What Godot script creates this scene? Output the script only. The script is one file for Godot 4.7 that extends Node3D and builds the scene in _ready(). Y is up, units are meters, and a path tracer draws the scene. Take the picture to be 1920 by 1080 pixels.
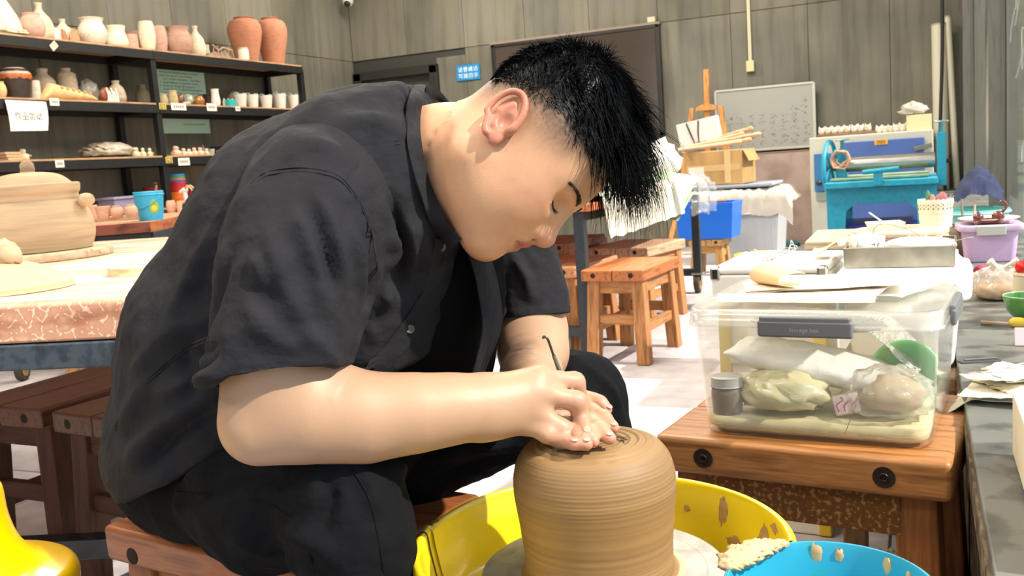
extends Node3D

const F := 1760.0
var eye := Vector3(0, 0.93, 0)
var cb := Basis.IDENTITY
var rng := RandomNumberGenerator.new()
var cache := {}
var tx := {}
var taken := {}

# ---------------------------------------------------------------- geometry collector
class G:
	var v := PackedVector3Array()
	var n := PackedVector3Array()
	var t := PackedVector2Array()
	var c := PackedColorArray()
	var col := Color.WHITE
	var xf := Transform3D.IDENTITY
	func tri(a: Vector3, b: Vector3, d: Vector3, na: Vector3, nb: Vector3, nd: Vector3, ua := Vector2.ZERO, ub := Vector2.ZERO, ud := Vector2.ZERO) -> void:
		var f := (b - a).cross(d - a)
		if f.length_squared() < 1e-20:
			return
		var fl := f.dot(na + nb + nd) > 0.0
		var pts := [a, d, b] if fl else [a, b, d]
		var nn := [na, nd, nb] if fl else [na, nb, nd]
		var uu := [ua, ud, ub] if fl else [ua, ub, ud]
		for i in 3:
			v.push_back(xf * pts[i])
			n.push_back((xf.basis * nn[i]).normalized())
			t.push_back(uu[i])
			c.push_back(col)
	func quad(a: Vector3, b: Vector3, d: Vector3, e: Vector3, out := Vector3.ZERO) -> void:
		var m := (d - a).cross(e - b).normalized()
		if out != Vector3.ZERO and m.dot(out) < 0.0:
			m = -m
		tri(a, b, d, m, m, m, Vector2(0, 1), Vector2(1, 1), Vector2(1, 0))
		tri(a, d, e, m, m, m, Vector2(0, 1), Vector2(1, 0), Vector2(0, 0))
	func grid(rows: Array, close := false, flip := false, cols: Array = []) -> void:
		var nr := rows.size()
		var nc: int = rows[0].size()
		var nm := PackedVector3Array()
		nm.resize(nr * nc)
		var last := nc if close else nc - 1
		for i in nr - 1:
			var r0: PackedVector3Array = rows[i]
			var r1: PackedVector3Array = rows[i + 1]
			for j in last:
				var k := (j + 1) % nc
				var m := (r1[k] - r0[j]).cross(r1[j] - r0[k])
				nm[i * nc + j] += m
				nm[i * nc + k] += m
				nm[i * nc + nc + j] += m
				nm[i * nc + nc + k] += m
		var s := -1.0 if flip else 1.0
		for i in nr:
			var r0: PackedVector3Array = rows[i]
			if close and r0[0].distance_squared_to(r0[nc / 2]) < 1e-12:
				var sum := Vector3.ZERO
				for j in nc:
					sum += nm[i * nc + j]
				for j in nc:
					nm[i * nc + j] = sum
			for j in nc:
				nm[i * nc + j] = (nm[i * nc + j] * s).normalized()
		var keep := col
		for i in nr - 1:
			var r0: PackedVector3Array = rows[i]
			var r1: PackedVector3Array = rows[i + 1]
			if cols.size():
				col = cols[i]
			var v0 := 1.0 - float(i) / (nr - 1)
			var v1 := 1.0 - float(i + 1) / (nr - 1)
			for j in last:
				var k := (j + 1) % nc
				var u0 := float(j) / last
				var u1 := float(j + 1) / last
				tri(r0[j], r0[k], r1[k], nm[i * nc + j], nm[i * nc + k], nm[i * nc + nc + k], Vector2(u0, v0), Vector2(u1, v0), Vector2(u1, v1))
				tri(r0[j], r1[k], r1[j], nm[i * nc + j], nm[i * nc + nc + k], nm[i * nc + nc + j], Vector2(u0, v0), Vector2(u1, v1), Vector2(u0, v1))
		col = keep
	# a box with softened edges; s is the full size
	func box(p: Vector3, s: Vector3, r := 0.004, b := Basis.IDENTITY) -> void:
		var h := s * 0.5
		r = minf(r, minf(h.x, minf(h.y, h.z)) * 0.95)
		var q := h - Vector3(r, r, r)
		for ax in 3:
			for sg in [-1.0, 1.0]:
				var a1 := (ax + 1) % 3
				var a2 := (ax + 2) % 3
				var pp := []
				var nn := []
				for i in 4:
					for j in 4:
						var o := Vector3.ZERO
						o[ax] = sg
						o[a1] = -1.0 if i == 0 else (1.0 if i == 3 else 0.0)
						o[a2] = -1.0 if j == 0 else (1.0 if j == 3 else 0.0)
						var base := Vector3.ZERO
						base[ax] = q[ax] * sg
						base[a1] = q[a1] * (-1.0 if i < 2 else 1.0)
						base[a2] = q[a2] * (-1.0 if j < 2 else 1.0)
						var nv := o.normalized()
						pp.append(p + b * (base + nv * r))
						nn.append(b * nv)
				for i in 3:
					for j in 3:
						if r < 0.0005 and (i != 1 or j != 1):
							continue
						var k := i * 4 + j
						var ua := Vector2(pp[k].x, pp[k].z)
						tri(pp[k], pp[k + 4], pp[k + 5], nn[k], nn[k + 4], nn[k + 5], ua, ua, ua)
						tri(pp[k], pp[k + 5], pp[k + 1], nn[k], nn[k + 5], nn[k + 1], ua, ua, ua)
	func lathe(prof: PackedVector2Array, seg := 32, at := Transform3D.IDENTITY, cols: Array = []) -> void:
		var rows := []
		for p in prof:
			var row := PackedVector3Array()
			for j in seg:
				var a := TAU * j / seg
				row.push_back(at * Vector3(p.x * cos(a), p.y, p.x * sin(a)))
			rows.append(row)
		grid(rows, true, true, cols)
	func tube(pts: PackedVector3Array, radii, sides := 8, flat := 1.0, caps := true) -> void:
		var np := pts.size()
		var rows := []
		var tn := (pts[1] - pts[0]).normalized()
		var nv := tn.cross(Vector3.UP if absf(tn.y) < 0.9 else Vector3.RIGHT).normalized()
		for i in np:
			var t2 := (pts[mini(i + 1, np - 1)] - pts[maxi(i - 1, 0)]).normalized()
			if t2 != Vector3.ZERO:
				tn = t2
			nv = (nv - tn * nv.dot(tn)).normalized()
			var bv := tn.cross(nv)
			var r: float = radii[i] if radii is Array or radii is PackedFloat32Array else float(radii)
			var row := PackedVector3Array()
			for j in sides:
				var a := TAU * j / sides
				row.push_back(pts[i] + nv * (cos(a) * r) + bv * (sin(a) * r * flat))
			rows.append(row)
		if caps:
			for e in [0, 1]:
				var pt := pts[0] if e == 0 else pts[np - 1]
				var z := PackedVector3Array()
				for j in sides:
					z.push_back(pt)
				if e == 0:
					rows.push_front(rows[0].duplicate())
					rows.push_front(z)
				else:
					rows.push_back(rows[rows.size() - 1].duplicate())
					rows.push_back(z)
		grid(rows, true, false)
	func rod(a: Vector3, b: Vector3, r: float, r2 := -1.0, sides := 10) -> void:
		tube(PackedVector3Array([a, b]), [r, r if r2 < 0.0 else r2], sides)
	func bar(a: Vector3, b: Vector3, w: float, h: float, r := 0.003, up := Vector3.UP) -> void:
		var d := (b - a)
		var z := d.normalized()
		if absf(z.dot(up)) > 0.98:
			up = Vector3.RIGHT
		var x := up.cross(z).normalized()
		var y := z.cross(x)
		box((a + b) * 0.5, Vector3(w, h, d.length()), r, Basis(x, y, z))
	func ell(p: Vector3, r: Vector3, seg := 20, b := Basis.IDENTITY) -> void:
		var prof := PackedVector2Array()
		var m := seg / 2
		for i in m + 1:
			var a := -PI / 2 + PI * i / m
			prof.push_back(Vector2(0.0 if i == 0 or i == m else cos(a), sin(a)))
		lathe(prof, seg, Transform3D(b * Basis.from_scale(r), p))
	func blob(p: Vector3, r: Vector3, amp := 0.15, freq := 2.0, sd := 1, seg := 24, b := Basis.IDENTITY, flat_bottom := false, ridged := false) -> void:
		var ns := FastNoiseLite.new()
		ns.seed = sd
		ns.frequency = 1.0
		ns.noise_type = FastNoiseLite.TYPE_SIMPLEX_SMOOTH
		ns.fractal_octaves = 3
		if ridged:
			ns.fractal_type = FastNoiseLite.FRACTAL_RIDGED
		var rows := []
		var m := seg / 2
		for i in m + 1:
			var a := -PI / 2 + PI * i / m
			var row := PackedVector3Array()
			for j in seg:
				var g := TAU * j / seg
				var ca := 0.0 if i == 0 or i == m else cos(a)
				var d := Vector3(ca * cos(g), sin(a), ca * sin(g))
				var k := 1.0 + amp * ns.get_noise_3dv(d * freq)
				var q := d * k * r
				if flat_bottom:
					q.y = maxf(q.y, -r.y * 0.55)
				row.push_back(p + b * q)
			rows.append(row)
		grid(rows, true, true)
	func prism(poly: PackedVector2Array, depth: float, at := Transform3D.IDENTITY) -> void:
		var ix := Geometry2D.triangulate_polygon(poly)
		var h := depth * 0.5
		for s in [-1.0, 1.0]:
			var nn: Vector3 = at.basis * Vector3(0, 0, s)
			for i in range(0, ix.size(), 3):
				var a := poly[ix[i]]
				var b := poly[ix[i + 1]]
				var d := poly[ix[i + 2]]
				tri(at * Vector3(a.x, a.y, h * s), at * Vector3(b.x, b.y, h * s), at * Vector3(d.x, d.y, h * s), nn, nn, nn, a, b, d)
		var cw := Geometry2D.is_polygon_clockwise(poly)
		for i in poly.size():
			var a := poly[i]
			var b := poly[(i + 1) % poly.size()]
			var e := (b - a).normalized()
			var o := Vector3(e.y, -e.x, 0) * (-1.0 if cw else 1.0)
			var m: Vector3 = at.basis * o
			var pa: Vector3 = at * Vector3(a.x, a.y, -h)
			var pb: Vector3 = at * Vector3(b.x, b.y, -h)
			var pc: Vector3 = at * Vector3(b.x, b.y, h)
			var pd: Vector3 = at * Vector3(a.x, a.y, h)
			tri(pa, pb, pc, m, m, m)
			tri(pa, pc, pd, m, m, m)
	# a sheet with thickness from a grid of points
	func sheet(rows: Array, th := 0.001) -> void:
		var off := []
		var nr := rows.size()
		var nc: int = rows[0].size()
		for i in nr:
			var row := PackedVector3Array()
			for j in nc:
				var du: Vector3 = rows[i][mini(j + 1, nc - 1)] - rows[i][maxi(j - 1, 0)]
				var dv: Vector3 = rows[mini(i + 1, nr - 1)][j] - rows[maxi(i - 1, 0)][j]
				row.push_back(rows[i][j] - du.cross(dv).normalized() * th)
			off.append(row)
		grid(rows, false, false)
		grid(off, false, true)
		for i in nr - 1:
			quad(rows[i][0], rows[i + 1][0], off[i + 1][0], off[i][0])
			quad(rows[i][nc - 1], rows[i + 1][nc - 1], off[i + 1][nc - 1], off[i][nc - 1])
		for j in nc - 1:
			quad(rows[0][j], rows[0][j + 1], off[0][j + 1], off[0][j])
			quad(rows[nr - 1][j], rows[nr - 1][j + 1], off[nr - 1][j + 1], off[nr - 1][j])
	func mesh() -> ArrayMesh:
		var a := []
		a.resize(Mesh.ARRAY_MAX)
		a[Mesh.ARRAY_VERTEX] = v
		a[Mesh.ARRAY_NORMAL] = n
		a[Mesh.ARRAY_TEX_UV] = t
		a[Mesh.ARRAY_COLOR] = c
		var m := ArrayMesh.new()
		m.add_surface_from_arrays(Mesh.PRIMITIVE_TRIANGLES, a)
		return m

# ---------------------------------------------------------------- where a pixel of the 1920x1080 frame lies in the room
func ray(x: float, y: float) -> Vector3:
	return cb * Vector3((x - 960.0) / F, -(y - 540.0) / F, -1.0)
func P(x: float, y: float, d: float) -> Vector3:
	return eye + ray(x, y) * d
func onY(x: float, y: float, h: float) -> Vector3:
	var r := ray(x, y)
	return eye + r * ((h - eye.y) / r.y)
func onZ(x: float, y: float, z: float) -> Vector3:
	var r := ray(x, y)
	return eye + r * (z / r.z)
func onX(x: float, y: float, w: float) -> Vector3:
	var r := ray(x, y)
	return eye + r * (w / r.x)
func depth(p: Vector3) -> float:
	return -(cb.inverse() * (p - eye)).z

# ---------------------------------------------------------------- naming
func numbered(called: String) -> String:
	if not taken.has(called):
		taken[called] = 0
		return called
	taken[called] += 1
	return "%s_%03d" % [called, taken[called]]
func thing(called: String, label: String, category: String, at := Vector3.ZERO, turn := 0.0, group := "") -> Node3D:
	var o := Node3D.new()
	o.name = numbered(called)
	add_child(o, true)
	o.position = at
	o.rotation.y = turn
	tag(o, label, category, group)
	return o
func tag(o: Node, label: String, category: String, group := "") -> void:
	o.set_meta("label", label)
	o.set_meta("category", category)
	if group != "":
		o.set_meta("group", group)
func part(called: String, g, m: Material, parent: Node = null, label := "") -> MeshInstance3D:
	var o := MeshInstance3D.new()
	o.name = called
	o.mesh = g.mesh() if g is G else g
	o.material_override = m
	if parent == null:
		o.name = numbered(called)
		add_child(o, true)
	else:
		parent.add_child(o, true)
	if label != "":
		o.set_meta("label", label)
	return o
func solo(called: String, g, m: Material, label: String, category: String, group := "") -> MeshInstance3D:
	var o := part(called, g, m)
	tag(o, label, category, group)
	return o
func struct(called: String, g, m: Material, label := "") -> MeshInstance3D:
	var o := MeshInstance3D.new()
	o.name = called
	o.mesh = g.mesh() if g is G else g
	o.material_override = m
	add_child(o, true)
	o.set_meta("kind", "structure")
	if label != "":
		o.set_meta("label", label)
	return o
func boxg(p: Vector3, s: Vector3, r := 0.004, b := Basis.IDENTITY) -> G:
	var g := G.new()
	g.box(p, s, r, b)
	return g

# ---------------------------------------------------------------- materials
func M(c: Color, rough := 0.6, o := {}) -> StandardMaterial3D:
	var key := [c, rough, o].hash()
	if cache.has(key):
		return cache[key]
	var m := StandardMaterial3D.new()
	m.albedo_color = c
	m.roughness = rough
	m.metallic = o.get("metal", 0.0)
	m.metallic_specular = o.get("spec", 0.5)
	if o.has("tex"):
		m.albedo_texture = o.tex
	if o.has("bump"):
		m.heightmap_enabled = true
		m.heightmap_texture = o.bump
		m.heightmap_scale = o.get("bs", 0.2)
	if o.has("rtex"):
		m.roughness_texture = o.rtex
	if o.has("scale"):
		m.uv1_triplanar = true
		m.uv1_scale = o.scale
		m.uv1_world_triplanar = o.get("world", false)
	if o.has("vc"):
		m.vertex_color_use_as_albedo = true
	if o.has("detail"):
		m.detail_enabled = true
		m.detail_albedo = o.detail
		m.detail_blend_mode = BaseMaterial3D.BLEND_MODE_MUL
		m.uv2_triplanar = true
		m.uv2_scale = o.get("dscale", Vector3.ONE)
		m.detail_uv_layer = BaseMaterial3D.DETAIL_UV_2
	if o.has("coat"):
		m.clearcoat_enabled = true
		m.clearcoat = o.coat
		m.clearcoat_roughness = o.get("coatr", 0.1)
	if o.has("rim"):
		m.rim_enabled = true
		m.rim = o.rim
		m.rim_tint = 0.5
	if o.has("sss"):
		m.subsurf_scatter_enabled = true
		m.subsurf_scatter_strength = o.sss
	if o.has("back"):
		m.backlight_enabled = true
		m.backlight = o.back
	if o.has("glass"):
		m.transparency = BaseMaterial3D.TRANSPARENCY_ALPHA
		m.albedo_color.a = o.glass
	if o.has("emit"):
		m.emission_enabled = true
		m.emission = o.emit
		m.emission_energy_multiplier = o.get("power", 1.0)
	cache[key] = m
	return m
# seamless noise texture through a colour ramp; stops: [offset, Color, ...]
func nz(freq: float, stops: Array, type := 3, oct := 4, sd := 1, size := 512, ret := -1) -> NoiseTexture2D:
	var key := [freq, stops, type, oct, sd, size, ret].hash()
	if tx.has(key):
		return tx[key]
	var f := FastNoiseLite.new()
	f.noise_type = type
	f.frequency = freq
	f.seed = sd
	f.fractal_octaves = oct
	if oct <= 1:
		f.fractal_type = FastNoiseLite.FRACTAL_NONE
	if ret >= 0:
		f.cellular_return_type = ret
	var t := NoiseTexture2D.new()
	t.width = size
	t.height = size
	t.seamless = true
	var gr := Gradient.new()
	var off := PackedFloat32Array()
	var cs := PackedColorArray()
	for i in range(0, stops.size(), 2):
		off.push_back(stops[i])
		cs.push_back(stops[i + 1])
	gr.offsets = off
	gr.colors = cs
	t.color_ramp = gr
	t.noise = f
	tx[key] = t
	return t
func gy(x: float) -> Color:
	return Color(x, x, x)
func hx(s: String) -> Color:
	return Color(s)
func metal_frame(c := Color(0.09, 0.095, 0.10)) -> StandardMaterial3D:
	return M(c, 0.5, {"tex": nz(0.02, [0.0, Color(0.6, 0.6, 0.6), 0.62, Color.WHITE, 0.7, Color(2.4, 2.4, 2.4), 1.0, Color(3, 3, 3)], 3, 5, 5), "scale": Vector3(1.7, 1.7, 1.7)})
# wood whose grain runs along one axis of the piece
func wood(c: Color, ax := 0, rough := 0.55, sd := 3) -> StandardMaterial3D:
	var s := Vector3(9, 9, 9)
	s[ax] = 0.9
	return M(c, rough, {"tex": nz(0.012, [0.0, Color(0.62, 0.55, 0.5), 0.35, Color(0.86, 0.83, 0.8), 0.55, Color(1.0, 1.0, 1.0), 0.75, Color(0.9, 0.86, 0.82), 1.0, Color(1.12, 1.12, 1.12)], 3, 5, sd), "scale": s, "bump": nz(0.012, [0.0, gy(0), 1.0, gy(1)], 3, 5, sd), "bs": 0.08})

# ---------------------------------------------------------------- smooth bodies: joined distances to tapered capsules and ellipsoids, meshed as surface nets
class SDF:
	var a := PackedVector3Array()
	var b := PackedVector3Array()
	var ra := PackedFloat32Array()
	var rb := PackedFloat32Array()
	var kk := PackedFloat32Array()
	var kind := PackedInt32Array()
	var inv: Array[Transform3D] = []
	var lo := Vector3(1e9, 1e9, 1e9)
	var hi := Vector3(-1e9, -1e9, -1e9)
	var cut_p := Vector3.ZERO
	var cut_n := Vector3.ZERO
	var cut2_p := Vector3.ZERO
	var cut2_n := Vector3.ZERO
	var xf := Transform3D.IDENTITY     # local frame in which primitives are given
	var sym := false                   # mirror across local x, except for primitives marked lone
	var lone := PackedByteArray()
	var side := 1.0
	var val := PackedFloat32Array()
	var cells := PackedInt32Array()
	var h := 0.005
	var nx := 0
	var ny := 0
	var nzc := 0
	func grow(p: Vector3, r: float) -> void:
		for s in ([-1.0, 1.0] if sym else [1.0]):
			var q := xf * Vector3(p.x * s, p.y, p.z)
			lo = lo.min(q - Vector3(r, r, r))
			hi = hi.max(q + Vector3(r, r, r))
	func cap(p: Vector3, q: Vector3, r0: float, r1: float, k := 0.01, sub := false) -> void:
		a.push_back(p)
		b.push_back(q)
		ra.push_back(r0)
		rb.push_back(r1)
		kk.push_back(k)
		kind.push_back(2 if sub else 0)
		lone.push_back(0)
		inv.push_back(Transform3D.IDENTITY)
		if not sub:
			grow(p, r0)
			grow(q, r1)
	func chain(pts: Array, rs: Array, k := 0.01) -> void:
		for i in pts.size() - 1:
			cap(pts[i], pts[i + 1], rs[i], rs[i + 1], k)
	func ell(p: Vector3, r: Vector3, k := 0.01, bs := Basis.IDENTITY, sub := false) -> void:
		a.push_back(p)
		b.push_back(r)
		ra.push_back(maxf(r.x, maxf(r.y, r.z)))
		rb.push_back(minf(r.x, minf(r.y, r.z)))
		kk.push_back(k)
		kind.push_back(3 if sub else 1)
		lone.push_back(0)
		inv.push_back(Transform3D(bs, p).affine_inverse())
		if not sub:
			grow(p, ra[ra.size() - 1])
	func one(i: int, p: Vector3) -> float:
		if lone[i] == 1:
			p.x *= side
		if kind[i] == 0 or kind[i] == 2:
			var ab := b[i] - a[i]
			var ap := p - a[i]
			var t := clampf(ap.dot(ab) / maxf(ab.length_squared(), 1e-12), 0.0, 1.0)
			return (ap - ab * t).length() - lerpf(ra[i], rb[i], t)
		var q := inv[i] * p
		var u := q / b[i]
		var k0 := u.length()
		if k0 < 1e-6:
			return -rb[i]
		var k1 := (u / b[i]).length()
		return k0 * (k0 - 1.0) / k1
	func at(p: Vector3, ids: PackedInt32Array) -> float:
		var d := 1e3
		for i in ids:
			var e := one(i, p)
			var k := kk[i]
			if kind[i] < 2:
				var m := maxf(k - absf(d - e), 0.0) / k
				d = minf(d, e) - m * m * k * 0.25
			else:
				var m := maxf(k - absf(d + e), 0.0) / k
				d = maxf(d, -e) + m * m * k * 0.25
		return d
	func loc(w: Vector3) -> Vector3:
		var p := xf.affine_inverse() * w
		if sym:
			p.x = absf(p.x)
		return p
	func rec(x: int, y: int, z: int, s: int, ids: PackedInt32Array, iv: Transform3D) -> void:
		if x >= nx or y >= ny or z >= nzc:
			return
		var half := s * h * 0.5
		var p := iv * (lo + Vector3(x, y, z) * h + Vector3(half, half, half))
		if sym:
			side = -1.0 if p.x < 0.0 else 1.0
			p.x = absf(p.x)
		var rad := half * 1.7321
		var keep := PackedInt32Array()
		for i in ids:
			if lone[i] == 1 or one(i, p) < rad * (1.15 if kind[i] % 2 == 0 else 1.9) + kk[i] + h:
				keep.push_back(i)
		if keep.is_empty():
			return
		var d := at(p, keep)
		if absf(d) > rad * 1.9 + h:
			return
		if s > 2:
			var q := s / 2
			for c in 8:
				rec(x + (c & 1) * q, y + ((c >> 1) & 1) * q, z + (c >> 2) * q, q, keep, iv)
			return
		var sx := nx + 1
		var sy := ny + 1
		for k in 3:
			for j in 3:
				for i in 3:
					var n := (x + i) + sx * ((y + j) + sy * (z + k))
					if x + i <= nx and y + j <= ny and z + k <= nzc and val[n] > 9.0:
						var w := lo + Vector3(x + i, y + j, z + k) * h
						var l := iv * w
						if sym:
							side = -1.0 if l.x < 0.0 else 1.0
							l.x = absf(l.x)
						var e := at(l, keep)
						if cut_n != Vector3.ZERO:
							e = maxf(e, (w - cut_p).dot(cut_n))
							e = maxf(e, (w - cut2_p).dot(cut2_n))
						val[n] = e
		for c in 8:
			if x + (c & 1) < nx and y + ((c >> 1) & 1) < ny and z + (c >> 2) < nzc:
				cells.push_back(x + (c & 1))
				cells.push_back(y + ((c >> 1) & 1))
				cells.push_back(z + (c >> 2))
	# gives [vertices, indices]
	func mesh(cell: float) -> Array:
		h = cell
		lo -= Vector3(1, 1, 1) * cell * 3.0
		hi += Vector3(1, 1, 1) * cell * 3.0
		nx = int((hi.x - lo.x) / h) + 1
		ny = int((hi.y - lo.y) / h) + 1
		nzc = int((hi.z - lo.z) / h) + 1
		val.resize((nx + 1) * (ny + 1) * (nzc + 1))
		val.fill(10.0)
		var ids := PackedInt32Array(range(a.size()))
		var iv := xf.affine_inverse()
		var bs := 16
		for z in range(0, nzc, bs):
			for y in range(0, ny, bs):
				for x in range(0, nx, bs):
					rec(x, y, z, bs, ids, iv)
		var sx := nx + 1
		var sy := ny + 1
		var vi := {}
		var vs := PackedVector3Array()
		var off := PackedInt32Array()
		for c in 8:
			off.push_back((c & 1) + sx * (((c >> 1) & 1) + sy * (c >> 2)))
		var edges := PackedInt32Array([0, 1, 2, 3, 4, 5, 6, 7, 0, 2, 1, 3, 4, 6, 5, 7, 0, 4, 1, 5, 2, 6, 3, 7])
		for q in range(0, cells.size(), 3):
			var n := cells[q] + sx * (cells[q + 1] + sy * cells[q + 2])
			var mask := 0
			for c in 8:
				if val[n + off[c]] < 0.0:
					mask |= 1 << c
			if mask == 0 or mask == 255:
				continue
			var sum := Vector3.ZERO
			var m := 0
			for e in range(0, 24, 2):
				var c0 := edges[e]
				var c1 := edges[e + 1]
				if ((mask >> c0) & 1) != ((mask >> c1) & 1):
					var v0 := val[n + off[c0]]
					var t := v0 / (v0 - val[n + off[c1]])
					var p0 := Vector3(c0 & 1, (c0 >> 1) & 1, c0 >> 2)
					var p1 := Vector3(c1 & 1, (c1 >> 1) & 1, c1 >> 2)
					sum += p0.lerp(p1, t)
					m += 1
			vi[n] = vs.size()
			vs.push_back(lo + (Vector3(cells[q], cells[q + 1], cells[q + 2]) + sum / m) * h)
		var ix := PackedInt32Array()
		var st := [1, sx, sx * sy]
		for n in vi:
			for ax in 3:
				var s0 := val[n] < 0.0
				if s0 == (val[n + st[ax]] < 0.0):
					continue
				var u: int = st[(ax + 1) % 3]
				var w: int = st[(ax + 2) % 3]
				if not (vi.has(n - u) and vi.has(n - w) and vi.has(n - u - w)):
					continue
				var i0: int = vi[n]
				var i1: int = vi[n - u]
				var i2: int = vi[n - u - w]
				var i3: int = vi[n - w]
				if s0:
					ix.append_array([i0, i2, i1, i0, i3, i2])
				else:
					ix.append_array([i0, i1, i2, i0, i2, i3])
		return [vs, ix]

# an indexed skin: vertices, triangles and a colour per vertex, joined from several grids
class Hide:
	var v := PackedVector3Array()
	var c := PackedColorArray()
	var ix := PackedInt32Array()
	var nr := PackedVector3Array()
	func add(m: Array, col := Color.WHITE) -> void:
		var o := v.size()
		v.append_array(m[0])
		for q in m[0].size():
			c.push_back(col)
		for q in m[1]:
			ix.push_back(q + o)
	# a closed or open grid of rows, as G.grid takes
	func add_grid(rows: Array, close: bool, flip := false) -> void:
		var o := v.size()
		var nc: int = rows[0].size()
		for r in rows:
			v.append_array(r)
			for q in nc:
				c.push_back(Color.WHITE)
		for i in rows.size() - 1:
			for j in (nc if close else nc - 1):
				var k := (j + 1) % nc
				var q := [o + i * nc + j, o + i * nc + k, o + (i + 1) * nc + k, o + (i + 1) * nc + j]
				if flip:
					ix.append_array([q[0], q[1], q[2], q[0], q[2], q[3]])
				else:
					ix.append_array([q[0], q[2], q[1], q[0], q[3], q[2]])
	func normals() -> void:
		nr.resize(v.size())
		nr.fill(Vector3.ZERO)
		for q in range(0, ix.size(), 3):
			var f := (v[ix[q + 2]] - v[ix[q]]).cross(v[ix[q + 1]] - v[ix[q]])
			nr[ix[q]] += f
			nr[ix[q + 1]] += f
			nr[ix[q + 2]] += f
		for q in nr.size():
			nr[q] = nr[q].normalized()
	func relax(n: int, amount := 0.5) -> void:
		for r in n:
			var s := PackedVector3Array()
			s.resize(v.size())
			var cnt := PackedFloat32Array()
			cnt.resize(v.size())
			for q in range(0, ix.size(), 3):
				for e in 3:
					var i := ix[q + e]
					var j := ix[q + (e + 1) % 3]
					s[i] += v[j]
					cnt[i] += 1.0
			for i in v.size():
				if cnt[i] > 0.0:
					v[i] = v[i].lerp(s[i] / cnt[i], amount)
	func mesh() -> ArrayMesh:
		var ar := []
		ar.resize(Mesh.ARRAY_MAX)
		ar[Mesh.ARRAY_VERTEX] = v
		ar[Mesh.ARRAY_NORMAL] = nr
		ar[Mesh.ARRAY_COLOR] = c
		ar[Mesh.ARRAY_INDEX] = ix
		var m := ArrayMesh.new()
		m.add_surface_from_arrays(Mesh.PRIMITIVE_TRIANGLES, ar)
		return m

func _ready() -> void:
	# camera
	cb = Basis(Vector3.UP, deg_to_rad(23.7)) * Basis(Vector3.RIGHT, deg_to_rad(-7.6)) * Basis(Vector3.BACK, deg_to_rad(-4.1))
	var cam := Camera3D.new()
	cam.name = "camera"
	cam.fov = rad_to_deg(2.0 * atan(540.0 / F))
	cam.near = 0.05
	cam.far = 200.0
	cam.transform = Transform3D(cb, eye)
	cam.current = true
	var ca := CameraAttributesPhysical.new()
	ca.frustum_focal_length = 12.0 * F / 540.0
	ca.frustum_focus_distance = 1.2
	ca.exposure_aperture = 18.0
	ca.frustum_near = 0.05
	ca.frustum_far = 200.0
	cam.attributes = ca
	add_child(cam)
	# sky and exposure
	var we := WorldEnvironment.new()
	we.name = "world_environment"
	var env := Environment.new()
	var sky := Sky.new()
	var sm := ProceduralSkyMaterial.new()
	sm.sky_top_color = Color(0.62, 0.74, 0.88)
	sm.sky_horizon_color = Color(0.93, 0.94, 0.93)
	sm.ground_horizon_color = Color(0.8, 0.82, 0.78)
	sm.ground_bottom_color = Color(0.45, 0.46, 0.42)
	sm.sky_energy_multiplier = 1.25
	sky.sky_material = sm
	env.background_mode = Environment.BG_SKY
	env.sky = sky
	env.tonemap_mode = Environment.TONE_MAPPER_LINEAR
	env.tonemap_exposure = 1.24
	env.sdfgi_enabled = true
	env.ssao_enabled = true
	env.ssil_enabled = true
	we.environment = env
	add_child(we)
	# sun through the window wall on the right
	var sun := DirectionalLight3D.new()
	sun.name = "sun"
	sun.light_energy = 2.0
	sun.light_color = Color(1.0, 0.96, 0.9)
	sun.light_angular_distance = 1.2
	sun.shadow_enabled = true
	sun.sky_mode = DirectionalLight3D.SKY_MODE_LIGHT_ONLY
	add_child(sun)
	sun.look_at_from_position(Vector3(8.0, 7.6, 0.6), Vector3.ZERO)
	rng.seed = 7
	build_setting()
	build_left()
	build_back()
	build_right()
	build_front()
	build_person()

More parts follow.
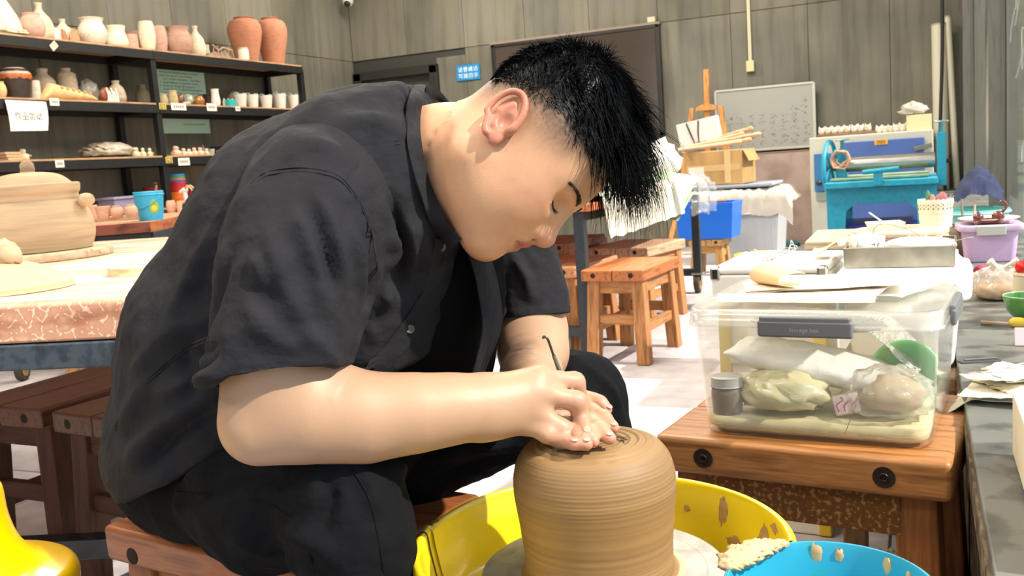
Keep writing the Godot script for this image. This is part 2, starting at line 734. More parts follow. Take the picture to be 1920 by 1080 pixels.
func build_setting() -> void:
	var wx := -5.65      # left wall
	var rx := 0.42       # window wall
	var bz := -9.0       # back wall
	var fz := 3.2        # wall behind the camera
	var ch := 3.5        # ceiling
	var streak := nz(0.011, [0.0, Color(0.86, 0.86, 0.86), 0.4, Color(0.96, 0.96, 0.96), 0.6, Color(1.0, 1.0, 1.0), 1.0, Color(1.1, 1.1, 1.09)], 3, 6, 21)
	var cloud := nz(0.006, [0.0, Color(0.84, 0.86, 0.86), 1.0, Color(1.1, 1.08, 1.04)], 3, 4, 9)
	var wall_m := []
	for k in 3:
		wall_m.append(M([hx("79776c"), hx("747266"), hx("7e7c71")][k], 0.75, {"tex": streak, "scale": Vector3(2.4, 0.16, 2.4), "world": true, "detail": cloud, "dscale": Vector3(0.7, 0.4, 0.7)}))
	var dark := M(hx("3b3c39"), 0.8)
	# floor: slab and laid stone tiles
	var fl := struct("floor", boxg(Vector3((wx + rx) / 2 + 0.6, -0.09, (bz + fz) / 2), Vector3(rx - wx + 1.6, 0.16, fz - bz + 0.4), 0.0), M(hx("8b8784"), 0.9), "grey stone tiled floor with pale joints")
	var stone := nz(0.02, [0.0, Color(0.88, 0.88, 0.89), 0.5, Color(0.97, 0.97, 0.97), 1.0, Color(1.06, 1.05, 1.04)], 3, 6, 33)
	var tile_m := []
	for c in ["c4bec0", "cac4c3", "bdb9bc", "c7c2c5"]:
		tile_m.append(M(hx(c), 0.62, {"tex": stone, "scale": Vector3(1.1, 1.1, 1.1), "world": true, "bump": stone, "bs": 0.12}))
	var ts := 0.62
	var tm := boxg(Vector3.ZERO, Vector3(ts - 0.006, 0.02, ts - 0.006), 0.0025).mesh()
	for i in 10:
		for j in 14:
			var o := part("tile", tm, tile_m[rng.randi() % 4], fl)
			o.position = Vector3(wx + ts * (i + 0.5), -0.01 + rng.randf_range(-0.0008, 0.0008), bz + ts * (j + 0.5))
	# walls, each faced with tall boards
	var wb := struct("wall_back", boxg(Vector3((wx + rx) / 2, ch / 2, bz - 0.1), Vector3(rx - wx + 0.7, ch, 0.16), 0.0), dark, "grey streaked board wall at the back")
	var wl := struct("wall_left", boxg(Vector3(wx - 0.1, ch / 2, (bz + fz) / 2), Vector3(0.16, ch, fz - bz + 0.2), 0.0), dark, "grey streaked board wall behind the shelves")
	var seam := 2.14
	for i in 9:
		var x0 := wx + 0.68 * i
		if x0 > rx - 0.05:
			break
		var w := minf(0.68, rx - x0)
		for k in 2:
			var y0 := 0.0 if k == 0 else seam
			var y1 := seam if k == 0 else ch
			if k == 0 and i < 2:       # the doorway
				if i == 1:
					part("wall_panel", boxg(Vector3(x0 + w - 0.17, 1.0, bz - 0.01), Vector3(0.336, seam, 0.02), 0.002), wall_m[1], wb)
				continue
			part("wall_panel", boxg(Vector3(x0 + w / 2, (y0 + y1) / 2, bz - 0.01 + rng.randf_range(-0.001, 0.001)), Vector3(w - 0.004, y1 - y0 - 0.005, 0.02), 0.002), wall_m[rng.randi() % 3], wb)
	for i in 14:
		var z0 := bz + 0.68 * i
		for k in 2:
			var y0 := 0.0 if k == 0 else seam
			var y1 := seam if k == 0 else ch
			part("wall_panel", boxg(Vector3(wx - 0.01 + rng.randf_range(-0.001, 0.001), (y0 + y1) / 2, z0 + 0.34), Vector3(0.02, y1 - y0 - 0.005, 0.676), 0.002), wall_m[rng.randi() % 3], wl)
	struct("ceiling", boxg(Vector3((wx + rx) / 2, ch + 0.08, (bz + fz) / 2), Vector3(rx - wx + 0.7, 0.16, fz - bz + 0.4), 0.0), M(hx("dcdad2"), 0.9))
	# wall behind the camera: wide glazing over a low parapet
	var wf := G.new()
	wf.box(Vector3((wx + rx) / 2, 0.3, fz + 0.08), Vector3(rx - wx + 0.5, 0.6, 0.16), 0.0)
	wf.box(Vector3((wx + rx) / 2, ch - 0.15, fz + 0.08), Vector3(rx - wx + 0.5, 0.3, 0.16), 0.0)
	for i in 4:
		wf.box(Vector3(wx + 0.1 + (rx - wx - 0.2) * i / 3.0, ch / 2, fz + 0.08), Vector3(0.2, ch, 0.16), 0.0)
	struct("wall_front", wf, M(hx("a8a8a2"), 0.8))
	var glass := M(Color(0.93, 0.98, 0.96), 0.02, {"glass": 0.06})
	for i in 3:
		var w := (rx - wx - 0.2) / 3.0
		struct("window_%d" % (5 + i), boxg(Vector3(wx + 0.1 + w * (i + 0.5), 1.9, fz + 0.08), Vector3(w - 0.2, 2.6, 0.01), 0.0), glass)
	# window wall on the right: low sill wall, steel posts, panes
	var zs := [-9.0, -8.15, -5.3, -2.5, 0.4, 3.2]
	var steel := M(hx("6b6a62"), 0.5, {"metal": 0.25, "tex": nz(0.02, [0.0, Color(0.8, 0.8, 0.78), 0.5, Color.WHITE, 1.0, Color(1.15, 1.14, 1.1)], 3, 5, 14), "scale": Vector3(4, 0.4, 4), "world": true})
	var sg := G.new()
	sg.box(Vector3(rx + 0.1, 0.215, (bz + fz) / 2), Vector3(0.2, 0.43, fz - bz), 0.0)
	sg.box(Vector3(rx + 0.1, ch - 0.12, (bz + fz) / 2), Vector3(0.2, 0.24, fz - bz), 0.0)
	var wr := struct("wall_right", sg, M(hx("80807a"), 0.8), "low wall and lintel of the window side")
	for i in zs.size():
		var g := G.new()
		var wd := 0.12
		g.box(Vector3(rx - 0.058, ch / 2 + 0.225, zs[i]), Vector3(0.076, ch - 0.45, 0.012), 0.002)
		g.box(Vector3(rx - 0.012, ch / 2 + 0.225, zs[i] - 0.03), Vector3(0.012, ch - 0.45, wd), 0.002)
		g.box(Vector3(rx - 0.05, ch / 2 + 0.225, zs[i] - 0.07), Vector3(0.076, ch - 0.45, 0.012), 0.002)
		part("steel_post", g, steel, wr)
	part("wall_return", boxg(Vector3(rx + 0.04, ch / 2, bz + 0.3), Vector3(0.06, ch, 0.6), 0.002), wall_m[0], wr)
	for i in 5:
		struct("window_%d" % i if i else "window_0", boxg(Vector3(rx - 0.015, 1.91, (zs[i] + zs[i + 1]) / 2 - 0.02), Vector3(0.006, 2.9, absf(zs[i + 1] - zs[i]) - 0.14), 0.0), glass)
	# the long ledge under the panes
	var slate := M(hx("6f706b"), 0.5, {"tex": nz(0.012, [0.0, Color(0.55, 0.55, 0.55), 0.45, Color(0.85, 0.85, 0.83), 0.6, Color(1.1, 1.1, 1.08), 0.75, Color(1.7, 1.65, 1.5), 1.0, Color(2.0, 1.95, 1.8)], 3, 6, 17), "scale": Vector3(1.6, 1.6, 1.6), "world": true})
	var mud := M(hx("7a6f5f"), 0.9, {"tex": nz(0.02, [0.0, Color(0.35, 0.33, 0.3), 0.4, Color(0.7, 0.66, 0.6), 0.6, Color(1.0, 0.95, 0.85), 1.0, Color(1.6, 1.5, 1.3)], 3, 6, 41), "scale": Vector3(2.4, 2.4, 2.4), "world": true, "bump": nz(0.02, [0.0, gy(0), 1.0, gy(1)], 3, 6, 41), "bs": 0.6})
	var lg := struct("window_sill", boxg(Vector3(0.245, 0.435, -3.6), Vector3(0.35, 0.03, 10.6), 0.004), slate, "dusty dark stone ledge under the windows")
	part("sill_front", boxg(Vector3(0.10, 0.21, -3.6), Vector3(0.04, 0.42, 10.6), 0.004), mud, lg, "mud-splashed front of the ledge")
	part("sill_lip", boxg(Vector3(0.076, 0.405, -3.6), Vector3(0.02, 0.05, 10.6), 0.004), mud, lg)
	# doorway in the far corner
	var dz := bz
	var dr := struct("door_1", boxg(Vector3(-4.98, 0.98, dz - 0.9), Vector3(1.3, 1.96, 0.03), 0.0), M(hx("7d8a80"), 0.6), "dark framed doorway in the far left corner")
	var fm := M(hx("2c2a27"), 0.45)
	var fg := G.new()
	fg.box(Vector3(-5.585, 1.0, dz + 0.01), Vector3(0.09, 2.0, 0.10), 0.004)
	fg.box(Vector3(-4.655, 1.0, dz + 0.01), Vector3(0.09, 2.0, 0.10), 0.004)
	fg.box(Vector3(-5.12, 1.965, dz + 0.01), Vector3(1.02, 0.09, 0.10), 0.004)
	part("door_frame", fg, fm, dr)
	part("door_leaf", boxg(Vector3(-5.22, 0.95, dz - 0.42), Vector3(0.035, 1.88, 0.8), 0.004), M(hx("3a3733"), 0.5), dr)
	var rv := G.new()
	rv.box(Vector3(-4.6, 1.0, dz - 0.5), Vector3(0.06, 2.0, 0.8), 0.0)
	rv.box(Vector3(-5.62, 1.0, dz - 0.5), Vector3(0.06, 2.0, 0.8), 0.0)
	rv.box(Vector3(-5.1, 2.0, dz - 0.5), Vector3(1.1, 0.06, 0.8), 0.0)
	part("door_reveal", rv, M(hx("5c5f58"), 0.8), dr)
	# ceiling lamps, out of the picture above
	for p in [Vector3(-1.3, ch - 0.05, -0.6), Vector3(-3.6, ch - 0.05, -1.2), Vector3(-1.3, ch - 0.05, -3.6), Vector3(-3.9, ch - 0.05, -4.4), Vector3(-1.5, ch - 0.05, -6.9), Vector3(-4.0, ch - 0.05, -7.4), Vector3(-1.2, ch - 0.05, 1.6), Vector3(-3.6, ch - 0.05, 1.6)]:
		var t := thing("ceiling_lamp", "flat square panel lamp on the ceiling", "lamp", p, 0.0, "ceiling panel lamps")
		part("lamp_frame", boxg(Vector3(0, 0.02, 0), Vector3(1.26, 0.05, 0.66), 0.004), M(hx("e8e8e4"), 0.4), t)
		part("lamp_panel", boxg(Vector3(0, -0.008, 0), Vector3(1.18, 0.012, 0.58), 0.003), M(hx("ffffff"), 0.5, {"emit": Color(1.0, 0.95, 0.86), "power": 1.2}), t)
		var al := AreaLight3D.new()
		al.name = "lamp_light"
		al.area_size = Vector2(1.18, 0.58)
		al.light_energy = (3.0 if p.x > -3.0 else 5.0) if p.z > -2.0 else 7.0
		al.light_color = Color(1.0, 0.95, 0.88)
		al.shadow_enabled = true
		al.area_range = 16.0
		al.area_attenuation = 2.0
		al.rotation.x = -PI / 2
		al.position.y = -0.03
		t.add_child(al, true)
	# outside: ground and trees beyond the glass
	struct("ground_outside", boxg(Vector3(30, -0.25, -15), Vector3(58.6, 0.2, 90), 0.0), M(hx("8c9274"), 0.95))
	for k in 7:
		var p: Vector3 = [Vector3(1.9, -0.15, -14), Vector3(3.4, -0.15, -19), Vector3(1.9, -0.15, -24.5), Vector3(6.2, -0.15, -24), Vector3(4.0, -0.15, -31), Vector3(8.6, -0.15, -34), Vector3(8.4, -0.15, -18)][k]
		var t := thing("garden_tree", "leafy green tree outside beyond the window glass", "tree", p, 0.0, "trees outside the windows")
		var tr := G.new()
		tr.rod(Vector3.ZERO, Vector3(0.1, 2.2, 0), 0.13, 0.07)
		part("trunk", tr, M(hx("5c5142"), 0.9), t)
		var fo := G.new()
		for j in 9:
			fo.blob(Vector3(rng.randf_range(-1, 1), rng.randf_range(1.6, 4.2), rng.randf_range(-1, 1)), Vector3(0.9, 0.8, 0.9), 0.8, 4.0, 50 + j + k * 10, 20)
		var fp := part("foliage", fo, M(hx("8fa678"), 0.9, {"tex": nz(0.03, [0.0, Color(0.5, 0.6, 0.4), 1.0, Color(1.3, 1.3, 1.1)], 3, 5, 8), "scale": Vector3(1, 1, 1)}), t)
		fp.set_meta("kind", "stuff")

# ---------------------------------------------------------------- pots
func smooth(pts: Array, n := 5) -> PackedVector2Array:
	var out := PackedVector2Array()
	for i in pts.size() - 1:
		var a: Vector2 = pts[maxi(i - 1, 0)]
		var b: Vector2 = pts[i]
		var c: Vector2 = pts[i + 1]
		var d: Vector2 = pts[mini(i + 2, pts.size() - 1)]
		for k in n:
			out.push_back(b.cubic_interpolate(c, a, d, float(k) / n))
	out.push_back(pts[pts.size() - 1])
	return out
var profiles := {
	"wide": [Vector2(0.55, 0), Vector2(0.8, 0.15), Vector2(1, 0.42), Vector2(0.92, 0.66), Vector2(0.74, 0.84), Vector2(0.78, 0.95), Vector2(0.84, 1)],
	"round": [Vector2(0.55, 0), Vector2(0.82, 0.16), Vector2(1, 0.45), Vector2(0.88, 0.75), Vector2(0.66, 0.9), Vector2(0.7, 1)],
	"cup": [Vector2(0.6, 0), Vector2(0.72, 0.06), Vector2(0.86, 0.5), Vector2(1, 1)],
	"bowl": [Vector2(0.45, 0), Vector2(0.5, 0.06), Vector2(0.85, 0.45), Vector2(1, 1)],
	"straight": [Vector2(0.9, 0), Vector2(1, 0.05), Vector2(1, 0.6), Vector2(0.97, 1)],
	"waist": [Vector2(0.75, 0), Vector2(0.98, 0.15), Vector2(1, 0.35), Vector2(0.82, 0.7), Vector2(0.8, 0.85), Vector2(0.88, 1)],
	"barrel": [Vector2(0.68, 0), Vector2(0.88, 0.2), Vector2(1, 0.55), Vector2(0.9, 0.85), Vector2(0.78, 1)],
	"tall": [Vector2(0.62, 0), Vector2(0.74, 0.2), Vector2(0.95, 0.55), Vector2(1, 0.75), Vector2(0.86, 0.91), Vector2(0.52, 0.975), Vector2(0.58, 1)],
	"bottle": [Vector2(0.7, 0), Vector2(0.95, 0.15), Vector2(1, 0.33), Vector2(0.8, 0.6), Vector2(0.38, 0.78), Vector2(0.24, 0.88), Vector2(0.32, 1)],
	"squat": [Vector2(0.72, 0), Vector2(0.97, 0.15), Vector2(1, 0.35), Vector2(0.82, 0.66), Vector2(0.42, 0.84), Vector2(0.4, 0.92), Vector2(0.46, 1)],
	"drum": [Vector2(0.95, 0), Vector2(1, 0.05), Vector2(0.94, 0.5), Vector2(0.84, 0.82), Vector2(0.5, 0.9), Vector2(0.42, 0.93), Vector2(0.5, 1)],
	"cone": [Vector2(0.9, 0), Vector2(1, 0.12), Vector2(0.92, 0.4), Vector2(0.62, 0.7), Vector2(0.4, 0.9), Vector2(0.42, 1)],
	"crock": [Vector2(0.78, 0), Vector2(0.86, 0.1), Vector2(0.98, 0.55), Vector2(1, 0.72), Vector2(0.86, 0.9), Vector2(0.6, 1)],
	"jug": [Vector2(0.85, 0), Vector2(1, 0.25), Vector2(0.95, 0.6), Vector2(0.8, 0.85), Vector2(0.88, 1)],
	"cylpot": [Vector2(0.9, 0), Vector2(1, 0.08), Vector2(1, 0.55), Vector2(0.8, 0.72), Vector2(0.55, 0.8), Vector2(0.6, 1)],
}
func pot_g(prof: String, r: float, h: float, seg := 28, wall := 0.08, cols: Array = []) -> G:
	var g := G.new()
	var s := smooth(profiles[prof], 5)
	var p := PackedVector2Array([Vector2(0, 0)])
	var n := s.size()
	for i in n:
		p.push_back(Vector2(s[i].x * r, s[i].y * h))
		if i == 0:
			p.push_back(Vector2(s[i].x * r, s[i].y * h))
	var rim := s[n - 1]
	p.push_back(Vector2((rim.x - wall * 0.5) * r, h * 1.0 + wall * r * 0.3))
	for i in range(n - 1, 0, -1):
		p.push_back(Vector2(maxf(s[i].x - wall, 0.05) * r, s[i].y * h))
	p.push_back(Vector2(0, 0.06 * h))
	g.lathe(p, seg)
	return g
func clay_m(c: Color, rough := 0.85, sd := 2) -> StandardMaterial3D:
	return M(c, rough, {"tex": nz(0.012, [0.0, Color(0.84, 0.82, 0.8), 0.5, Color(0.98, 0.98, 0.98), 1.0, Color(1.08, 1.06, 1.04)], 3, 5, sd), "scale": Vector3(4, 9, 4), "bump": nz(0.02, [0.0, gy(0), 1.0, gy(1)], 3, 4, sd), "bs": 0.08})
# stands on a level plane: base centre at pixel (cx, by) on the plane x = px, as tall and wide as the picture shows it there
func at_shelf(cx: float, by: float, ty: float, w: float, px: float, base: float) -> Array:
	var q := onX(cx, by, px)
	var d := depth(q)
	return [Vector3(px, base, q.z), w * 0.5 * d / F, (by - ty) * d / F]

func build_left() -> void:
	var sx := -5.2
	var top := onX(284, 92, sx).y
	var h2 := onX(290, 193, sx).y
	var h3 := onX(300, 292, sx).y
	h4 = 2.0 * h3 - h2
	var z1 := onX(288, 120, sx).z
	var z2 := onX(568, 150, sx).z
	var z0 := z1 + (z1 - z2) * 1.02
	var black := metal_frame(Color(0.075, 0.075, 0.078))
	# shelving
	var sh := thing("display_shelving", "tall black steel shelving with plywood boards along the left wall", "shelving", Vector3(sx, 0, z1))
	var bk := -0.40
	for z in [z0, z1, z2]:
		for x in [-0.025, bk]:
			var g := G.new()
			g.box(Vector3(x, top / 2 - 0.02, z - z1), Vector3(0.05, top - 0.04, 0.05), 0.003)
			part("upright", g, black, sh)
	var ply := wood(hx("c9a27c"), 2, 0.7)
	for hgt in [top, h2, h3, h4]:
		for k in 2:
			var za: float = [z0, z1][k] - z1
			var zb: float = [z1, z2][k] - z1
			var bd := part("shelf_board", boxg(Vector3(bk / 2 - 0.01, hgt - 0.008, (za + zb) / 2), Vector3(0.42, 0.016, absf(zb - za) - 0.01), 0.002), ply, sh)
			var g := G.new()
			for x in [0.004, bk]:
				g.box(Vector3(x, hgt - 0.043, (za + zb) / 2), Vector3(0.012, 0.062, absf(zb - za) - 0.004), 0.002)
			for z in [za - 0.03, zb + 0.03]:
				g.box(Vector3(bk / 2, hgt - 0.045, z), Vector3(0.4, 0.055, 0.03), 0.002)
			part("shelf_rail", g, black, bd)
	# slips of paper stuck on the rails
	var paper := M(hx("efe9d8"), 0.8)
	var inkm := M(hx("4a4a4a"), 0.8)
	for a in [[102, 191, 19, 14, h2, 0], [305, 199, 16, 12, h2, 1], [335, 200, 35, 13, h2, 0], [397, 201, 24, 14, h2, 0], [446, 204, 12, 8, h2, 0], [112, 307, 18, 14, h3, 0], [317, 300, 16, 12, h3, 1], [345, 303, 27, 14, h3, 0], [101, 86, 15, 13, top, 2]]:
		var q := onX(a[0], a[1], sx + 0.014)
		var k := depth(q) / F
		var g := G.new()
		g.box(Vector3.ZERO, Vector3(0.0015, a[3] * k, a[2] * k * 1.12), 0.0004, Basis(Vector3.RIGHT, 0.7 if a[5] == 2 else 0.0))
		var pm: MeshInstance3D = part("label_slip", g, M(hx("c9b458"), 0.8) if a[5] == 1 else (M(hx("d8cfae"), 0.8) if a[5] == 2 else paper), sh)
		pm.position = q - sh.position
		if a[5] == 1:
			var txm := TextMesh.new()
			txm.text = "G1" if a[4] == h2 else "G2"
			txm.font_size = 16
			txm.pixel_size = a[3] * k / 16.0
			txm.depth = 0.001
			var tp := part("lettering", txm, inkm, pm)
			tp.position = Vector3(0.0012, 0, 0)
			tp.rotation.y = PI / 2
		elif a[5] == 0:
			var lg := G.new()
			for j in 5:
				lg.box(Vector3(0.001, 0.0, (j - 2) * a[2] * k * 0.16), Vector3(0.0008, a[3] * k * 0.36, a[2] * k * 0.1), 0.0)
			part("lettering", lg, M(hx("77757a"), 0.8), pm)
	# paper notice hanging from the middle shelf
	var glyphs := {"zuo": [[3, 0, 0.5, 4], [2, 3, 2, 10], [5.2, 0, 3.6, 3.4], [4.6, 2.2, 10, 2.2], [6.2, 2.2, 6.2, 10], [6.2, 4.8, 9.4, 4.8], [6.2, 7.2, 9.6, 7.2]],
		"pin": [[3, 0.4, 7, 0.4], [3, 0.4, 3, 4], [7, 0.4, 7, 4], [3, 4, 7, 4], [0.6, 5.6, 4.4, 5.6], [0.6, 5.6, 0.6, 9.8], [4.4, 5.6, 4.4, 9.8], [0.6, 9.4, 4.4, 9.4], [5.6, 5.6, 9.4, 5.6], [5.6, 5.6, 5.6, 9.8], [9.4, 5.6, 9.4, 9.8], [5.6, 9.4, 9.4, 9.4]],
		"wu": [[3, 0, 0.8, 4.4], [2.2, 2, 9, 2], [9, 2, 8.6, 8], [8.6, 8, 7.6, 9.8], [7.6, 9.8, 6, 9], [5, 2.2, 3.6, 5.6], [3.6, 5.6, 0.8, 8.2], [7, 2.2, 5.8, 6], [5.8, 6, 2.6, 9.8]],
		"dong": [[0.8, 1.6, 4.6, 1.6], [0.2, 4, 5, 4], [2.2, 4, 0.8, 8], [0.8, 8, 4.6, 7.4], [3.6, 5.8, 5, 8.6], [5.4, 3, 9.6, 3], [9.6, 3, 9.2, 8.6], [9.2, 8.6, 8.4, 9.8], [8.4, 9.8, 7.2, 9.2], [7.4, 0.2, 7.2, 5], [7.2, 5, 4.8, 9.8]]}
	var img := Image.create(512, 320, false, Image.FORMAT_RGB8)
	img.fill(hx("f3efe6"))
	var gi := 0
	for key in ["zuo", "pin", "wu", "dong"]:
		for s in glyphs[key]:
			stroke(img, Vector2(82 + gi * 90 + s[0] * 8.0, 122 + s[1] * 8.6), Vector2(82 + gi * 90 + s[2] * 8.0, 122 + s[3] * 8.6), 7, hx("3a3835"))
		gi += 1
	var sc := [onX(9, 187, sx + 0.02), onX(86, 191, sx + 0.02), onX(90, 245, sx + 0.035), onX(20, 246, sx + 0.035)]
	solo("paper_notice", curved_sheet(sc, 0.012), M(Color.WHITE, 0.8, {"tex": ImageTexture.create_from_image(img), "back": Color(0.3, 0.3, 0.28)}), "white paper notice with four large characters hung from the shelf edge", "notice")
	# green poster on the wall behind the right bay
	var pimg := Image.create(512, 640, false, Image.FORMAT_RGB8)
	pimg.fill(hx("bfe8d8"))
	rng.seed = 11
	for r in 17:
		var y := 36 + r * 27
		var x := 40 if r % 3 else 70
		while x < 470 - (r % 3) * 40:
			pimg.fill_rect(Rect2i(x, y + rng.randi() % 4, 9 + rng.randi() % 6, 9 + rng.randi() % 5), hx("6f978a"))
			x += 17 + (rng.randi() % 9 == 0 as int) * 14
	for j in 15:
		pimg.fill_rect(Rect2i(230 + j * 16, 560, 10, 12), hx("6f978a"))
	var wq := [onX(287, 112, -5.62), onX(381, 124, -5.62), onX(396, 250, -5.62), onX(305, 250, -5.62)]
	var pz0: float = (wq[0].z + wq[3].z) / 2
	var pz1: float = (wq[1].z + wq[2].z) / 2
	var py0: float = wq[2].y
	var py1: float = onX(335, 116, -5.62).y + 0.06
	solo("poster", flat_print(Vector3(-5.625, (py0 + py1) / 2, (pz0 + pz1) / 2), absf(pz1 - pz0), py1 - py0, PI / 2), M(Color.WHITE, 0.7, {"tex": ImageTexture.create_from_image(pimg)}), "pale green poster with rows of small print on the wall behind the shelves", "poster")
	# pots: name, label, category, centre x, base y, top y, width, plane x, profile, colour
	var cream := "e6dcc4"
	var pink := "cba596"
	var taupe := "b3a594"
	var gt := "pots on the top shelf"
	var g2 := "pots on the middle shelf"
	var rows := [
		["clay_jar", "large cream jar with narrowing shoulders at the left end of the top shelf", "jar", 4, 58, -18, 70, -5.36, "cone", "e2d8c2", top, gt],
		["clay_jar", "dull brown jar almost hidden behind the round pink jar, top shelf", "jar", 40, 58, 13, 36, -5.52, "wide", "a98a78", top, gt],
		["clay_jar", "round pinkish jar standing before the tall pale bottle on the top shelf", "jar", 61, 63, 16, 48, -5.32, "round", pink, top, gt],
		["clay_bottle", "tall pale bottle with a long neck cut by the picture's top", "bottle", 78, 64, -12, 48, -5.47, "bottle", "ddd0b2", top, gt],
		["clay_bottle", "small cream bottle with broken shards leaning against it", "bottle", 120, 68, 20, 39, -5.42, "bottle", "d8ccb6", top, gt],
		["clay_jar", "cream wide-mouthed jar with dark speckles on the top shelf", "jar", 175, 77, 26, 53, -5.34, "wide", "e3d9c8", top, gt],
		["clay_jar", "small smooth cream jar with a waisted neck on the top shelf", "jar", 219, 80, 39, 41, -5.33, "waist", "eae2c8", top, gt],
		["clay_bowl", "reddish brown bowl behind the cup and the cream oval vase", "bowl", 255, 82, 40, 46, -5.5, "barrel", "a9806c", top, gt],
		["clay_cup", "small pinkish cup between the waisted jar and the oval vase", "cup", 247, 83, 53, 25, -5.36, "straight", "cfae9d", top, gt],
		["clay_vase", "slender cream oval vase near the middle of the top shelf", "vase", 278, 89, 35, 31, -5.3, "barrel", "e6dcc0", top, gt],
		["clay_vase", "pinkish vase just behind the slender cream oval vase", "vase", 299, 91, 40, 33, -5.37, "barrel", pink, top, gt],
		["clay_jar", "round pinkish pot with a collar beside the cream long-necked bottle", "jar", 337, 95, 44, 51, -5.33, "wide", "bd9886", top, gt],
		["clay_bottle", "cream long-necked bottle beside the round collared pot", "bottle", 370, 98, 40, 33, -5.36, "bottle", "ded3bd", top, gt],
		["clay_cup", "small pale beaker behind the long-necked bottle on the top shelf", "cup", 387, 98, 68, 14, -5.46, "waist", "cfc6b0", top, gt],
		["terracotta_jar", "tall terracotta jar, the one with the small glass jar before it", "jar", 464, 110, 27, 62, -5.36, "tall", "b97d61", top, gt],
		["terracotta_jar", "tall terracotta jar at the right end of the top shelf", "jar", 514, 115, 28, 58, -5.36, "tall", "ba8064", top, gt],
		["clay_jar", "small yellow gourd jar at the left end of the middle shelf", "jar", 2, 179, 149, 22, -5.27, "round", "d9bd86", h2, g2],
		["clay_cup", "plain white cup beside the dark dripped jar", "cup", 67, 181, 145, 20, -5.32, "straight", "cdc8ba", h2, g2],
		["clay_bottle", "taupe bottle with rounded shoulders behind the yellow clay slab", "bottle", 84, 181, 119, 50, -5.44, "squat", taupe, h2, g2],
		["clay_bottle", "straight-sided taupe bottle with a tiny neck on the middle shelf", "bottle", 129, 183, 119, 39, -5.42, "drum", "b5a791", h2, g2],
		["clay_bottle", "taupe bottle with a thin neck next to the white-dripped piece", "bottle", 220, 187, 145, 33, -5.34, "squat", "b9a995", h2, g2],
		["clay_bottle", "dark grey-green bottle standing between the two uprights", "bottle", 268, 189, 149, 25, -5.46, "cylpot", "807c69", h2, g2],
		["clay_mug", "short pale green mug at the left end of the right bay", "mug", 306, 191, 171, 18, -5.3, "jug", "b5ae8c", h2, g2],
		["clay_jug", "taller pale green jug beside the short green mug", "jug", 325, 192, 165, 19, -5.3, "jug", "b9ac84", h2, g2],
		["glazed_jar", "small dark brown glazed jar beside the pale green jug", "jar", 339, 192, 172, 15, -5.28, "round", "6b3a24", h2, g2],
		["glazed_jar", "honey brown glazed jar before the dark woven box", "jar", 374, 194, 176, 20, -5.27, "round", "a06a33", h2, g2],
		["clay_vase", "white vase with a scalloped mouth on the right bay", "vase", 405, 195, 163, 17, -5.28, "waist", "e8e4da", h2, g2],
	]
	var i := 0
	for r in rows:
		var s := at_shelf(r[3], r[4], r[5], r[6], r[7], r[10])
		var o := thing(r[0], r[1], r[2], s[0], 0.0, r[11])
		var g := pot_g(r[8], s[1], s[2], 30)
		var glazed: bool = r[0] == "glazed_jar"
		var m := M(hx(r[9]), 0.2, {"coat": 0.6}) if glazed else clay_m(hx(r[9]), 0.85, 2 + i % 3)
		if i == 5:
			m = M(hx(r[9]), 0.85, {"tex": nz(0.05, [0.0, Color(0.35, 0.33, 0.33), 0.24, Color(0.8, 0.78, 0.76), 0.36, Color.WHITE, 1.0, Color.WHITE], 3, 4, 77), "scale": Vector3(4, 4, 4)})
		part("body", g, m, o)
		if r[2] == "bottle" or r[2] == "jar" or r[2] == "vase":
			var lip := G.new()
			var pr: Array = profiles[r[8]]
			var rr: float = pr[pr.size() - 1].x * s[1]
			lip.lathe(ring_prof(rr - s[1] * 0.035, s[1] * 0.055, s[2]), 24)
			part("rim", lip, m, o)
		if r[2] == "mug" or r[2] == "jug":
			var hg := G.new()
			var hp := PackedVector3Array()
			for k in 9:
				var a := -PI / 2 + PI * k / 8
				hp.push_back(Vector3(0, s[2] * (0.5 + 0.28 * sin(a)), -s[1] * (0.85 + 0.45 * cos(a))))
			hg.tube(hp, s[1] * 0.13, 6)
			part("handle", hg, m, o)
		i += 1
	# the dark jar with an orange drip
	var s0 := at_shelf(31, 179, 121, 60, -5.33, h2)
	var dj := thing("glazed_jar", "big jar, dark below and beige above, with an orange drip line", "jar", s0[0], 0.0, g2)
	part("body", pot_g("crock", s0[1], s0[2], 36), M(hx("3a302b"), 0.35, {"tex": nz(0.02, [0.0, Color(0.6, 0.6, 0.6), 1.0, Color(1.6, 1.5, 1.5)], 3, 4, 4), "scale": Vector3(3, 3, 3)}), dj)
	var sg := G.new()
	var gp := PackedVector2Array()
	for k in 9:
		var f := 0.74 + 0.26 * k / 8.0
		var rr := lerpf(1.0, 0.6, clampf((f - 0.74) / 0.26, 0, 1) ** 1.7) * 1.015
		gp.push_back(Vector2(rr * s0[1], f * s0[2] + 0.001))
	sg.lathe(gp, 36)
	part("shoulder", sg, clay_m(hx("b9ab98")), dj, "beige shoulder")
	var og := G.new()
	var orow := [PackedVector3Array(), PackedVector3Array(), PackedVector3Array()]
	for k in 48:
		var a := TAU * k / 48
		var dd := 0.06 + 0.05 * sin(k * 1.7) * sin(k * 0.6)
		for q in 3:
			var f: float = [0.7 - dd, 0.72, 0.79][q]
			orow[q].push_back(Vector3(cos(a) * s0[1] * [1.012, 1.03, 1.0][q], f * s0[2], sin(a) * s0[1] * [1.012, 1.03, 1.0][q]))
	og.grid(orow, true, true)
	part("glaze_drip", og, M(hx("b0612f"), 0.3), dj, "orange glaze drip")
	# shell-like flat pieces and shards
	var fl := at_shelf(28, 62, 47, 56, -5.26, top)
	var bg := G.new()
	bg.blob(Vector3(0, fl[2] * 0.45, 0), Vector3(fl[1] * 0.6, fl[2] * 0.42, fl[1]), 0.5, 1.6, 5, 28, Basis.IDENTITY, true)
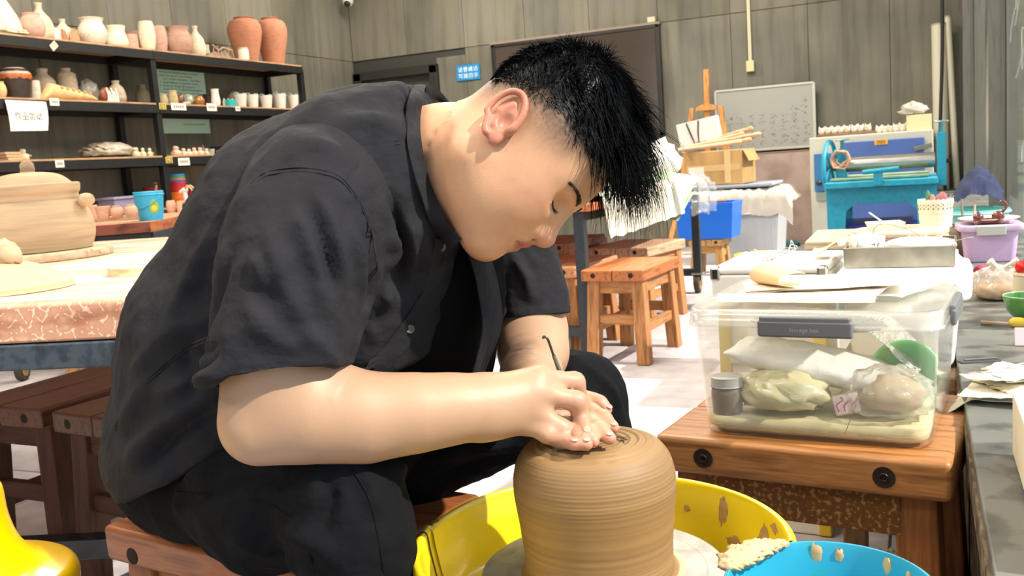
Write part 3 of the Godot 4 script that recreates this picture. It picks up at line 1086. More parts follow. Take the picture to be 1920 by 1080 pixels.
	solo("clay_shell", bg, clay_m(hx("dccfb4")), "flat cream shell-shaped clay piece in front of the large cream jar", "pottery").position = fl[0]
	for a in [[124, 69, 45, 26, 0.5, "a9765c", "curved brown shard leaning before the broken cream bottle"], [141, 71, 43, 20, -0.35, "b38a66", "flat tan tile shard leaning by the speckled jar"], [109, 67, 41, 17, 0.1, "e2ddcf", "curved white shard leaning on the broken cream bottle"]]:
		var q := at_shelf(a[0], a[1], a[2], a[3], -5.29, top)
		var pg := G.new()
		var w: float = q[1]
		pg.prism(PackedVector2Array([Vector2(-w, 0), Vector2(w * 0.9, 0.0), Vector2(w * 0.75, q[2] * 0.9), Vector2(-w * 0.1, q[2]), Vector2(-w * 0.9, q[2] * 0.55)]), 0.012)
		var o := solo("clay_shard", pg, clay_m(hx(a[5])), a[6], "shard", "shards on the top shelf")
		o.position = q[0] + Vector3(0.0, 0.004, 0)
		o.rotation = Vector3(-0.25, PI / 2 + a[4], 0)
	# little frame model and rubble in front of the tall jars
	var wm := at_shelf(420, 104, 78, 58, -5.3, top)
	var t := thing("frame_model", "small broken pink frame model with pickets on the top shelf", "model", wm[0])
	var wg := G.new()
	var L: float = wm[1]
	for k in 6:
		var zz: float = L - k * L * 0.36
		wg.rod(Vector3(0.02 * (k % 2), 0, zz), Vector3(0, wm[2] * (0.75 + 0.2 * sin(k * 2.0)), zz - 0.01), 0.004, -1, 6)
	part("picket", wg, clay_m(hx("b98f7c")), t).set_meta("kind", "stuff")
	var rg := G.new()
	rg.tube(PackedVector3Array([Vector3(0, wm[2] * 0.95, L), Vector3(0, wm[2] * 0.6, L * 0.5), Vector3(0, wm[2] * 0.85, 0), Vector3(0, wm[2] * 0.7, -L * 0.9)]), 0.006, 6)
	part("rail", rg, clay_m(hx("c6a692")), t)
	var ru := G.new()
	for k in 7:
		ru.blob(Vector3(-0.05, 0.02, L * (0.9 - 0.28 * k)), Vector3(0.03, 0.028 + 0.012 * (k % 3), 0.035), 0.6, 2.0, 90 + k, 12)
	part("rubble", ru, clay_m(hx("a8957f")), t).set_meta("kind", "stuff")
	var gj := at_shelf(457, 107, 84, 20, -5.24, top)
	var jr := thing("glass_jar", "small jar of white powder with a pale lid on the top shelf", "jar", gj[0])
	part("body", pot_g("straight", gj[1], gj[2] * 0.84, 20), M(hx("e4e2d2"), 0.3), jr)
	var lid := G.new()
	lid.lathe(PackedVector2Array([Vector2(0, gj[2] * 0.82), Vector2(gj[1] * 0.85, gj[2] * 0.82), Vector2(gj[1] * 0.85, gj[2] * 0.82), Vector2(gj[1] * 0.85, gj[2]), Vector2(gj[1] * 0.85, gj[2]), Vector2(0, gj[2])]), 18)
	part("lid", lid, M(hx("b9b6a4"), 0.5), jr)
	# yellow slab piece, plastic bundle, dripped piece
	var fs := at_shelf(127, 186, 155, 116, -5.27, h2)
	var fz := G.new()
	var prow := []
	for k in 13:
		var f := k / 12.0
		var row := PackedVector3Array()
		var hh: float = fs[2] * lerpf(1.0, 0.42, clampf((f - 0.2) / 0.8, 0, 1)) * smoothstep(-0.02, 0.16, f) * (1.0 - 0.5 * smoothstep(0.9, 1.0, f))
		for j in 14:
			var a := TAU * j / 14
			row.push_back(Vector3(cos(a) * 0.05 * (0.5 + 0.5 * smoothstep(0.0, 0.2, f)), maxf(hh * (0.5 + 0.5 * sin(a)), 0.0), fs[1] - f * 2.0 * fs[1]))
		prow.append(row)
	fz.grid(prow, true, false)
	var sl := thing("clay_slab", "long yellow clay piece with a row of raised marks on the middle shelf", "pottery", fs[0])
	part("body", fz, clay_m(hx("e0bb84"), 0.6), sl)
	for k in 6:
		var bgm := G.new()
		bgm.ell(Vector3(0.045, fs[2] * (0.72 - 0.055 * k), fs[1] * (0.35 - 0.22 * k)), Vector3(0.008, 0.012, 0.011), 8)
		part("mark", bgm, clay_m(hx("c79a63"), 0.6), sl)
	var cl := at_shelf(167, 184, 143, 36, -5.42, h2)
	var cg := G.new()
	cg.blob(Vector3(0, cl[2] * 0.5, 0), Vector3(cl[1] * 0.8, cl[2] * 0.5, cl[1]), 0.35, 3.0, 15, 28, Basis.IDENTITY, false, true)
	solo("wrapped_bundle", cg, M(hx("9b9a92"), 0.3), "grey plastic-wrapped bundle behind the yellow clay piece", "bundle").position = cl[0]
	var ds := at_shelf(200, 187, 160, 32, -5.28, h2)
	var dt := thing("dripped_sculpture", "red-brown clay piece with white glaze drips", "sculpture", ds[0])
	var dg := G.new()
	dg.blob(Vector3(0, ds[2] * 0.5, 0.0), Vector3(0.03, ds[2] * 0.52, ds[1] * 0.85), 0.3, 2.0, 19, 20)
	part("body", dg, M(hx("8e5238"), 0.4), dt)
	var dr := G.new()
	for k in 5:
		dr.tube(PackedVector3Array([Vector3(0.034, ds[2] * (0.95 - 0.2 * (k % 2)), ds[1] * (0.4 - 0.34 * k)), Vector3(0.042, ds[2] * 0.45, ds[1] * (0.3 - 0.34 * k)), Vector3(0.045, 0.0, ds[1] * (0.45 - 0.36 * k))]), [0.006, 0.006, 0.009], 6)
	part("glaze_drip", dr, M(hx("ece8de"), 0.25), dt, "white glaze drips")
	# right bay of the middle shelf
	var bx := at_shelf(391, 192, 168, 27, -5.36, h2)
	var wb := thing("woven_box", "dark brown woven box behind the honey brown jar", "box", bx[0])
	part("body", boxg(Vector3(0, bx[2] * 0.42, 0), Vector3(0.1, bx[2] * 0.84, bx[1] * 2), 0.004), M(hx("3c2f28"), 0.7, {"tex": nz(0.08, [0.0, gy(0.5), 1.0, gy(1.4)], 3, 2, 5), "scale": Vector3(6, 6, 6)}), wb)
	part("lid", boxg(Vector3(0, bx[2] * 0.92, 0), Vector3(0.108, bx[2] * 0.16, bx[1] * 2.1), 0.004), M(hx("33281f"), 0.7), wb)
	var cp := at_shelf(353, 191, 170, 22, -5.33, h2)
	var cpg := G.new()
	cpg.blob(Vector3(0, cp[2] * 0.5, 0), Vector3(cp[1], cp[2] * 0.5, cp[1]), 0.3, 3.0, 23, 20, Basis.IDENTITY, false, true)
	solo("wrapped_bundle", cpg, M(hx("98a08c"), 0.25), "small greenish bundle in clear wrap before the green poster", "bundle").position = cp[0]
	var di := at_shelf(350, 193, 188, 15, -5.24, h2)
	solo("clay_dish", pot_g("bowl", di[1], di[2], 20), M(hx("e9e6da"), 0.3), "tiny white dish at the front of the middle shelf", "dish").position = di[0]
	for k in 3:
		var b3 := at_shelf(421 + k * 7.5, 195, 179, 6.5, -5.29, h2)
		var bo := thing("paint_bottle", ["small white bottle left of two others above the teal box", "small white bottle between two others behind the teal box", "small white bottle right of two others behind the teal box"][k], "bottle", b3[0], 0.0, "small white bottles")
		part("body", pot_g("straight", b3[1], b3[2] * 0.7, 12), M(hx("e6e6de"), 0.4), bo)
		var cg2 := G.new()
		cg2.lathe(PackedVector2Array([Vector2(b3[1] * 0.9, b3[2] * 0.7), Vector2(b3[1] * 0.45, b3[2] * 0.85), Vector2(b3[1] * 0.3, b3[2]), Vector2(0, b3[2])]), 12)
		part("cap", cg2, M(hx("dcc9b8"), 0.4), bo)
	var tb := at_shelf(433, 197, 185, 20, -5.24, h2)
	var tbx := thing("card_box", "small teal card box on the middle shelf", "box", tb[0])
	part("body", boxg(Vector3(0, tb[2] / 2, 0), Vector3(0.05, tb[2], tb[1] * 2), 0.002), M(hx("2fa7a8"), 0.5), tbx)
	part("flap", boxg(Vector3(0.0, tb[2] + 0.0015, 0), Vector3(0.048, 0.002, tb[1] * 1.9), 0.0005), M(hx("58bcbc"), 0.5), tbx)
	var dm := at_shelf(443, 196, 161, 49, -5.52, h2)
	var dmg := G.new()
	dmg.lathe(smooth([Vector2(dm[1], 0), Vector2(dm[1] * 0.96, dm[2] * 0.3), Vector2(dm[1] * 0.75, dm[2] * 0.72), Vector2(dm[1] * 0.35, dm[2] * 0.97), Vector2(0, dm[2])], 4), 32, Transform3D(Basis.from_scale(Vector3(0.6, 1, 1)), Vector3.ZERO))
	var dmo := solo("clay_bowl", dmg, clay_m(hx("a7a394")), "grey bowl turned upside down behind the white baskets", "bowl")
	dmo.position = dm[0]
	for k in 5:
		var b5 := at_shelf([452, 474, 500, 526, 552][k], [197, 198, 199, 200, 201][k], [172, 173, 175, 172, 174][k], 25, -5.31 - 0.01 * (k % 2), h2)
		var ba := thing("white_basket", ["white two-handled plastic basket next to the teal box", "white plastic basket, second from the teal box", "white plastic basket in the middle of the row of five", "white plastic basket, second from the shelf's end", "white plastic basket at the right end of the shelf"][k], "basket", b5[0], 0.0, "white baskets on the middle shelf")
		var bm := M(hx("d6d5cc"), 0.45)
		part("body", pot_g("cup", b5[1], b5[2], 24, 0.05), bm, ba)
		for sgn in [-1.0, 1.0]:
			var hg := G.new()
			var hp := PackedVector3Array()
			for q in 8:
				var a := PI * q / 7.0
				hp.push_back(Vector3(cos(a) * b5[1] * 0.4, b5[2] * (0.96 + 0.16 * sin(a)), sgn * b5[1] * 0.94))
			hg.tube(hp, 0.0035, 6)
			part("handle", hg, bm, ba)
	# lowest visible shelf
	var bm2 := M(hx("c8ac84"), 0.8)
	for k in 3:
		var q := at_shelf(14 - k * 2, 302, 296, 34, -5.3, h3)
		solo("clay_board", boxg(Vector3(0, 0.009, 0), Vector3(0.16, 0.016, q[1] * 2), 0.003), bm2, ["flat tan board at the bottom of a stack of three on the third shelf", "flat tan board in the middle of the stack of three", "flat tan board on top of the stack of three"][k], "board", "stacked boards").position = q[0] + Vector3(0, k * 0.0175, 0)
	figurine(at_shelf(45, 300, 278, 20, -5.28, h3), hx("e2d6b4"), "pale yellow figurine standing alone on the third shelf", 0, "figurines on the third shelf")
	var pb := at_shelf(202, 296, 267, 92, -5.38, h3)
	var pg2 := G.new()
	pg2.blob(Vector3(0, pb[2] * 0.42, 0), Vector3(0.13, pb[2] * 0.5, pb[1]), 0.45, 3.2, 31, 36, Basis.IDENTITY, true, true)
	solo("plastic_bag", pg2, M(hx("c3b9a6"), 0.2, {"back": Color(0.35, 0.33, 0.3)}), "crumpled translucent bag of pale clay pieces on the third shelf", "bag").position = pb[0]
	var fl_l := ["cream figurine with two heads next to the crumpled bag", "small cone-shaped cream figurine, second from the crumpled bag", "small cone-shaped cream figurine beside the shelf upright", "pinkish dragon-like figurine at the start of the right bay", "round cream figurine next to the dragon-like one", "cream figurine with pointed ears, third in the right bay", "plump cream figurine, fourth in the right bay", "cream figurine below the lilac spike", "leaning cream figurine beside the pale green cup"]
	var fx := [[256, 17, 277], [269, 12, 278], [282, 12, 279], [331, 20, 274], [345, 14, 278], [355, 14, 279], [365, 14, 276], [376, 14, 275], [388, 12, 277]]
	for k in 9:
		var a: Array = fx[k]
		figurine(at_shelf(a[0], 295 if k < 3 else 293 - (a[0] - 320) * 0.06, a[2], a[1], -5.28, h3), hx(["dfd2b0", "e3d6b6", "dccfae", "dab99f", "e2c9ae", "e4cfb4", "dcc2a4", "e0c6aa", "dfcbb2"][k]), fl_l[k], k + 1, "figurines on the third shelf")
	var sp := at_shelf(382, 288, 265, 7, -5.4, h3)
	var spg := G.new()
	spg.lathe(PackedVector2Array([Vector2(0, 0), Vector2(sp[1], 0), Vector2(sp[1] * 0.8, sp[2] * 0.5), Vector2(0.0, sp[2])]), 12)
	solo("clay_spike", spg, M(hx("a88f9f"), 0.6), "thin lilac spike behind the cream figurines", "spike").position = sp[0]
	for a in [[398, 289, 279, 11, "9db198", "pale green cup beside the figurines"], [412, 288, 281, 12, "d2bd63", "little yellow cup before the dark blue tray"], [433, 288, 281, 14, "8da585", "little green cup before the dark blue tray"], [453, 287, 281, 12, "d8d0c0", "little white cup near the blue bottle"]]:
		var q := at_shelf(a[0], a[1], a[2], a[3], -5.25, h3)
		solo("clay_cup", pot_g("cup", q[1], q[2], 16), M(hx(a[4]), 0.4), a[5], "cup", "little cups on the third shelf").position = q[0]
	var tr := at_shelf(431, 289, 273, 52, -5.38, h3)
	var tg := thing("plastic_tray", "dark blue plastic tray behind the little cups", "tray", tr[0])
	part("body", tray_g(0.2, tr[1] * 2, tr[2], 0.006), M(hx("2d3350"), 0.4), tg)
	part("rim", frame_g(0.214, tr[1] * 2 + 0.014, 0.01, 0.006, tr[2]), M(hx("3a4063"), 0.4), tg)
	var bb := at_shelf(468, 286, 251, 9, -5.3, h3)
	var bbt := thing("blue_bottle", "slim blue squeeze bottle standing on the third shelf", "bottle", bb[0])
	part("body", pot_g("straight", bb[1], bb[2] * 0.7, 16), M(hx("2b6fb5"), 0.35), bbt)
	var bcap := G.new()
	bcap.lathe(PackedVector2Array([Vector2(bb[1] * 0.97, bb[2] * 0.7), Vector2(bb[1] * 0.5, bb[2] * 0.78), Vector2(bb[1] * 0.25, bb[2]), Vector2(0, bb[2])]), 16)
	part("nozzle", bcap, M(hx("2f7cc4"), 0.35), bbt)
	var cb2 := at_shelf(486, 284, 263, 30, -5.36, h3)
	var cbx := thing("card_box", "beige card box beside the blue bottle", "box", cb2[0])
	part("body", boxg(Vector3(0, cb2[2] / 2, 0), Vector3(0.1, cb2[2], cb2[1] * 2), 0.002), M(hx("b09c86"), 0.8), cbx)
	part("flap", boxg(Vector3(0, cb2[2] + 0.002, 0.02), Vector3(0.1, 0.003, cb2[1]), 0.001), M(hx("bba892"), 0.8), cbx)
	build_tables()

func ring_prof(r: float, w: float, y: float) -> PackedVector2Array:
	var p := PackedVector2Array()
	for k in 9:
		var a := TAU * k / 8.0
		p.push_back(Vector2(r + cos(a) * w * 0.5, y + sin(a) * w * 0.5))
	return p
func tray_g(x: float, z: float, h: float, th: float, taper := 0.9) -> G:
	var g := G.new()
	g.box(Vector3(0, th / 2, 0), Vector3(x * taper, th, z * taper), 0.001)
	for s in [-1.0, 1.0]:
		var a := [Vector3(s * x / 2, h, -z / 2), Vector3(s * x / 2, h, z / 2), Vector3(s * x * taper / 2, 0, z * taper / 2), Vector3(s * x * taper / 2, 0, -z * taper / 2)]
		g.sheet([PackedVector3Array([a[0], a[1]]), PackedVector3Array([a[3], a[2]])], th * -s)
		var b := [Vector3(-x / 2, h, s * z / 2), Vector3(x / 2, h, s * z / 2), Vector3(x * taper / 2, 0, s * z * taper / 2), Vector3(-x * taper / 2, 0, s * z * taper / 2)]
		g.sheet([PackedVector3Array([b[0], b[1]]), PackedVector3Array([b[3], b[2]])], th * s)
	return g
func frame_g(x: float, z: float, w: float, h: float, y: float) -> G:
	var g := G.new()
	for s in [-1.0, 1.0]:
		g.box(Vector3(s * (x - w) / 2, y, 0), Vector3(w, h, z), 0.002)
		g.box(Vector3(0, y, s * (z - w) / 2), Vector3(x - 2 * w, h, w), 0.002)
	return g
func stroke(img: Image, a: Vector2, b: Vector2, w: int, c: Color) -> void:
	var n := int(a.distance_to(b)) + 1
	for i in n + 1:
		var p := a.lerp(b, float(i) / n)
		img.fill_rect(Rect2i(int(p.x) - w / 2, int(p.y) - w / 2, w, w), c)
# a thin printed sheet standing upright, facing along +z before it is turned by yaw
func flat_print(p: Vector3, w: float, h: float, yaw: float, th := 0.002) -> G:
	var g := G.new()
	var b := Basis(Vector3.UP, yaw)
	g.xf = Transform3D(b, p)
	var a := [Vector3(-w / 2, h / 2, th / 2), Vector3(w / 2, h / 2, th / 2), Vector3(w / 2, -h / 2, th / 2), Vector3(-w / 2, -h / 2, th / 2)]
	var nn := Vector3(0, 0, 1)
	g.tri(a[0], a[1], a[2], nn, nn, nn, Vector2(0, 0), Vector2(1, 0), Vector2(1, 1))
	g.tri(a[0], a[2], a[3], nn, nn, nn, Vector2(0, 0), Vector2(1, 1), Vector2(0, 1))
	g.box(Vector3(0, 0, -0.0005), Vector3(w, h, th - 0.0012), 0.0)
	return g
func curved_sheet(c: Array, bend: float) -> G:
	var g := G.new()
	var rows := []
	var nv: Vector3 = (c[1] - c[0]).cross(c[3] - c[0]).normalized()
	for i in 9:
		var row := PackedVector3Array()
		for j in 9:
			var u := j / 8.0
			var v := i / 8.0
			var p: Vector3 = c[0].lerp(c[1], u).lerp(c[3].lerp(c[2], u), v)
			row.push_back(p - nv * bend * sin(v * PI) * (0.6 + 0.4 * u))
		rows.append(row)
	# picture's top is row 0
	var flipped := rows.duplicate()
	flipped.reverse()
	g.grid(flipped)
	return g
func figurine(s: Array, c: Color, label: String, k: int, group: String) -> void:
	var t := thing("clay_figurine", label, "figurine", s[0], 0.0, group)
	var m := clay_m(c, 0.6)
	var g := G.new()
	var r: float = s[1]
	var h: float = s[2]
	g.lathe(smooth([Vector2(0, 0), Vector2(r * 0.9, 0), Vector2(r, h * 0.25), Vector2(r * 0.7, h * 0.5), Vector2(r * 0.4, h * 0.62), Vector2(0, h * 0.66)], 4), 16)
	part("body", g, m, t)
	var hg := G.new()
	hg.blob(Vector3(0, h * 0.76, 0), Vector3(r * 0.55, h * 0.22, r * 0.55), 0.3, 2.5, k + 3, 14)
	for sg in [-1.0, 1.0]:
		hg.rod(Vector3(0, h * 0.86, sg * r * 0.3), Vector3(0, h * (1.02 if k % 2 else 0.95), sg * r * 0.45), r * 0.16, 0.001, 6)
	part("head", hg, m, t)
	var ag := G.new()
	for sg in [-1.0, 1.0]:
		ag.rod(Vector3(0.0, h * 0.52, sg * r * 0.5), Vector3(r * 0.5, h * 0.34, sg * r * (0.95 if k % 3 else 1.3)), r * 0.22, r * 0.13, 6)
	part("arm", ag, m, t)
# square stool of solid wood; x is its short side, z its long side
func stool(label: String, at: Vector3, yaw: float, w: float, d: float, c: Color, seat_c: Color, group: String, h := 0.43, seat_rough := 0.45) -> Node3D:
	var t := thing("wooden_stool", label, "stool", at, yaw, group)
	var th := 0.052
	var sm := wood(seat_c, 2, seat_rough, 5)
	var n := 2
	for k in n:
		var x := -w / 2 + w * (k + 0.5) / n
		part("seat_plank", boxg(Vector3(x, h - th / 2, 0), Vector3(w / n - 0.0015, th, d), 0.007), sm, t)
	for sz in [-1.0, 1.0]:
		for sx in [-1.0, 1.0]:
			var hg := G.new()
			hg.lathe(PackedVector2Array([Vector2(0, 0.0006), Vector2(0.011, 0.0006), Vector2(0.012, 0.0), Vector2(0.012, -0.004)]), 14, Transform3D(Basis(Vector3.RIGHT, PI / 2 * sz), Vector3(sx * w * 0.3, h - th / 2, sz * d / 2)))
			part("dowel_hole", hg, M(hx("2a1a10"), 0.9), t)
			part("leg", leg_g(Vector3(sx * (w / 2 - 0.045), h - th, sz * (d / 2 - 0.06)), Vector3(sx * (w / 2 - 0.028), 0, sz * (d / 2 - 0.04)), 0.058), wood(c, 1, 0.7, 6), t)
	for sx in [-1.0, 1.0]:
		part("apron", boxg(Vector3(sx * (w / 2 - 0.04), h - th - 0.03, 0), Vector3(0.022, 0.06, d - 0.16), 0.003), wood(c, 2, 0.7, 7), t)
		part("stretcher", boxg(Vector3(sx * (w / 2 - 0.036), 0.16, 0), Vector3(0.026, 0.045, d - 0.14), 0.004), wood(c, 2, 0.7, 8), t)
	for sz in [-1.0, 1.0]:
		part("apron", boxg(Vector3(0, h - th - 0.03, sz * (d / 2 - 0.055)), Vector3(w - 0.13, 0.06, 0.022), 0.003), wood(c, 0, 0.7, 7), t)
		part("stretcher", boxg(Vector3(0, 0.2, sz * (d / 2 - 0.05)), Vector3(w - 0.11, 0.045, 0.026), 0.004), wood(c, 0, 0.7, 8), t)
	return t
func leg_g(a: Vector3, b: Vector3, w: float) -> G:
	var g := G.new()
	g.bar(b, a, w, w, 0.005, Vector3.BACK)
	return g

var h4 := 0.78
func on4(x: float, y: float, px: float) -> Vector3:
	var q := onX(x, y, px)
	q.y = h4
	return q
func build_tables() -> void:
	var worn := nz(0.008, [0.0, Color(0.78, 0.62, 0.56), 0.35, Color(0.88, 0.76, 0.70), 0.5, Color(0.95, 0.87, 0.80), 0.7, Color(1.0, 0.95, 0.88), 1.0, Color(1.0, 0.98, 0.93)], 3, 6, 12)
	var crack := nz(0.03, [0.0, Color(1.0, 0.97, 0.93), 0.07, Color(1.0, 0.96, 0.9), 0.13, Color(0.82, 0.68, 0.6), 0.5, Color(0.86, 0.72, 0.64), 0.8, Color(0.9, 0.8, 0.74), 1.0, Color(0.97, 0.92, 0.88)], 2, 2, 8, 512, 4)
	var steel := M(hx("3b4650"), 0.45, {"tex": nz(0.03, [0.0, Color(0.5, 0.55, 0.6), 0.5, Color(0.85, 0.9, 0.95), 0.56, Color(2.4, 2.4, 2.3), 0.62, Color(0.9, 0.95, 1.0), 1.0, Color(2.6, 2.6, 2.5)], 3, 5, 16), "scale": Vector3(3, 3, 3)})
	# near table
	var ya := deg_to_rad(15.6)
	var fp := Vector3(-1.305, 0, -1.135)
	var t := thing("work_table", "big worn whitish work table with a cracked painted edge, nearest on the left", "table", fp, ya)
	var x0 := -1.7
	var x1 := 0.22
	for k in 7:
		var z0 := -0.24 * k - 0.055
		part("top_plank", boxg(Vector3((x0 + x1) / 2, 0.725, z0 - 0.12), Vector3(x1 - x0, 0.05, 0.2385), 0.002), M([hx("f2dfd0"), hx("eedccf"), hx("e6cfc2"), hx("f3e4d8")][k % 4], 0.6, {"tex": worn, "scale": Vector3(0.5, 2, 3.2)}), t)
	part("edge_board", boxg(Vector3((x0 + x1) / 2, 0.717, -0.027), Vector3(x1 - x0, 0.066, 0.055), 0.006), M(hx("f0d8c8"), 0.6, {"tex": crack, "scale": Vector3(2.6, 2.6, 2.6), "detail": nz(0.012, [0.0, Color(0.8, 0.72, 0.68), 0.5, Color(1, 1, 1), 1.0, Color(1.25, 1.25, 1.25)], 3, 5, 44), "dscale": Vector3(1.6, 5, 3)}), t, "edge board with crackled white paint")
	part("edge_board", boxg(Vector3((x0 + x1) / 2, 0.717, -1.765), Vector3(x1 - x0, 0.066, 0.055), 0.006), M(hx("f0d8c8"), 0.6, {"tex": crack, "scale": Vector3(1.2, 2.4, 2.4)}), t)
	for z in [-0.02, -1.75]:
		part("frame_rail", boxg(Vector3((x0 + x1) / 2, 0.66, z), Vector3(x1 - x0 - 0.01, 0.045, 0.045), 0.004), steel, t)
	for x in [x0 + 0.03, x1 - 0.03]:
		part("frame_rail", boxg(Vector3(x, 0.66, -0.88), Vector3(0.045, 0.045, 1.68), 0.004), steel, t)
		for z in [-0.06, -1.72]:
			part("leg", boxg(Vector3(x, 0.32, z), Vector3(0.05, 0.64, 0.05), 0.004), steel, t)
	# dish board under the big pot, the pot itself
	var pc := onY(72, 470, 0.775)
	var bd := thing("round_bat", "flat pale board under the big lidded pot", "board", Vector3(pc.x, 0.75, pc.z), ya)
	var bg := G.new()
	bg.lathe(PackedVector2Array([Vector2(0, 0), Vector2(0.195, 0), Vector2(0.2, 0.004), Vector2(0.2, 0.02), Vector2(0.196, 0.024), Vector2(0, 0.024)]), 40)
	part("board", bg, wood(hx("ead9b8"), 0, 0.7, 9), bd)
	var pm := M(hx("c7b190"), 0.82, {"tex": nz(0.012, [0.0, Color(0.82, 0.8, 0.76), 0.5, Color(0.97, 0.97, 0.97), 1.0, Color(1.1, 1.07, 1.03)], 3, 5, 6), "scale": Vector3(0.8, 9, 0.8), "bump": nz(0.012, [0.0, gy(0), 1.0, gy(1)], 3, 5, 6), "bs": 0.25})
	var kd := depth(pc) / F
	var bp := thing("lidded_pot", "big tan lidded clay pot with side lugs on the near table", "pot", Vector3(pc.x, 0.774, pc.z), ya)
	var R := 103.0 * kd
	var hb := 86.0 * kd
	var g := G.new()
	g.lathe(smooth([Vector2(0, 0), Vector2(R * 0.82, 0), Vector2(R * 0.93, hb * 0.08), Vector2(R, hb * 0.35), Vector2(R * 0.98, hb * 0.65), Vector2(R * 0.88, hb * 0.97), Vector2(R * 0.80, hb * 1.08)], 6), 64)
	part("body", g, pm, bp)
	var rg := G.new()
	rg.lathe(smooth([Vector2(R * 0.78, hb * 1.04), Vector2(R * 0.80, hb * 1.08), Vector2(R * 0.79, hb * 1.2), Vector2(R * 0.82, hb * 1.26), Vector2(R * 0.83, hb * 1.42), Vector2(R * 0.74, hb * 1.43), Vector2(R * 0.70, hb * 1.3)], 5), 64)
	part("collar", rg, pm, bp)
	var lgd := G.new()
	lgd.lathe(smooth([Vector2(R * 0.70, hb * 1.40), Vector2(R * 0.68, hb * 1.47), Vector2(R * 0.52, hb * 1.62), Vector2(R * 0.28, hb * 1.69), Vector2(0, hb * 1.71)], 5), 56)
	var ld := part("lid", lgd, M(hx("cdb295"), 0.82, {"tex": nz(0.012, [0.0, Color(0.82, 0.8, 0.76), 1.0, Color(1.1, 1.07, 1.03)], 3, 5, 6), "scale": Vector3(1, 6, 1)}), bp)
	part("knob", skull_g(Vector3(0, hb * 1.68, 0), hb * 0.27), clay_m(hx("a99378")), ld, "pierced skull-like knob")
	for s in [0.1, PI + 0.35]:
		var hg := G.new()
		hg.blob(Vector3(cos(s) * R * 1.0, hb * 1.03, -sin(s) * R * 1.0), Vector3(R * 0.13, hb * 0.15, R * 0.2), 0.15, 1.5, 8, 20, Basis(Vector3.UP, s))
		part("lug", hg, pm, bp)
	# spare lid in front of it
	var lc := onY(6, 527, 0.77)
	var sl := thing("pot_lid", "shallow round clay lid with an animal knob lying at the table's front", "lid", Vector3(lc.x, 0.75, lc.z), ya)
	var lr := 118.0 * depth(lc) / F
	var lg := G.new()
	lg.lathe(smooth([Vector2(0, 0), Vector2(lr * 0.96, 0), Vector2(lr, 0.006), Vector2(lr * 0.97, 0.016), Vector2(lr * 0.6, 0.044), Vector2(lr * 0.3, 0.056), Vector2(0, 0.058)], 4), 56)
	part("body", lg, M(hx("cdb98f"), 0.8, {"tex": nz(0.012, [0.0, Color(0.85, 0.83, 0.8), 1.0, Color(1.08, 1.06, 1.02)], 3, 5, 6), "scale": Vector3(3, 3, 3)}), sl)
	var kg := skull_g(Vector3(0.01, 0.05, 0.0), 0.05)
	kg.blob(Vector3(0.03, 0.068, 0.01), Vector3(0.024, 0.022, 0.02), 0.4, 2.2, 12, 16)
	kg.blob(Vector3(-0.035, 0.062, 0.01), Vector3(0.03, 0.012, 0.015), 0.4, 2.2, 13, 14)
	part("knob", kg, clay_m(hx("b9a183")), sl, "crouching animal knob")
	# round bat by the potter's back
	var rc := onY(292, 500, 0.76)
	var rb := thing("round_bat", "round pale wooden bat lying flat beside the seated man's back", "board", Vector3(rc.x, 0.75, rc.z), 0.3)
	var rr := 84.0 * depth(rc) / F
	var rbg := G.new()
	rbg.lathe(PackedVector2Array([Vector2(0, 0), Vector2(rr, 0), Vector2(rr, 0), Vector2(rr, 0.018), Vector2(rr, 0.018), Vector2(0, 0.018)]), 40)
	part("board", rbg, wood(hx("e6d3b0"), 0, 0.7, 10), rb)
	# far table with its buckets and cups
	var tb := thing("work_table", "brown-edged work table with the blue bucket on it, by the shelves", "table", Vector3(-3.843, 0, -3.918), deg_to_rad(27.0))
	var brown := M(hx("8c4a34"), 0.5, {"tex": nz(0.014, [0.0, Color(0.6, 0.55, 0.55), 0.5, Color(0.95, 0.95, 0.95), 0.75, Color(1.2, 1.2, 1.2), 1.0, Color(1.7, 1.8, 1.9)], 3, 5, 19), "scale": Vector3(1.2, 4, 4)})
	var org := M(hx("c7764a"), 0.5, {"tex": nz(0.014, [0.0, Color(0.7, 0.65, 0.6), 0.6, Color(1, 1, 1), 1.0, Color(1.25, 1.3, 1.35)], 3, 5, 20), "scale": Vector3(4, 4, 1.2)})
	for k in 7:
		part("top_plank", boxg(Vector3(-0.36, 0.728, -0.12 - 0.22 * k), Vector3(0.69, 0.044, 0.2185), 0.003), M(hx("d9b9a2"), 0.6, {"tex": worn, "scale": Vector3(0.6, 2, 3)}), tb)
	part("edge_board", boxg(Vector3(-0.36, 0.722, -0.005), Vector3(0.72, 0.058, 0.012), 0.003), brown, tb)
	part("edge_board", boxg(Vector3(-0.006, 0.722, -0.785), Vector3(0.014, 0.058, 1.55), 0.003), org, tb)
	for z in [-0.03, -1.5]:
		part("frame_rail", boxg(Vector3(-0.36, 0.672, z), Vector3(0.7, 0.04, 0.045), 0.004), metal_frame(Color(0.1, 0.11, 0.12)), tb)
		for x in [-0.06, -0.66]:
			part("leg", boxg(Vector3(x, 0.33, z - 0.03), Vector3(0.05, 0.65, 0.05), 0.004), metal_frame(Color(0.1, 0.11, 0.12)), tb)
	part("frame_rail", boxg(Vector3(-0.02, 0.672, -0.77), Vector3(0.045, 0.04, 1.44), 0.004), steel, tb)
	var H := 0.75
	# plank under the cups
	var ca := onY(160, 418, H)
	var cbp := onY(252, 412, H)
	var pl := thing("wooden_plank", "pale plank carrying the row of pink clay cups", "plank", (ca + cbp) / 2, atan2(-(cbp - ca).z, (cbp - ca).x))
	part("board", boxg(Vector3(-0.05, 0.014, -0.05), Vector3(ca.distance_to(cbp) + 0.2, 0.028, 0.16), 0.003), wood(hx("cbb093"), 0, 0.7, 11), pl)
	var pinkc := "dcb094"
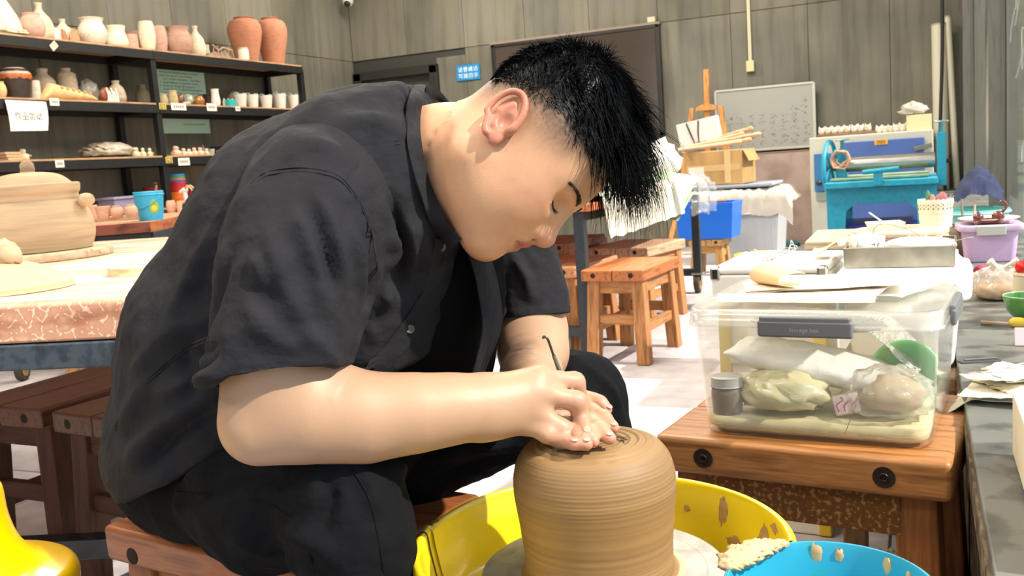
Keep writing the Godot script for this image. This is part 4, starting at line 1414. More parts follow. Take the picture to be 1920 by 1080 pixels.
	var cups := [[174, 411, 385, 21, "straight", H + 0.028, "straight pink clay cup beside the big lidded pot's lug"], [195, 411, 387, 28, "cup", H + 0.028, "flared pink clay cup, second on the plank"], [221, 409, 386, 25, "round", H + 0.028, "round-bellied pink clay cup, third on the plank"], [247, 408, 383, 25, "round", H + 0.028, "round-bellied pink clay cup touching the blue bucket"], [322, 399, 376, 18, "barrel", H + 0.002, "pink clay cup right of the blue bucket"], [340, 398, 377, 15, "straight", H + 0.002, "pink clay cup partly behind the white horned figure"], [167, 409, 388, 14, "straight", H + 0.028, "pink clay cup at the back left of the plank"]]
	for a in cups:
		var q := onY(a[0], a[1], a[5])
		if a[5] < H + 0.02:
			q = onY(a[0], a[1], H)
		var k := depth(q) / F
		solo("clay_cup", pot_g(a[4], a[3] * 0.5 * k, (a[1] - a[2]) * k, 24), clay_m(hx(pinkc)), a[6], "cup", "pink clay cups on the far table").position = q
	# plaster pieces behind the cups
	var wq := onY(188, 402, H)
	var wt := thing("plaster_mould", "pale upright plaster mould leaning behind the cups", "mould", wq, 0.3)
	var wg := G.new()
	wg.prism(PackedVector2Array([Vector2(-0.05, 0), Vector2(0.05, 0), Vector2(0.025, 0.12), Vector2(-0.02, 0.125)]), 0.05)
	part("body", wg, clay_m(hx("d2ae8c")), wt)
	part("notch", boxg(Vector3(0, 0.05, 0.026), Vector3(0.03, 0.05, 0.004), 0.001), clay_m(hx("b58e6c")), wt)
	var sq := onY(205, 404, H)
	for k in 3:
		var pq := G.new()
		pq.bar(Vector3(0, 0.03 + 0.02 * k, 0), Vector3(0.08 - 0.02 * k, 0.085 - 0.018 * k, 0.0), 0.03, 0.018, 0.003)
		solo("plaster_offcut", pq, clay_m(hx("e3cfa8")), ["lowest cream plaster offcut lying over the flared cup", "middle cream plaster offcut lying over the flared cup", "topmost cream plaster offcut lying over the flared cup"][k], "offcut", "plaster offcuts").position = sq + Vector3(-0.02, 0.015, 0.01 + 0.03 * k)
	# lilac box
	var lq := onX(224, 389, -5.3)
	lq.y = h4
	var lt := thing("storage_crate", "lilac lidded plastic box behind the pink cups", "box", lq, deg_to_rad(90))
	var kk := depth(lq) / F
	part("body", boxg(Vector3(0, 12 * kk, 0), Vector3(60 * kk, 24 * kk, 0.16), 0.008), M(hx("8f89a6"), 0.5), lt)
	part("lid", boxg(Vector3(0, 26 * kk, 0), Vector3(66 * kk, 5 * kk, 0.18), 0.006), M(hx("9b95b2"), 0.45), lt)
	# buckets
	bucket("sky blue bucket with a round sticker on the far table's front", onY(284, 413, H), 27.5, 50, hx("3fb3dd"), true)
	bucket("plain blue bucket half hidden by the man's shoulder", on4(388, 375, -5.34), 18, 27, hx("2f9fd0"), false)
	bucket("dark red bucket holding white stuff behind the shelf upright", on4(286, 370, -5.42), 17, 36, hx("8c1f22"), false)
	bucket("red bucket beside the stack of coloured buckets", on4(362, 378, -5.4), 15, 30, hx("c8303a"), false)
	var stq := on4(336, 377, -5.32)
	var sk := depth(stq) / F
	var names := ["orange bucket at the bottom of the coloured stack", "red bucket second from the bottom of the stack", "violet-blue bucket in the middle of the stack", "pink bucket third from the top of the stack", "green bucket just below the top of the stack", "light blue bucket on top of the coloured stack"]
	var bcols := ["e87a2e", "c83136", "5c6bb0", "e07f8c", "6cb24a", "38a6d6"]
	for k in 6:
		bucket(names[k], stq + Vector3(0, [0.0, 21, 25, 29, 33, 38][k] * sk * 0.98 * 0.9 + 0.0, 0), 17 - k * 0.35, 24, hx(bcols[k]), false, "stacked buckets", k != 0)
	# white stuff and the stick in the buckets
	var ws := G.new()
	ws.blob(Vector3.ZERO, Vector3(0.05, 0.035, 0.05), 0.3, 2.0, 61, 18)
	solo("clay_lump", ws, clay_m(hx("e2d8da")), "white lump lying in the dark red bucket", "lump").position = on4(286, 370, -5.42) + Vector3(0, 0.105, 0)
	var stg := G.new()
	stg.rod(Vector3.ZERO, Vector3(0.05, 0.19, -0.02), 0.006, 0.006, 8)
	solo("wooden_stick", stg, wood(hx("c49468"), 1), "thin wooden stick standing in the sky blue bucket", "stick").position = onY(284, 413, H) + Vector3(0.0, 0.005, 0)
	var gg := G.new()
	gg.tube(PackedVector3Array([Vector3(-0.06, 0.14, 0), Vector3(0.0, 0.16, 0), Vector3(0.06, 0.19, 0)]), [0.006, 0.012, 0.02], 8, 0.4)
	solo("wooden_spoon", gg, wood(hx("a97e56"), 0), "brown wooden spoon lying across the dark red bucket", "spoon").position = on4(284, 370, -5.42)
	# white horned figure
	var hq := onY(360, 404, H)
	var hk := depth(hq) / F
	var ht := thing("animal_sculpture", "white glazed horned animal figure with a red heart on the far table", "sculpture", hq, 0.2)
	var wm := M(hx("e6e4de"), 0.2, {"coat": 0.5})
	var hb2 := G.new()
	hb2.ell(Vector3(0.004, 26 * hk, 0), Vector3(11 * hk, 9 * hk, 8 * hk), 18, Basis(Vector3.BACK, 0.5))
	hb2.ell(Vector3(-4 * hk, 14 * hk, 0), Vector3(8 * hk, 12 * hk, 8 * hk), 18)
	hb2.tube(PackedVector3Array([Vector3(-6 * hk, 26 * hk, 0), Vector3(-9 * hk, 38 * hk, 0), Vector3(-9 * hk, 46 * hk, 0)]), [5 * hk, 4.4 * hk, 4 * hk], 12)
	part("body", hb2, wm, ht)
	var hh := G.new()
	hh.ell(Vector3(-9 * hk, 48 * hk, 0), Vector3(7 * hk, 5 * hk, 5 * hk), 16)
	hh.rod(Vector3(-13 * hk, 47 * hk, 0), Vector3(-19 * hk, 45 * hk, 0), 4 * hk, 3 * hk)
	part("head", hh, wm, ht)
	for s in [-1.0, 1.0]:
		var ho := G.new()
		ho.tube(PackedVector3Array([Vector3(-6 * hk, 51 * hk, s * 3 * hk), Vector3(0, 56 * hk, s * 5 * hk), Vector3(8 * hk, 50 * hk, s * 6 * hk), Vector3(14 * hk, 38 * hk, s * 6 * hk)]), [2 * hk, 1.8 * hk, 1.5 * hk, 0.8 * hk], 8)
		part("horn", ho, M(hx("cfae86"), 0.4), ht)
		var lgx := G.new()
		lgx.rod(Vector3(-5 * hk, 10 * hk, s * 5 * hk), Vector3(-2 * hk, 0, s * 6 * hk), 3.6 * hk, 3 * hk)
		part("leg", lgx, wm, ht)
	var hr := G.new()
	hr.ell(Vector3(7 * hk, 27 * hk, 8 * hk), Vector3(3 * hk, 3 * hk, 1 * hk), 12)
	part("heart", hr, M(hx("b52f3c"), 0.3), ht, "red heart")
	var spt := G.new()
	spt.ell(Vector3(-12 * hk, 18 * hk, 3 * hk), Vector3(3 * hk, 7 * hk, 6 * hk), 14)
	part("patch", spt, M(hx("2d2622"), 0.4), ht, "black patch")
	# pale things under the far table
	var ug := onY(215, 462, 0.58)
	var crate := thing("storage_crate", "low tray of pale clay lumps under the far table", "tray", Vector3(ug.x, 0.0, ug.z), deg_to_rad(24))
	part("body", tray_g(0.5, 0.36, 0.55, 0.02, 0.95), wood(hx("8a7358"), 0), crate)
	for k in 8:
		var cg := G.new()
		cg.blob(Vector3.ZERO, Vector3(0.06, 0.04, 0.05), 0.35, 2.0, 70 + k, 14)
		solo("clay_lump", cg, clay_m(hx(["d9cba4", "d2c49e", "ded2ae"][k % 3])), "pale clay lump in the tray under the far table", "lump", "clay lumps under the far table").position = Vector3(ug.x, 0.575, ug.z) + Basis(Vector3.UP, deg_to_rad(24)) * Vector3(-0.2 + 0.056 * k, 0.0, 0.12 - 0.05 * (k % 2))
	# stools stored below the near table
	var dk := hx("6b4128")
	stool("dark brown stool under the near table, the wider one at the picture's left edge", Vector3(-2.065, 0, -1.785), deg_to_rad(-2), 0.31, 0.48, hx("5a3520"), hx("6e4630"), "dark stools under the near table", 0.43, 0.35)
	stool("dark brown stool under the near table, next to the seated man", Vector3(-1.69, 0, -1.745), deg_to_rad(-8), 0.30, 0.48, hx("5e3b26"), hx("6a4733"), "dark stools under the near table", 0.43, 0.35)
	stool("pale dusty stool farther back, seen below the near table's edge", Vector3(-4.05, 0, -3.72), deg_to_rad(30), 0.31, 0.48, hx("b98f6a"), hx("b08a6a"), "dusty stools below the far table")
	stool("pale dusty stool close to the man's back, seen below the near table", Vector3(-3.25, 0, -3.45), deg_to_rad(20), 0.31, 0.48, hx("b78a62"), hx("a97f60"), "dusty stools below the far table")
	# the caster trolley leg seen below the table
	var tq := onY(48, 712, 0.0)
	var tt := thing("trolley", "low dark steel trolley frame on casters below the near table", "trolley", tq, deg_to_rad(24))
	var tl := G.new()
	part("leg", boxg(Vector3(0, 0.42, 0), Vector3(0.06, 0.56, 0.06), 0.004), steel, tt)
	part("frame_rail", boxg(Vector3(-0.5, 0.19, 0), Vector3(1.0, 0.07, 0.05), 0.004), steel, tt)
	part("leg", boxg(Vector3(-1.0, 0.42, 0), Vector3(0.06, 0.56, 0.06), 0.004), steel, tt)
	part("frame_rail", boxg(Vector3(-0.5, 0.67, 0), Vector3(1.06, 0.05, 0.06), 0.004), steel, tt)
	caster(tt, Vector3(0, 0, 0))
	caster(tt, Vector3(-1.0, 0, 0))
	# black trolley bar and yellow pan at the lower left
	var bq := onY(40, 1025, 0.16)
	var bt := thing("floor_rail", "black steel rail lying low between the dark stools", "rail", Vector3(bq.x, 0, bq.z), deg_to_rad(20))
	part("rail", boxg(Vector3(0, 0.155, 0), Vector3(0.75, 0.045, 0.05), 0.004), M(hx("1d2125"), 0.25), bt)
	for x in [-0.3, 0.3]:
		part("foot", boxg(Vector3(x, 0.066, 0), Vector3(0.05, 0.132, 0.05), 0.004), M(hx("1d2125"), 0.3), bt)
	# part of a second wheel's yellow pan
	var yc := P(-88, 1000, 1.15)
	var yt := thing("splash_pan", "yellow plastic bell-shaped pan cut by the picture's lower left corner", "pan", Vector3(yc.x, 0, yc.z), 0.0)
	var ym := M(hx("f2c400"), 0.3, {"coat": 0.4})
	var yg := G.new()
	yg.lathe(smooth([Vector2(0.048, 0.575), Vector2(0.056, 0.58), Vector2(0.060, 0.574), Vector2(0.062, 0.54), Vector2(0.071, 0.505), Vector2(0.090, 0.480), Vector2(0.112, 0.472), Vector2(0.128, 0.466), Vector2(0.134, 0.452), Vector2(0.128, 0.43), Vector2(0.10, 0.40), Vector2(0.0, 0.40)], 4), 48)
	part("body", yg, ym, yt)
	var yl := G.new()
	yl.lathe(PackedVector2Array([Vector2(0, 0), Vector2(0.08, 0), Vector2(0.08, 0.40), Vector2(0, 0.40)]), 24)
	part("pedestal", yl, M(hx("4a4f55"), 0.4), yt)
func caster(t: Node3D, p: Vector3) -> void:
	var c := G.new()
	c.box(p + Vector3(0, 0.125, 0), Vector3(0.075, 0.012, 0.075), 0.002)
	for s in [-1.0, 1.0]:
		c.box(p + Vector3(s * 0.026, 0.085, 0.012), Vector3(0.005, 0.075, 0.045), 0.002)
	var o := part("caster", c, M(hx("a3a49e"), 0.35, {"metal": 0.6}), t)
	var w := G.new()
	w.lathe(smooth([Vector2(0, -0.018), Vector2(0.048, -0.018), Vector2(0.055, -0.008), Vector2(0.055, 0.008), Vector2(0.048, 0.018), Vector2(0, 0.018)], 3), 24, Transform3D(Basis(Vector3.BACK, PI / 2), p + Vector3(0, 0.056, 0.02)))
	part("wheel", w, M(hx("3d3428"), 0.6), o)
	var h := G.new()
	h.lathe(PackedVector2Array([Vector2(0, -0.021), Vector2(0.03, -0.021), Vector2(0.033, -0.018), Vector2(0.033, 0.018), Vector2(0.03, 0.021), Vector2(0, 0.021)]), 18, Transform3D(Basis(Vector3.BACK, PI / 2), p + Vector3(0, 0.056, 0.02)))
	part("hub", h, M(hx("b58f3c"), 0.5), o)
func bucket(label: String, q: Vector3, wpx: float, hpx: float, c: Color, sticker: bool, group := "buckets on the far table", plain := false) -> void:
	var k := depth(q) / F
	var r := wpx * k
	var h := hpx * k
	var t := thing("plastic_bucket", label, "bucket", q, 0.0, group)
	var g := G.new()
	g.lathe(smooth([Vector2(0, 0), Vector2(r * 0.72, 0), Vector2(r * 0.79, h * 0.06), Vector2(r * 0.97, h * 0.97), Vector2(r * 0.94, h * 0.97), Vector2(r * 0.76, h * 0.08), Vector2(0, h * 0.05)], 4), 36)
	var m := M(c, 0.35)
	part("body", g, m, t)
	var rg := G.new()
	rg.lathe(ring_prof(r * 0.98, r * 0.09, h * 0.96), 36)
	part("rim", rg, m, t)
	if not plain:
		var hg := G.new()
		var hp := PackedVector3Array()
		for j in 13:
			var a := PI * j / 12.0
			hp.push_back(Vector3(cos(a) * r, h * (0.88 - 0.4 * sin(a)), sin(a) * r * 0.98))
		hg.tube(hp, 0.003, 6)
		part("handle", hg, M(c.lightened(0.05), 0.4), t)
	if sticker:
		var sgm := G.new()
		var b := Basis(Vector3.UP, deg_to_rad(62))
		sgm.ell(b * Vector3(0, h * 0.5, r * 0.875), Vector3(r * 0.32, h * 0.28, 0.003), 20, b * Basis(Vector3.RIGHT, 0.12))
		var st := part("sticker", sgm, M(hx("9cc04a"), 0.5), t, "yellow-green sticker")
		var s2 := G.new()
		s2.ell(b * Vector3(0, h * 0.45, r * 0.89), Vector3(r * 0.2, h * 0.12, 0.003), 16, b * Basis(Vector3.RIGHT, 0.12))
		part("print", s2, M(hx("e8d24a"), 0.5), st)
func skull_g(p: Vector3, s: float) -> G:
	var g := G.new()
	g.blob(p + Vector3(0, s * 0.45, 0), Vector3(s * 0.55, s * 0.6, s * 0.5), 0.25, 2.2, 3, 28)
	g.blob(p + Vector3(0, s * 0.05, 0), Vector3(s * 0.6, s * 0.3, s * 0.5), 0.3, 2.6, 4, 20)
	for a in [-0.5, 0.45]:
		g.ell(p + Vector3(sin(a) * s * 0.45, s * 0.4, cos(a) * s * 0.45), Vector3(s * 0.16, s * 0.2, s * 0.06), 12, Basis(Vector3.UP, a))
	return g

# a box given by its front face in the picture: left/right x, top/bottom y at one depth; stands upright, turned with the room
func face_box(xa: float, xb: float, yt: float, yb: float, z: float) -> Array:
	var xm := (xa + xb) / 2.0
	var a := onZ(xa, yb, z)
	var b := onZ(xb, yb, z)
	var c := onZ(xm, yt, z)
	var d := onZ(xm, yb, z)
	return [Vector3((a.x + b.x) / 2, d.y, z), absf(b.x - a.x), c.y - d.y]
func crumple(w: float, d: float, nx: int, nz_: int, amp: float, freq: float, sd: int, shape: Callable) -> G:
	var ns := FastNoiseLite.new()
	ns.seed = sd
	ns.frequency = 1.0
	ns.fractal_type = FastNoiseLite.FRACTAL_RIDGED
	ns.fractal_octaves = 3
	var rows := []
	for i in nz_ + 1:
		var row := PackedVector3Array()
		for j in nx + 1:
			var u := float(j) / nx - 0.5
			var v := float(i) / nz_ - 0.5
			var p: Vector3 = shape.call(u, v)
			var k := ns.get_noise_2d(u * freq, v * freq) * amp
			row.push_back(p + Vector3(k * 0.5, k, k * 0.5))
		rows.append(row)
	var g := G.new()
	g.sheet(rows, 0.0012)
	return g
func build_back() -> void:
	var bz := -9.0
	# wall screen
	var a := onZ(925, 86, bz)
	var b := onZ(1238, 39, bz)
	var w := b.x - a.x
	var h := w * 0.6
	var tv := thing("wall_screen", "large dark wall-mounted display behind the man's head", "screen", Vector3((a.x + b.x) / 2, a.y - h, bz))
	part("screen_glass", boxg(Vector3(0, h / 2, 0.045), Vector3(w - 0.07, h - 0.05, 0.03), 0.003), M(hx("453d37"), 0.12, {"coat": 0.5}), tv)
	var fg := G.new()
	for s in [-1.0, 1.0]:
		fg.box(Vector3(s * (w / 2 - 0.02), h / 2, 0.04), Vector3(0.045, h, 0.06), 0.006)
	fg.box(Vector3(0, 0.02, 0.04), Vector3(w, 0.05, 0.06), 0.006)
	fg.box(Vector3(0, h - 0.015, 0.04), Vector3(w, 0.03, 0.06), 0.006)
	part("bezel", fg, M(hx("23211f"), 0.35), tv)
	part("top_strip", boxg(Vector3(0, h + 0.012, 0.04), Vector3(w + 0.02, 0.024, 0.07), 0.004), M(hx("8d8076"), 0.5, {"metal": 0.3}), tv)
	var wbx := onZ(1224, 38, bz)
	solo("sensor_box", boxg(Vector3(0, 0.03, 0), Vector3(0.075, 0.05, 0.05), 0.004), M(hx("c9c4a8"), 0.6), "small cream box on the wall display's upper right corner", "sensor").position = Vector3(wbx.x, a.y + 0.02, bz + 0.04)
	# blue sign: two rows of four characters
	var img := Image.create(512, 380, false, Image.FORMAT_RGB8)
	img.fill(hx("1f86c7"))
	var ch := [
		[[1, 1, 2, 2], [0.5, 4, 2, 4], [2, 4, 2, 9], [2, 9, 3, 8], [4.5, 0.5, 5.3, 2], [8.5, 0.5, 7.7, 2], [4.4, 3, 8.8, 3], [4.4, 3, 4.4, 5.6], [8.8, 3, 8.8, 5.6], [4.4, 5.6, 8.8, 5.6], [5.6, 5.6, 3.6, 9.6], [7.4, 5.6, 7.4, 9.4], [7.4, 9.4, 9.6, 9.4]],
		[[3, 0, 3.8, 1.2], [7, 0, 6.2, 1.2], [1, 1.6, 9, 1.6], [3.8, 1.6, 3.8, 4.6], [6.2, 1.6, 6.2, 4.6], [1.4, 2.6, 2.4, 4], [8.6, 2.6, 7.6, 4], [0.5, 4.8, 9.5, 4.8], [2.4, 6, 7.6, 6], [2.4, 6, 2.4, 9.8], [7.6, 6, 7.6, 9.8], [2.4, 7.8, 7.6, 7.8], [2.4, 9.8, 7.6, 9.8]],
		[[1, 1, 2, 2], [0.4, 4, 2, 4], [2, 4, 2, 7.6], [0.4, 9, 2, 7.8], [2, 8, 9.6, 9.6], [4, 0.8, 8.6, 0.8], [8.6, 0.8, 7, 2], [4, 2.6, 8.8, 2.6], [4, 2.6, 4, 7.8], [8.8, 2.6, 8.8, 7.8], [4, 4.4, 8.8, 4.4], [4, 6, 8.8, 6], [6.4, 2.6, 6.4, 7.8]],
		[[1, 1, 2, 2], [0.5, 4, 2, 4], [2, 4, 2, 9], [2, 9, 3, 8], [8.4, 0.6, 4.6, 1.4], [3.8, 3.2, 9.6, 3.2], [6.6, 1.2, 6.6, 5.6], [4.4, 5.8, 8.8, 5.8], [4.4, 5.8, 4.4, 9.6], [8.8, 5.8, 8.8, 9.6], [4.4, 9.4, 8.8, 9.4]],
		[[0.8, 0.8, 9.2, 0.8], [0.8, 0.8, 0.8, 2.4], [9.2, 0.8, 9.2, 2.4], [2.8, 2.6, 7.6, 2.6], [2.8, 1.6, 2.4, 5], [2.4, 4.6, 8, 4.6], [8, 4.6, 7.6, 9], [7.6, 9, 6, 9], [0.6, 6.8, 6.6, 6.8]],
		[[0.6, 2, 4.2, 2], [0.4, 4.6, 4.4, 4.6], [2.4, 0.6, 2.4, 5], [2.4, 5, 0.4, 9.6], [2.4, 5.4, 4, 8], [5.2, 1, 9, 1], [5.2, 1, 5.2, 6], [9, 1, 9, 6], [7, 2, 6.8, 6], [6.8, 6, 4.8, 9.6], [7.4, 6, 7.4, 9.4], [7.4, 9.4, 9.8, 9.4]],
		[[0.6, 1.6, 9.4, 1.6], [3.2, 0.4, 3.2, 2.8], [6.8, 0.4, 6.8, 2.8], [1, 3.6, 2, 4.6], [0.6, 6, 1.8, 7], [1, 9.6, 2.4, 7.4], [4.2, 4, 8.6, 4], [8.6, 4, 8.4, 7], [4.2, 4, 4.2, 9.2], [4.2, 9.2, 9.4, 9.2], [9.4, 9.2, 9.4, 8]],
		[[5, 0.2, 5, 1.4], [1, 1.8, 9, 1.8], [1, 1.8, 0.8, 3.2], [9, 1.8, 8.6, 3.2], [2.6, 4, 7.4, 4], [7.4, 4, 5, 6], [5, 6, 5, 9.6], [5, 9.6, 3.8, 9], [0.6, 6.4, 9.4, 6.4]]]
	for i in 8:
		var ox := 42.0 + (i % 4) * 110.0
		var oy := 50.0 if i < 4 else 210.0
		for s in ch[i]:
			stroke(img, Vector2(ox + s[0] * 10.0, oy + s[1] * 12.0), Vector2(ox + s[2] * 10.0, oy + s[3] * 12.0), 9, hx("dff0f4"))
	var f := face_box(857, 901, 121, 150, bz + 0.012)
	solo("wall_sign", flat_print(f[0] + Vector3(0, f[2] / 2, 0), f[1], f[2], 0.0, 0.006), M(Color.WHITE, 0.4, {"tex": ImageTexture.create_from_image(img)}), "small blue wall sign with two rows of white characters", "sign")
	# cable conduit and camera
	var c0 := onZ(1403, 0, bz + 0.02)
	var c1 := onZ(1407, 118, bz + 0.02)
	var ct := thing("cable_conduit", "thin cream conduit with a socket box running down the back wall", "conduit", Vector3(c1.x, c1.y, bz + 0.02))
	part("conduit", boxg(Vector3(0, 0.6, 0), Vector3(0.03, 1.2, 0.022), 0.003), M(hx("cfc8a8"), 0.5), ct)
	part("socket_box", boxg(Vector3(0, -0.03, 0.008), Vector3(0.07, 0.10, 0.045), 0.005), M(hx("d6cc9c"), 0.5), ct)
	var cc := onZ(652, 2, bz + 0.25)
	var cam := thing("security_camera", "small white dome camera at the top by the wall corner", "camera", cc)
	var cg := G.new()
	cg.ell(Vector3(0, 0, 0), Vector3(0.06, 0.06, 0.06), 20)
	cg.rod(Vector3(0, 0.04, 0), Vector3(-0.06, 0.10, -0.24), 0.022, 0.03)
	part("body", cg, M(hx("d8d8d2"), 0.4), cam)
	var cl := G.new()
	cl.ell(Vector3(0.01, -0.03, 0.03), Vector3(0.036, 0.036, 0.036), 16)
	part("lens", cl, M(hx("20201f"), 0.15), cam)
	# whiteboard with handwriting, on a pinkish board
	var wimg := Image.create(768, 512, false, Image.FORMAT_RGB8)
	wimg.fill(hx("a2a49d"))
	var rg := RandomNumberGenerator.new()
	rg.seed = 5
	for col in 8:
		for row in 8:
			if col < 5 and row < 3:
				continue
			if row < 1 + (7 - col) % 3:
				continue
			var o := Vector2(90 + col * 84, 60 + row * 54)
			for s in 4 + rg.randi() % 3:
				var p0 := o + Vector2(rg.randf_range(0, 40), rg.randf_range(0, 34))
				stroke(wimg, p0, p0 + Vector2(rg.randf_range(-20, 26), rg.randf_range(-8, 16)), 3, hx("5d605c"))
	var q := face_box(1346, 1529, 165, 282, bz + 0.10)
	var ang := deg_to_rad(0.0)
	var wb := thing("whiteboard", "grey whiteboard with faint handwritten characters leaning on the back wall", "whiteboard", q[0] + Vector3(0, 0.01, 0), ang)
	part("writing_surface", flat_print(Vector3(0, q[2] / 2, 0), q[1], q[2], 0.0, 0.012), M(Color.WHITE, 0.35, {"tex": ImageTexture.create_from_image(wimg)}), wb)
	var wfr := G.new()
	wfr.box(Vector3(q[1] / 2, q[2] / 2, 0), Vector3(0.025, q[2], 0.03), 0.003)
	wfr.box(Vector3(-q[1] / 2, q[2] / 2, 0), Vector3(0.02, q[2], 0.03), 0.003)
	wfr.box(Vector3(0, q[2], 0), Vector3(q[1], 0.02, 0.03), 0.003)
	wfr.box(Vector3(0, 0, 0), Vector3(q[1], 0.02, 0.03), 0.003)
	part("frame", wfr, M(hx("c6c5bb"), 0.4, {"metal": 0.4}), wb)
	var pk := face_box(1405, 1545, 283, 478, bz + 0.12)
	var pb := thing("backing_board", "tall pinkish stained board standing on the floor below the whiteboard", "board", Vector3(pk[0].x, 0, bz + 0.10))
	part("board", boxg(Vector3(0, (pk[0].y + pk[2]) / 2, 0), Vector3(pk[1], pk[0].y + pk[2], 0.03), 0.003), M(hx("bba9a2"), 0.8, {"tex": nz(0.008, [0.0, Color(0.82, 0.8, 0.78), 1.0, Color(1.1, 1.1, 1.1)], 3, 5, 23), "scale": Vector3(1, 1, 1)}), pb)
	part("edge_strip", boxg(Vector3(0, pk[0].y + pk[2] - 0.008, 0.016), Vector3(pk[1], 0.012, 0.004), 0.001), M(hx("8d735e"), 0.8), pb)
	# easel
	var ez := bz + 0.45
	var et := thing("wooden_easel", "orange wooden easel standing behind the paper bag", "easel", Vector3(onZ(1326, 300, ez).x, 0, ez))
	var em := wood(hx("d59a55"), 1, 0.5)
	var e0 := et.position
	part("mast", barg(onZ(1324, 130, ez) - e0, onZ(1327, 330, ez) - e0 + Vector3(0, -0.3, 0), 0.05, 0.025), em, et)
	part("leg", barg(onZ(1298, 203, ez) - e0, onZ(1283, 300, ez) - e0 + Vector3(-0.08, -0.5, 0.05), 0.04, 0.025), em, et)
	part("leg", barg(onZ(1351, 198, ez) - e0, onZ(1363, 300, ez) - e0 + Vector3(0.06, -0.5, 0.05), 0.045, 0.025), em, et)
	part("rear_leg", barg(onZ(1325, 190, ez) - e0 + Vector3(0, 0, -0.03), Vector3(0, 0.02, -0.38), 0.035, 0.025), em, et)
	var ebar := G.new()
	ebar.prism(PackedVector2Array([Vector2(-0.1, 0), Vector2(0.1, 0), Vector2(0.08, 0.04), Vector2(0.03, 0.055), Vector2(-0.03, 0.055), Vector2(-0.08, 0.04)]), 0.05, Transform3D(Basis.IDENTITY, onZ(1326, 207, ez) - e0 + Vector3(0, 0, 0.02)))
	part("clamp", ebar, em, et)
	part("crossbar", barg(onZ(1288, 246, ez) - e0, onZ(1357, 242, ez) - e0, 0.04, 0.02), em, et)
	for s in [[1283, -0.08], [1363, 0.06], [1327, 0.0]]:
		part("foot", barg(onZ(s[0], 300, ez) - e0 + Vector3(s[1], -0.48, 0.04), Vector3(onZ(s[0], 300, ez).x - e0.x + s[1] * 2.2, 0.0, 0.12 if s[1] != 0.0 else 0.0), 0.04, 0.025), em, et)
	# kiln
	var kz := -7.95
	var k0 := onZ(1517, 258, kz)
	var k1 := onZ(1750, 243, kz)
	var kw := k1.x - k0.x
	var kh := (k0.y + k1.y) / 2
	var kt := thing("pottery_kiln", "pale grey kiln with a blue door standing behind the slab roller", "kiln", Vector3((k0.x + k1.x) / 2, 0, kz))
	var kg := M(hx("bdbcab"), 0.5)
	part("body", boxg(Vector3(0, kh / 2 + 0.03, -0.46), Vector3(kw, kh - 0.06, 0.9), 0.01), kg, kt)
	var feet := G.new()
	for s in [-1.0, 1.0]:
		for zz in [-0.1, -0.85]:
			feet.box(Vector3(s * kw * 0.42, 0.03, zz), Vector3(0.08, 0.06, 0.08), 0.004)
	part("foot", feet, M(hx("55564f"), 0.6), kt)
	var bl := M(hx("44619f"), 0.45)
	var d0 := onZ(1583, 262, kz).x - kt.position.x
	var d1 := onZ(1733, 257, kz).x - kt.position.x
	var dr := part("door", boxg(Vector3((d0 + d1) / 2, kh - 0.055 - 0.33, 0.012), Vector3(d1 - d0, 0.66, 0.03), 0.006), bl, kt)
	var p0 := onZ(1526, 282, kz).x - kt.position.x
	var p1 := onZ(1562, 282, kz).x - kt.position.x
	var cp := part("control_panel", boxg(Vector3((p0 + p1) / 2, kh - 0.28, 0.01), Vector3(p1 - p0, 0.3, 0.025), 0.004), M(hx("2d6aa0"), 0.45), kt)
	for k in 3:
		var bg := G.new()
		bg.lathe(PackedVector2Array([Vector2(0, 0.0), Vector2(0.02, 0), Vector2(0.02, 0.02), Vector2(0, 0.022)]), 14, Transform3D(Basis(Vector3.RIGHT, PI / 2), Vector3((p0 + p1) / 2 + 0.04 * (k - 1), kh - 0.36, 0.022)))
		part("knob", bg, M(hx("2a2a2c"), 0.4), cp)
	part("base_strip", boxg(Vector3((p0 + p1) / 2, kh - 0.47, 0.008), Vector3(p1 - p0 - 0.02, 0.07, 0.02), 0.003), M(hx("7a8a80"), 0.5), kt)
	var lq := onZ(1652, 266, kz + 0.03) - kt.position
	var lb := part("number_plate", boxg(Vector3(lq.x, lq.y, 0.03), Vector3(0.095, 0.042, 0.006), 0.001), M(hx("e3a83a"), 0.5), dr)
	var tm := TextMesh.new()
	tm.text = "999"
	tm.font_size = 16
	tm.pixel_size = 0.0024
	tm.depth = 0.002
	part("lettering", tm, M(hx("7a4a1e"), 0.6), lb).position = Vector3(lq.x, lq.y, 0.034)
	var lt := onZ(1732, 275, kz + 0.04) - kt.position
	var lgm := G.new()
	lgm.bar(Vector3(lt.x - 0.07, lt.y - 0.015, 0.05), Vector3(lt.x + 0.06, lt.y + 0.01, 0.05), 0.03, 0.035, 0.005)
	lgm.rod(Vector3(lt.x, lt.y, 0.0), Vector3(lt.x, lt.y, 0.07), 0.02)
	part("latch", lgm, M(hx("8b8b84"), 0.3, {"metal": 0.8}), kt)
	# row of little animal cups on the kiln
	var pl := onZ(1585, 248, kz)
	var pk2 := thing("wooden_plank", "thin plank with small cat-face cups along the kiln's top", "plank", Vector3(pl.x, kh + 0.0, kz - 0.12))
	part("board", boxg(Vector3(0, 0.011, 0), Vector3(0.44, 0.02, 0.14), 0.003), wood(hx("8d7257"), 0), pk2)
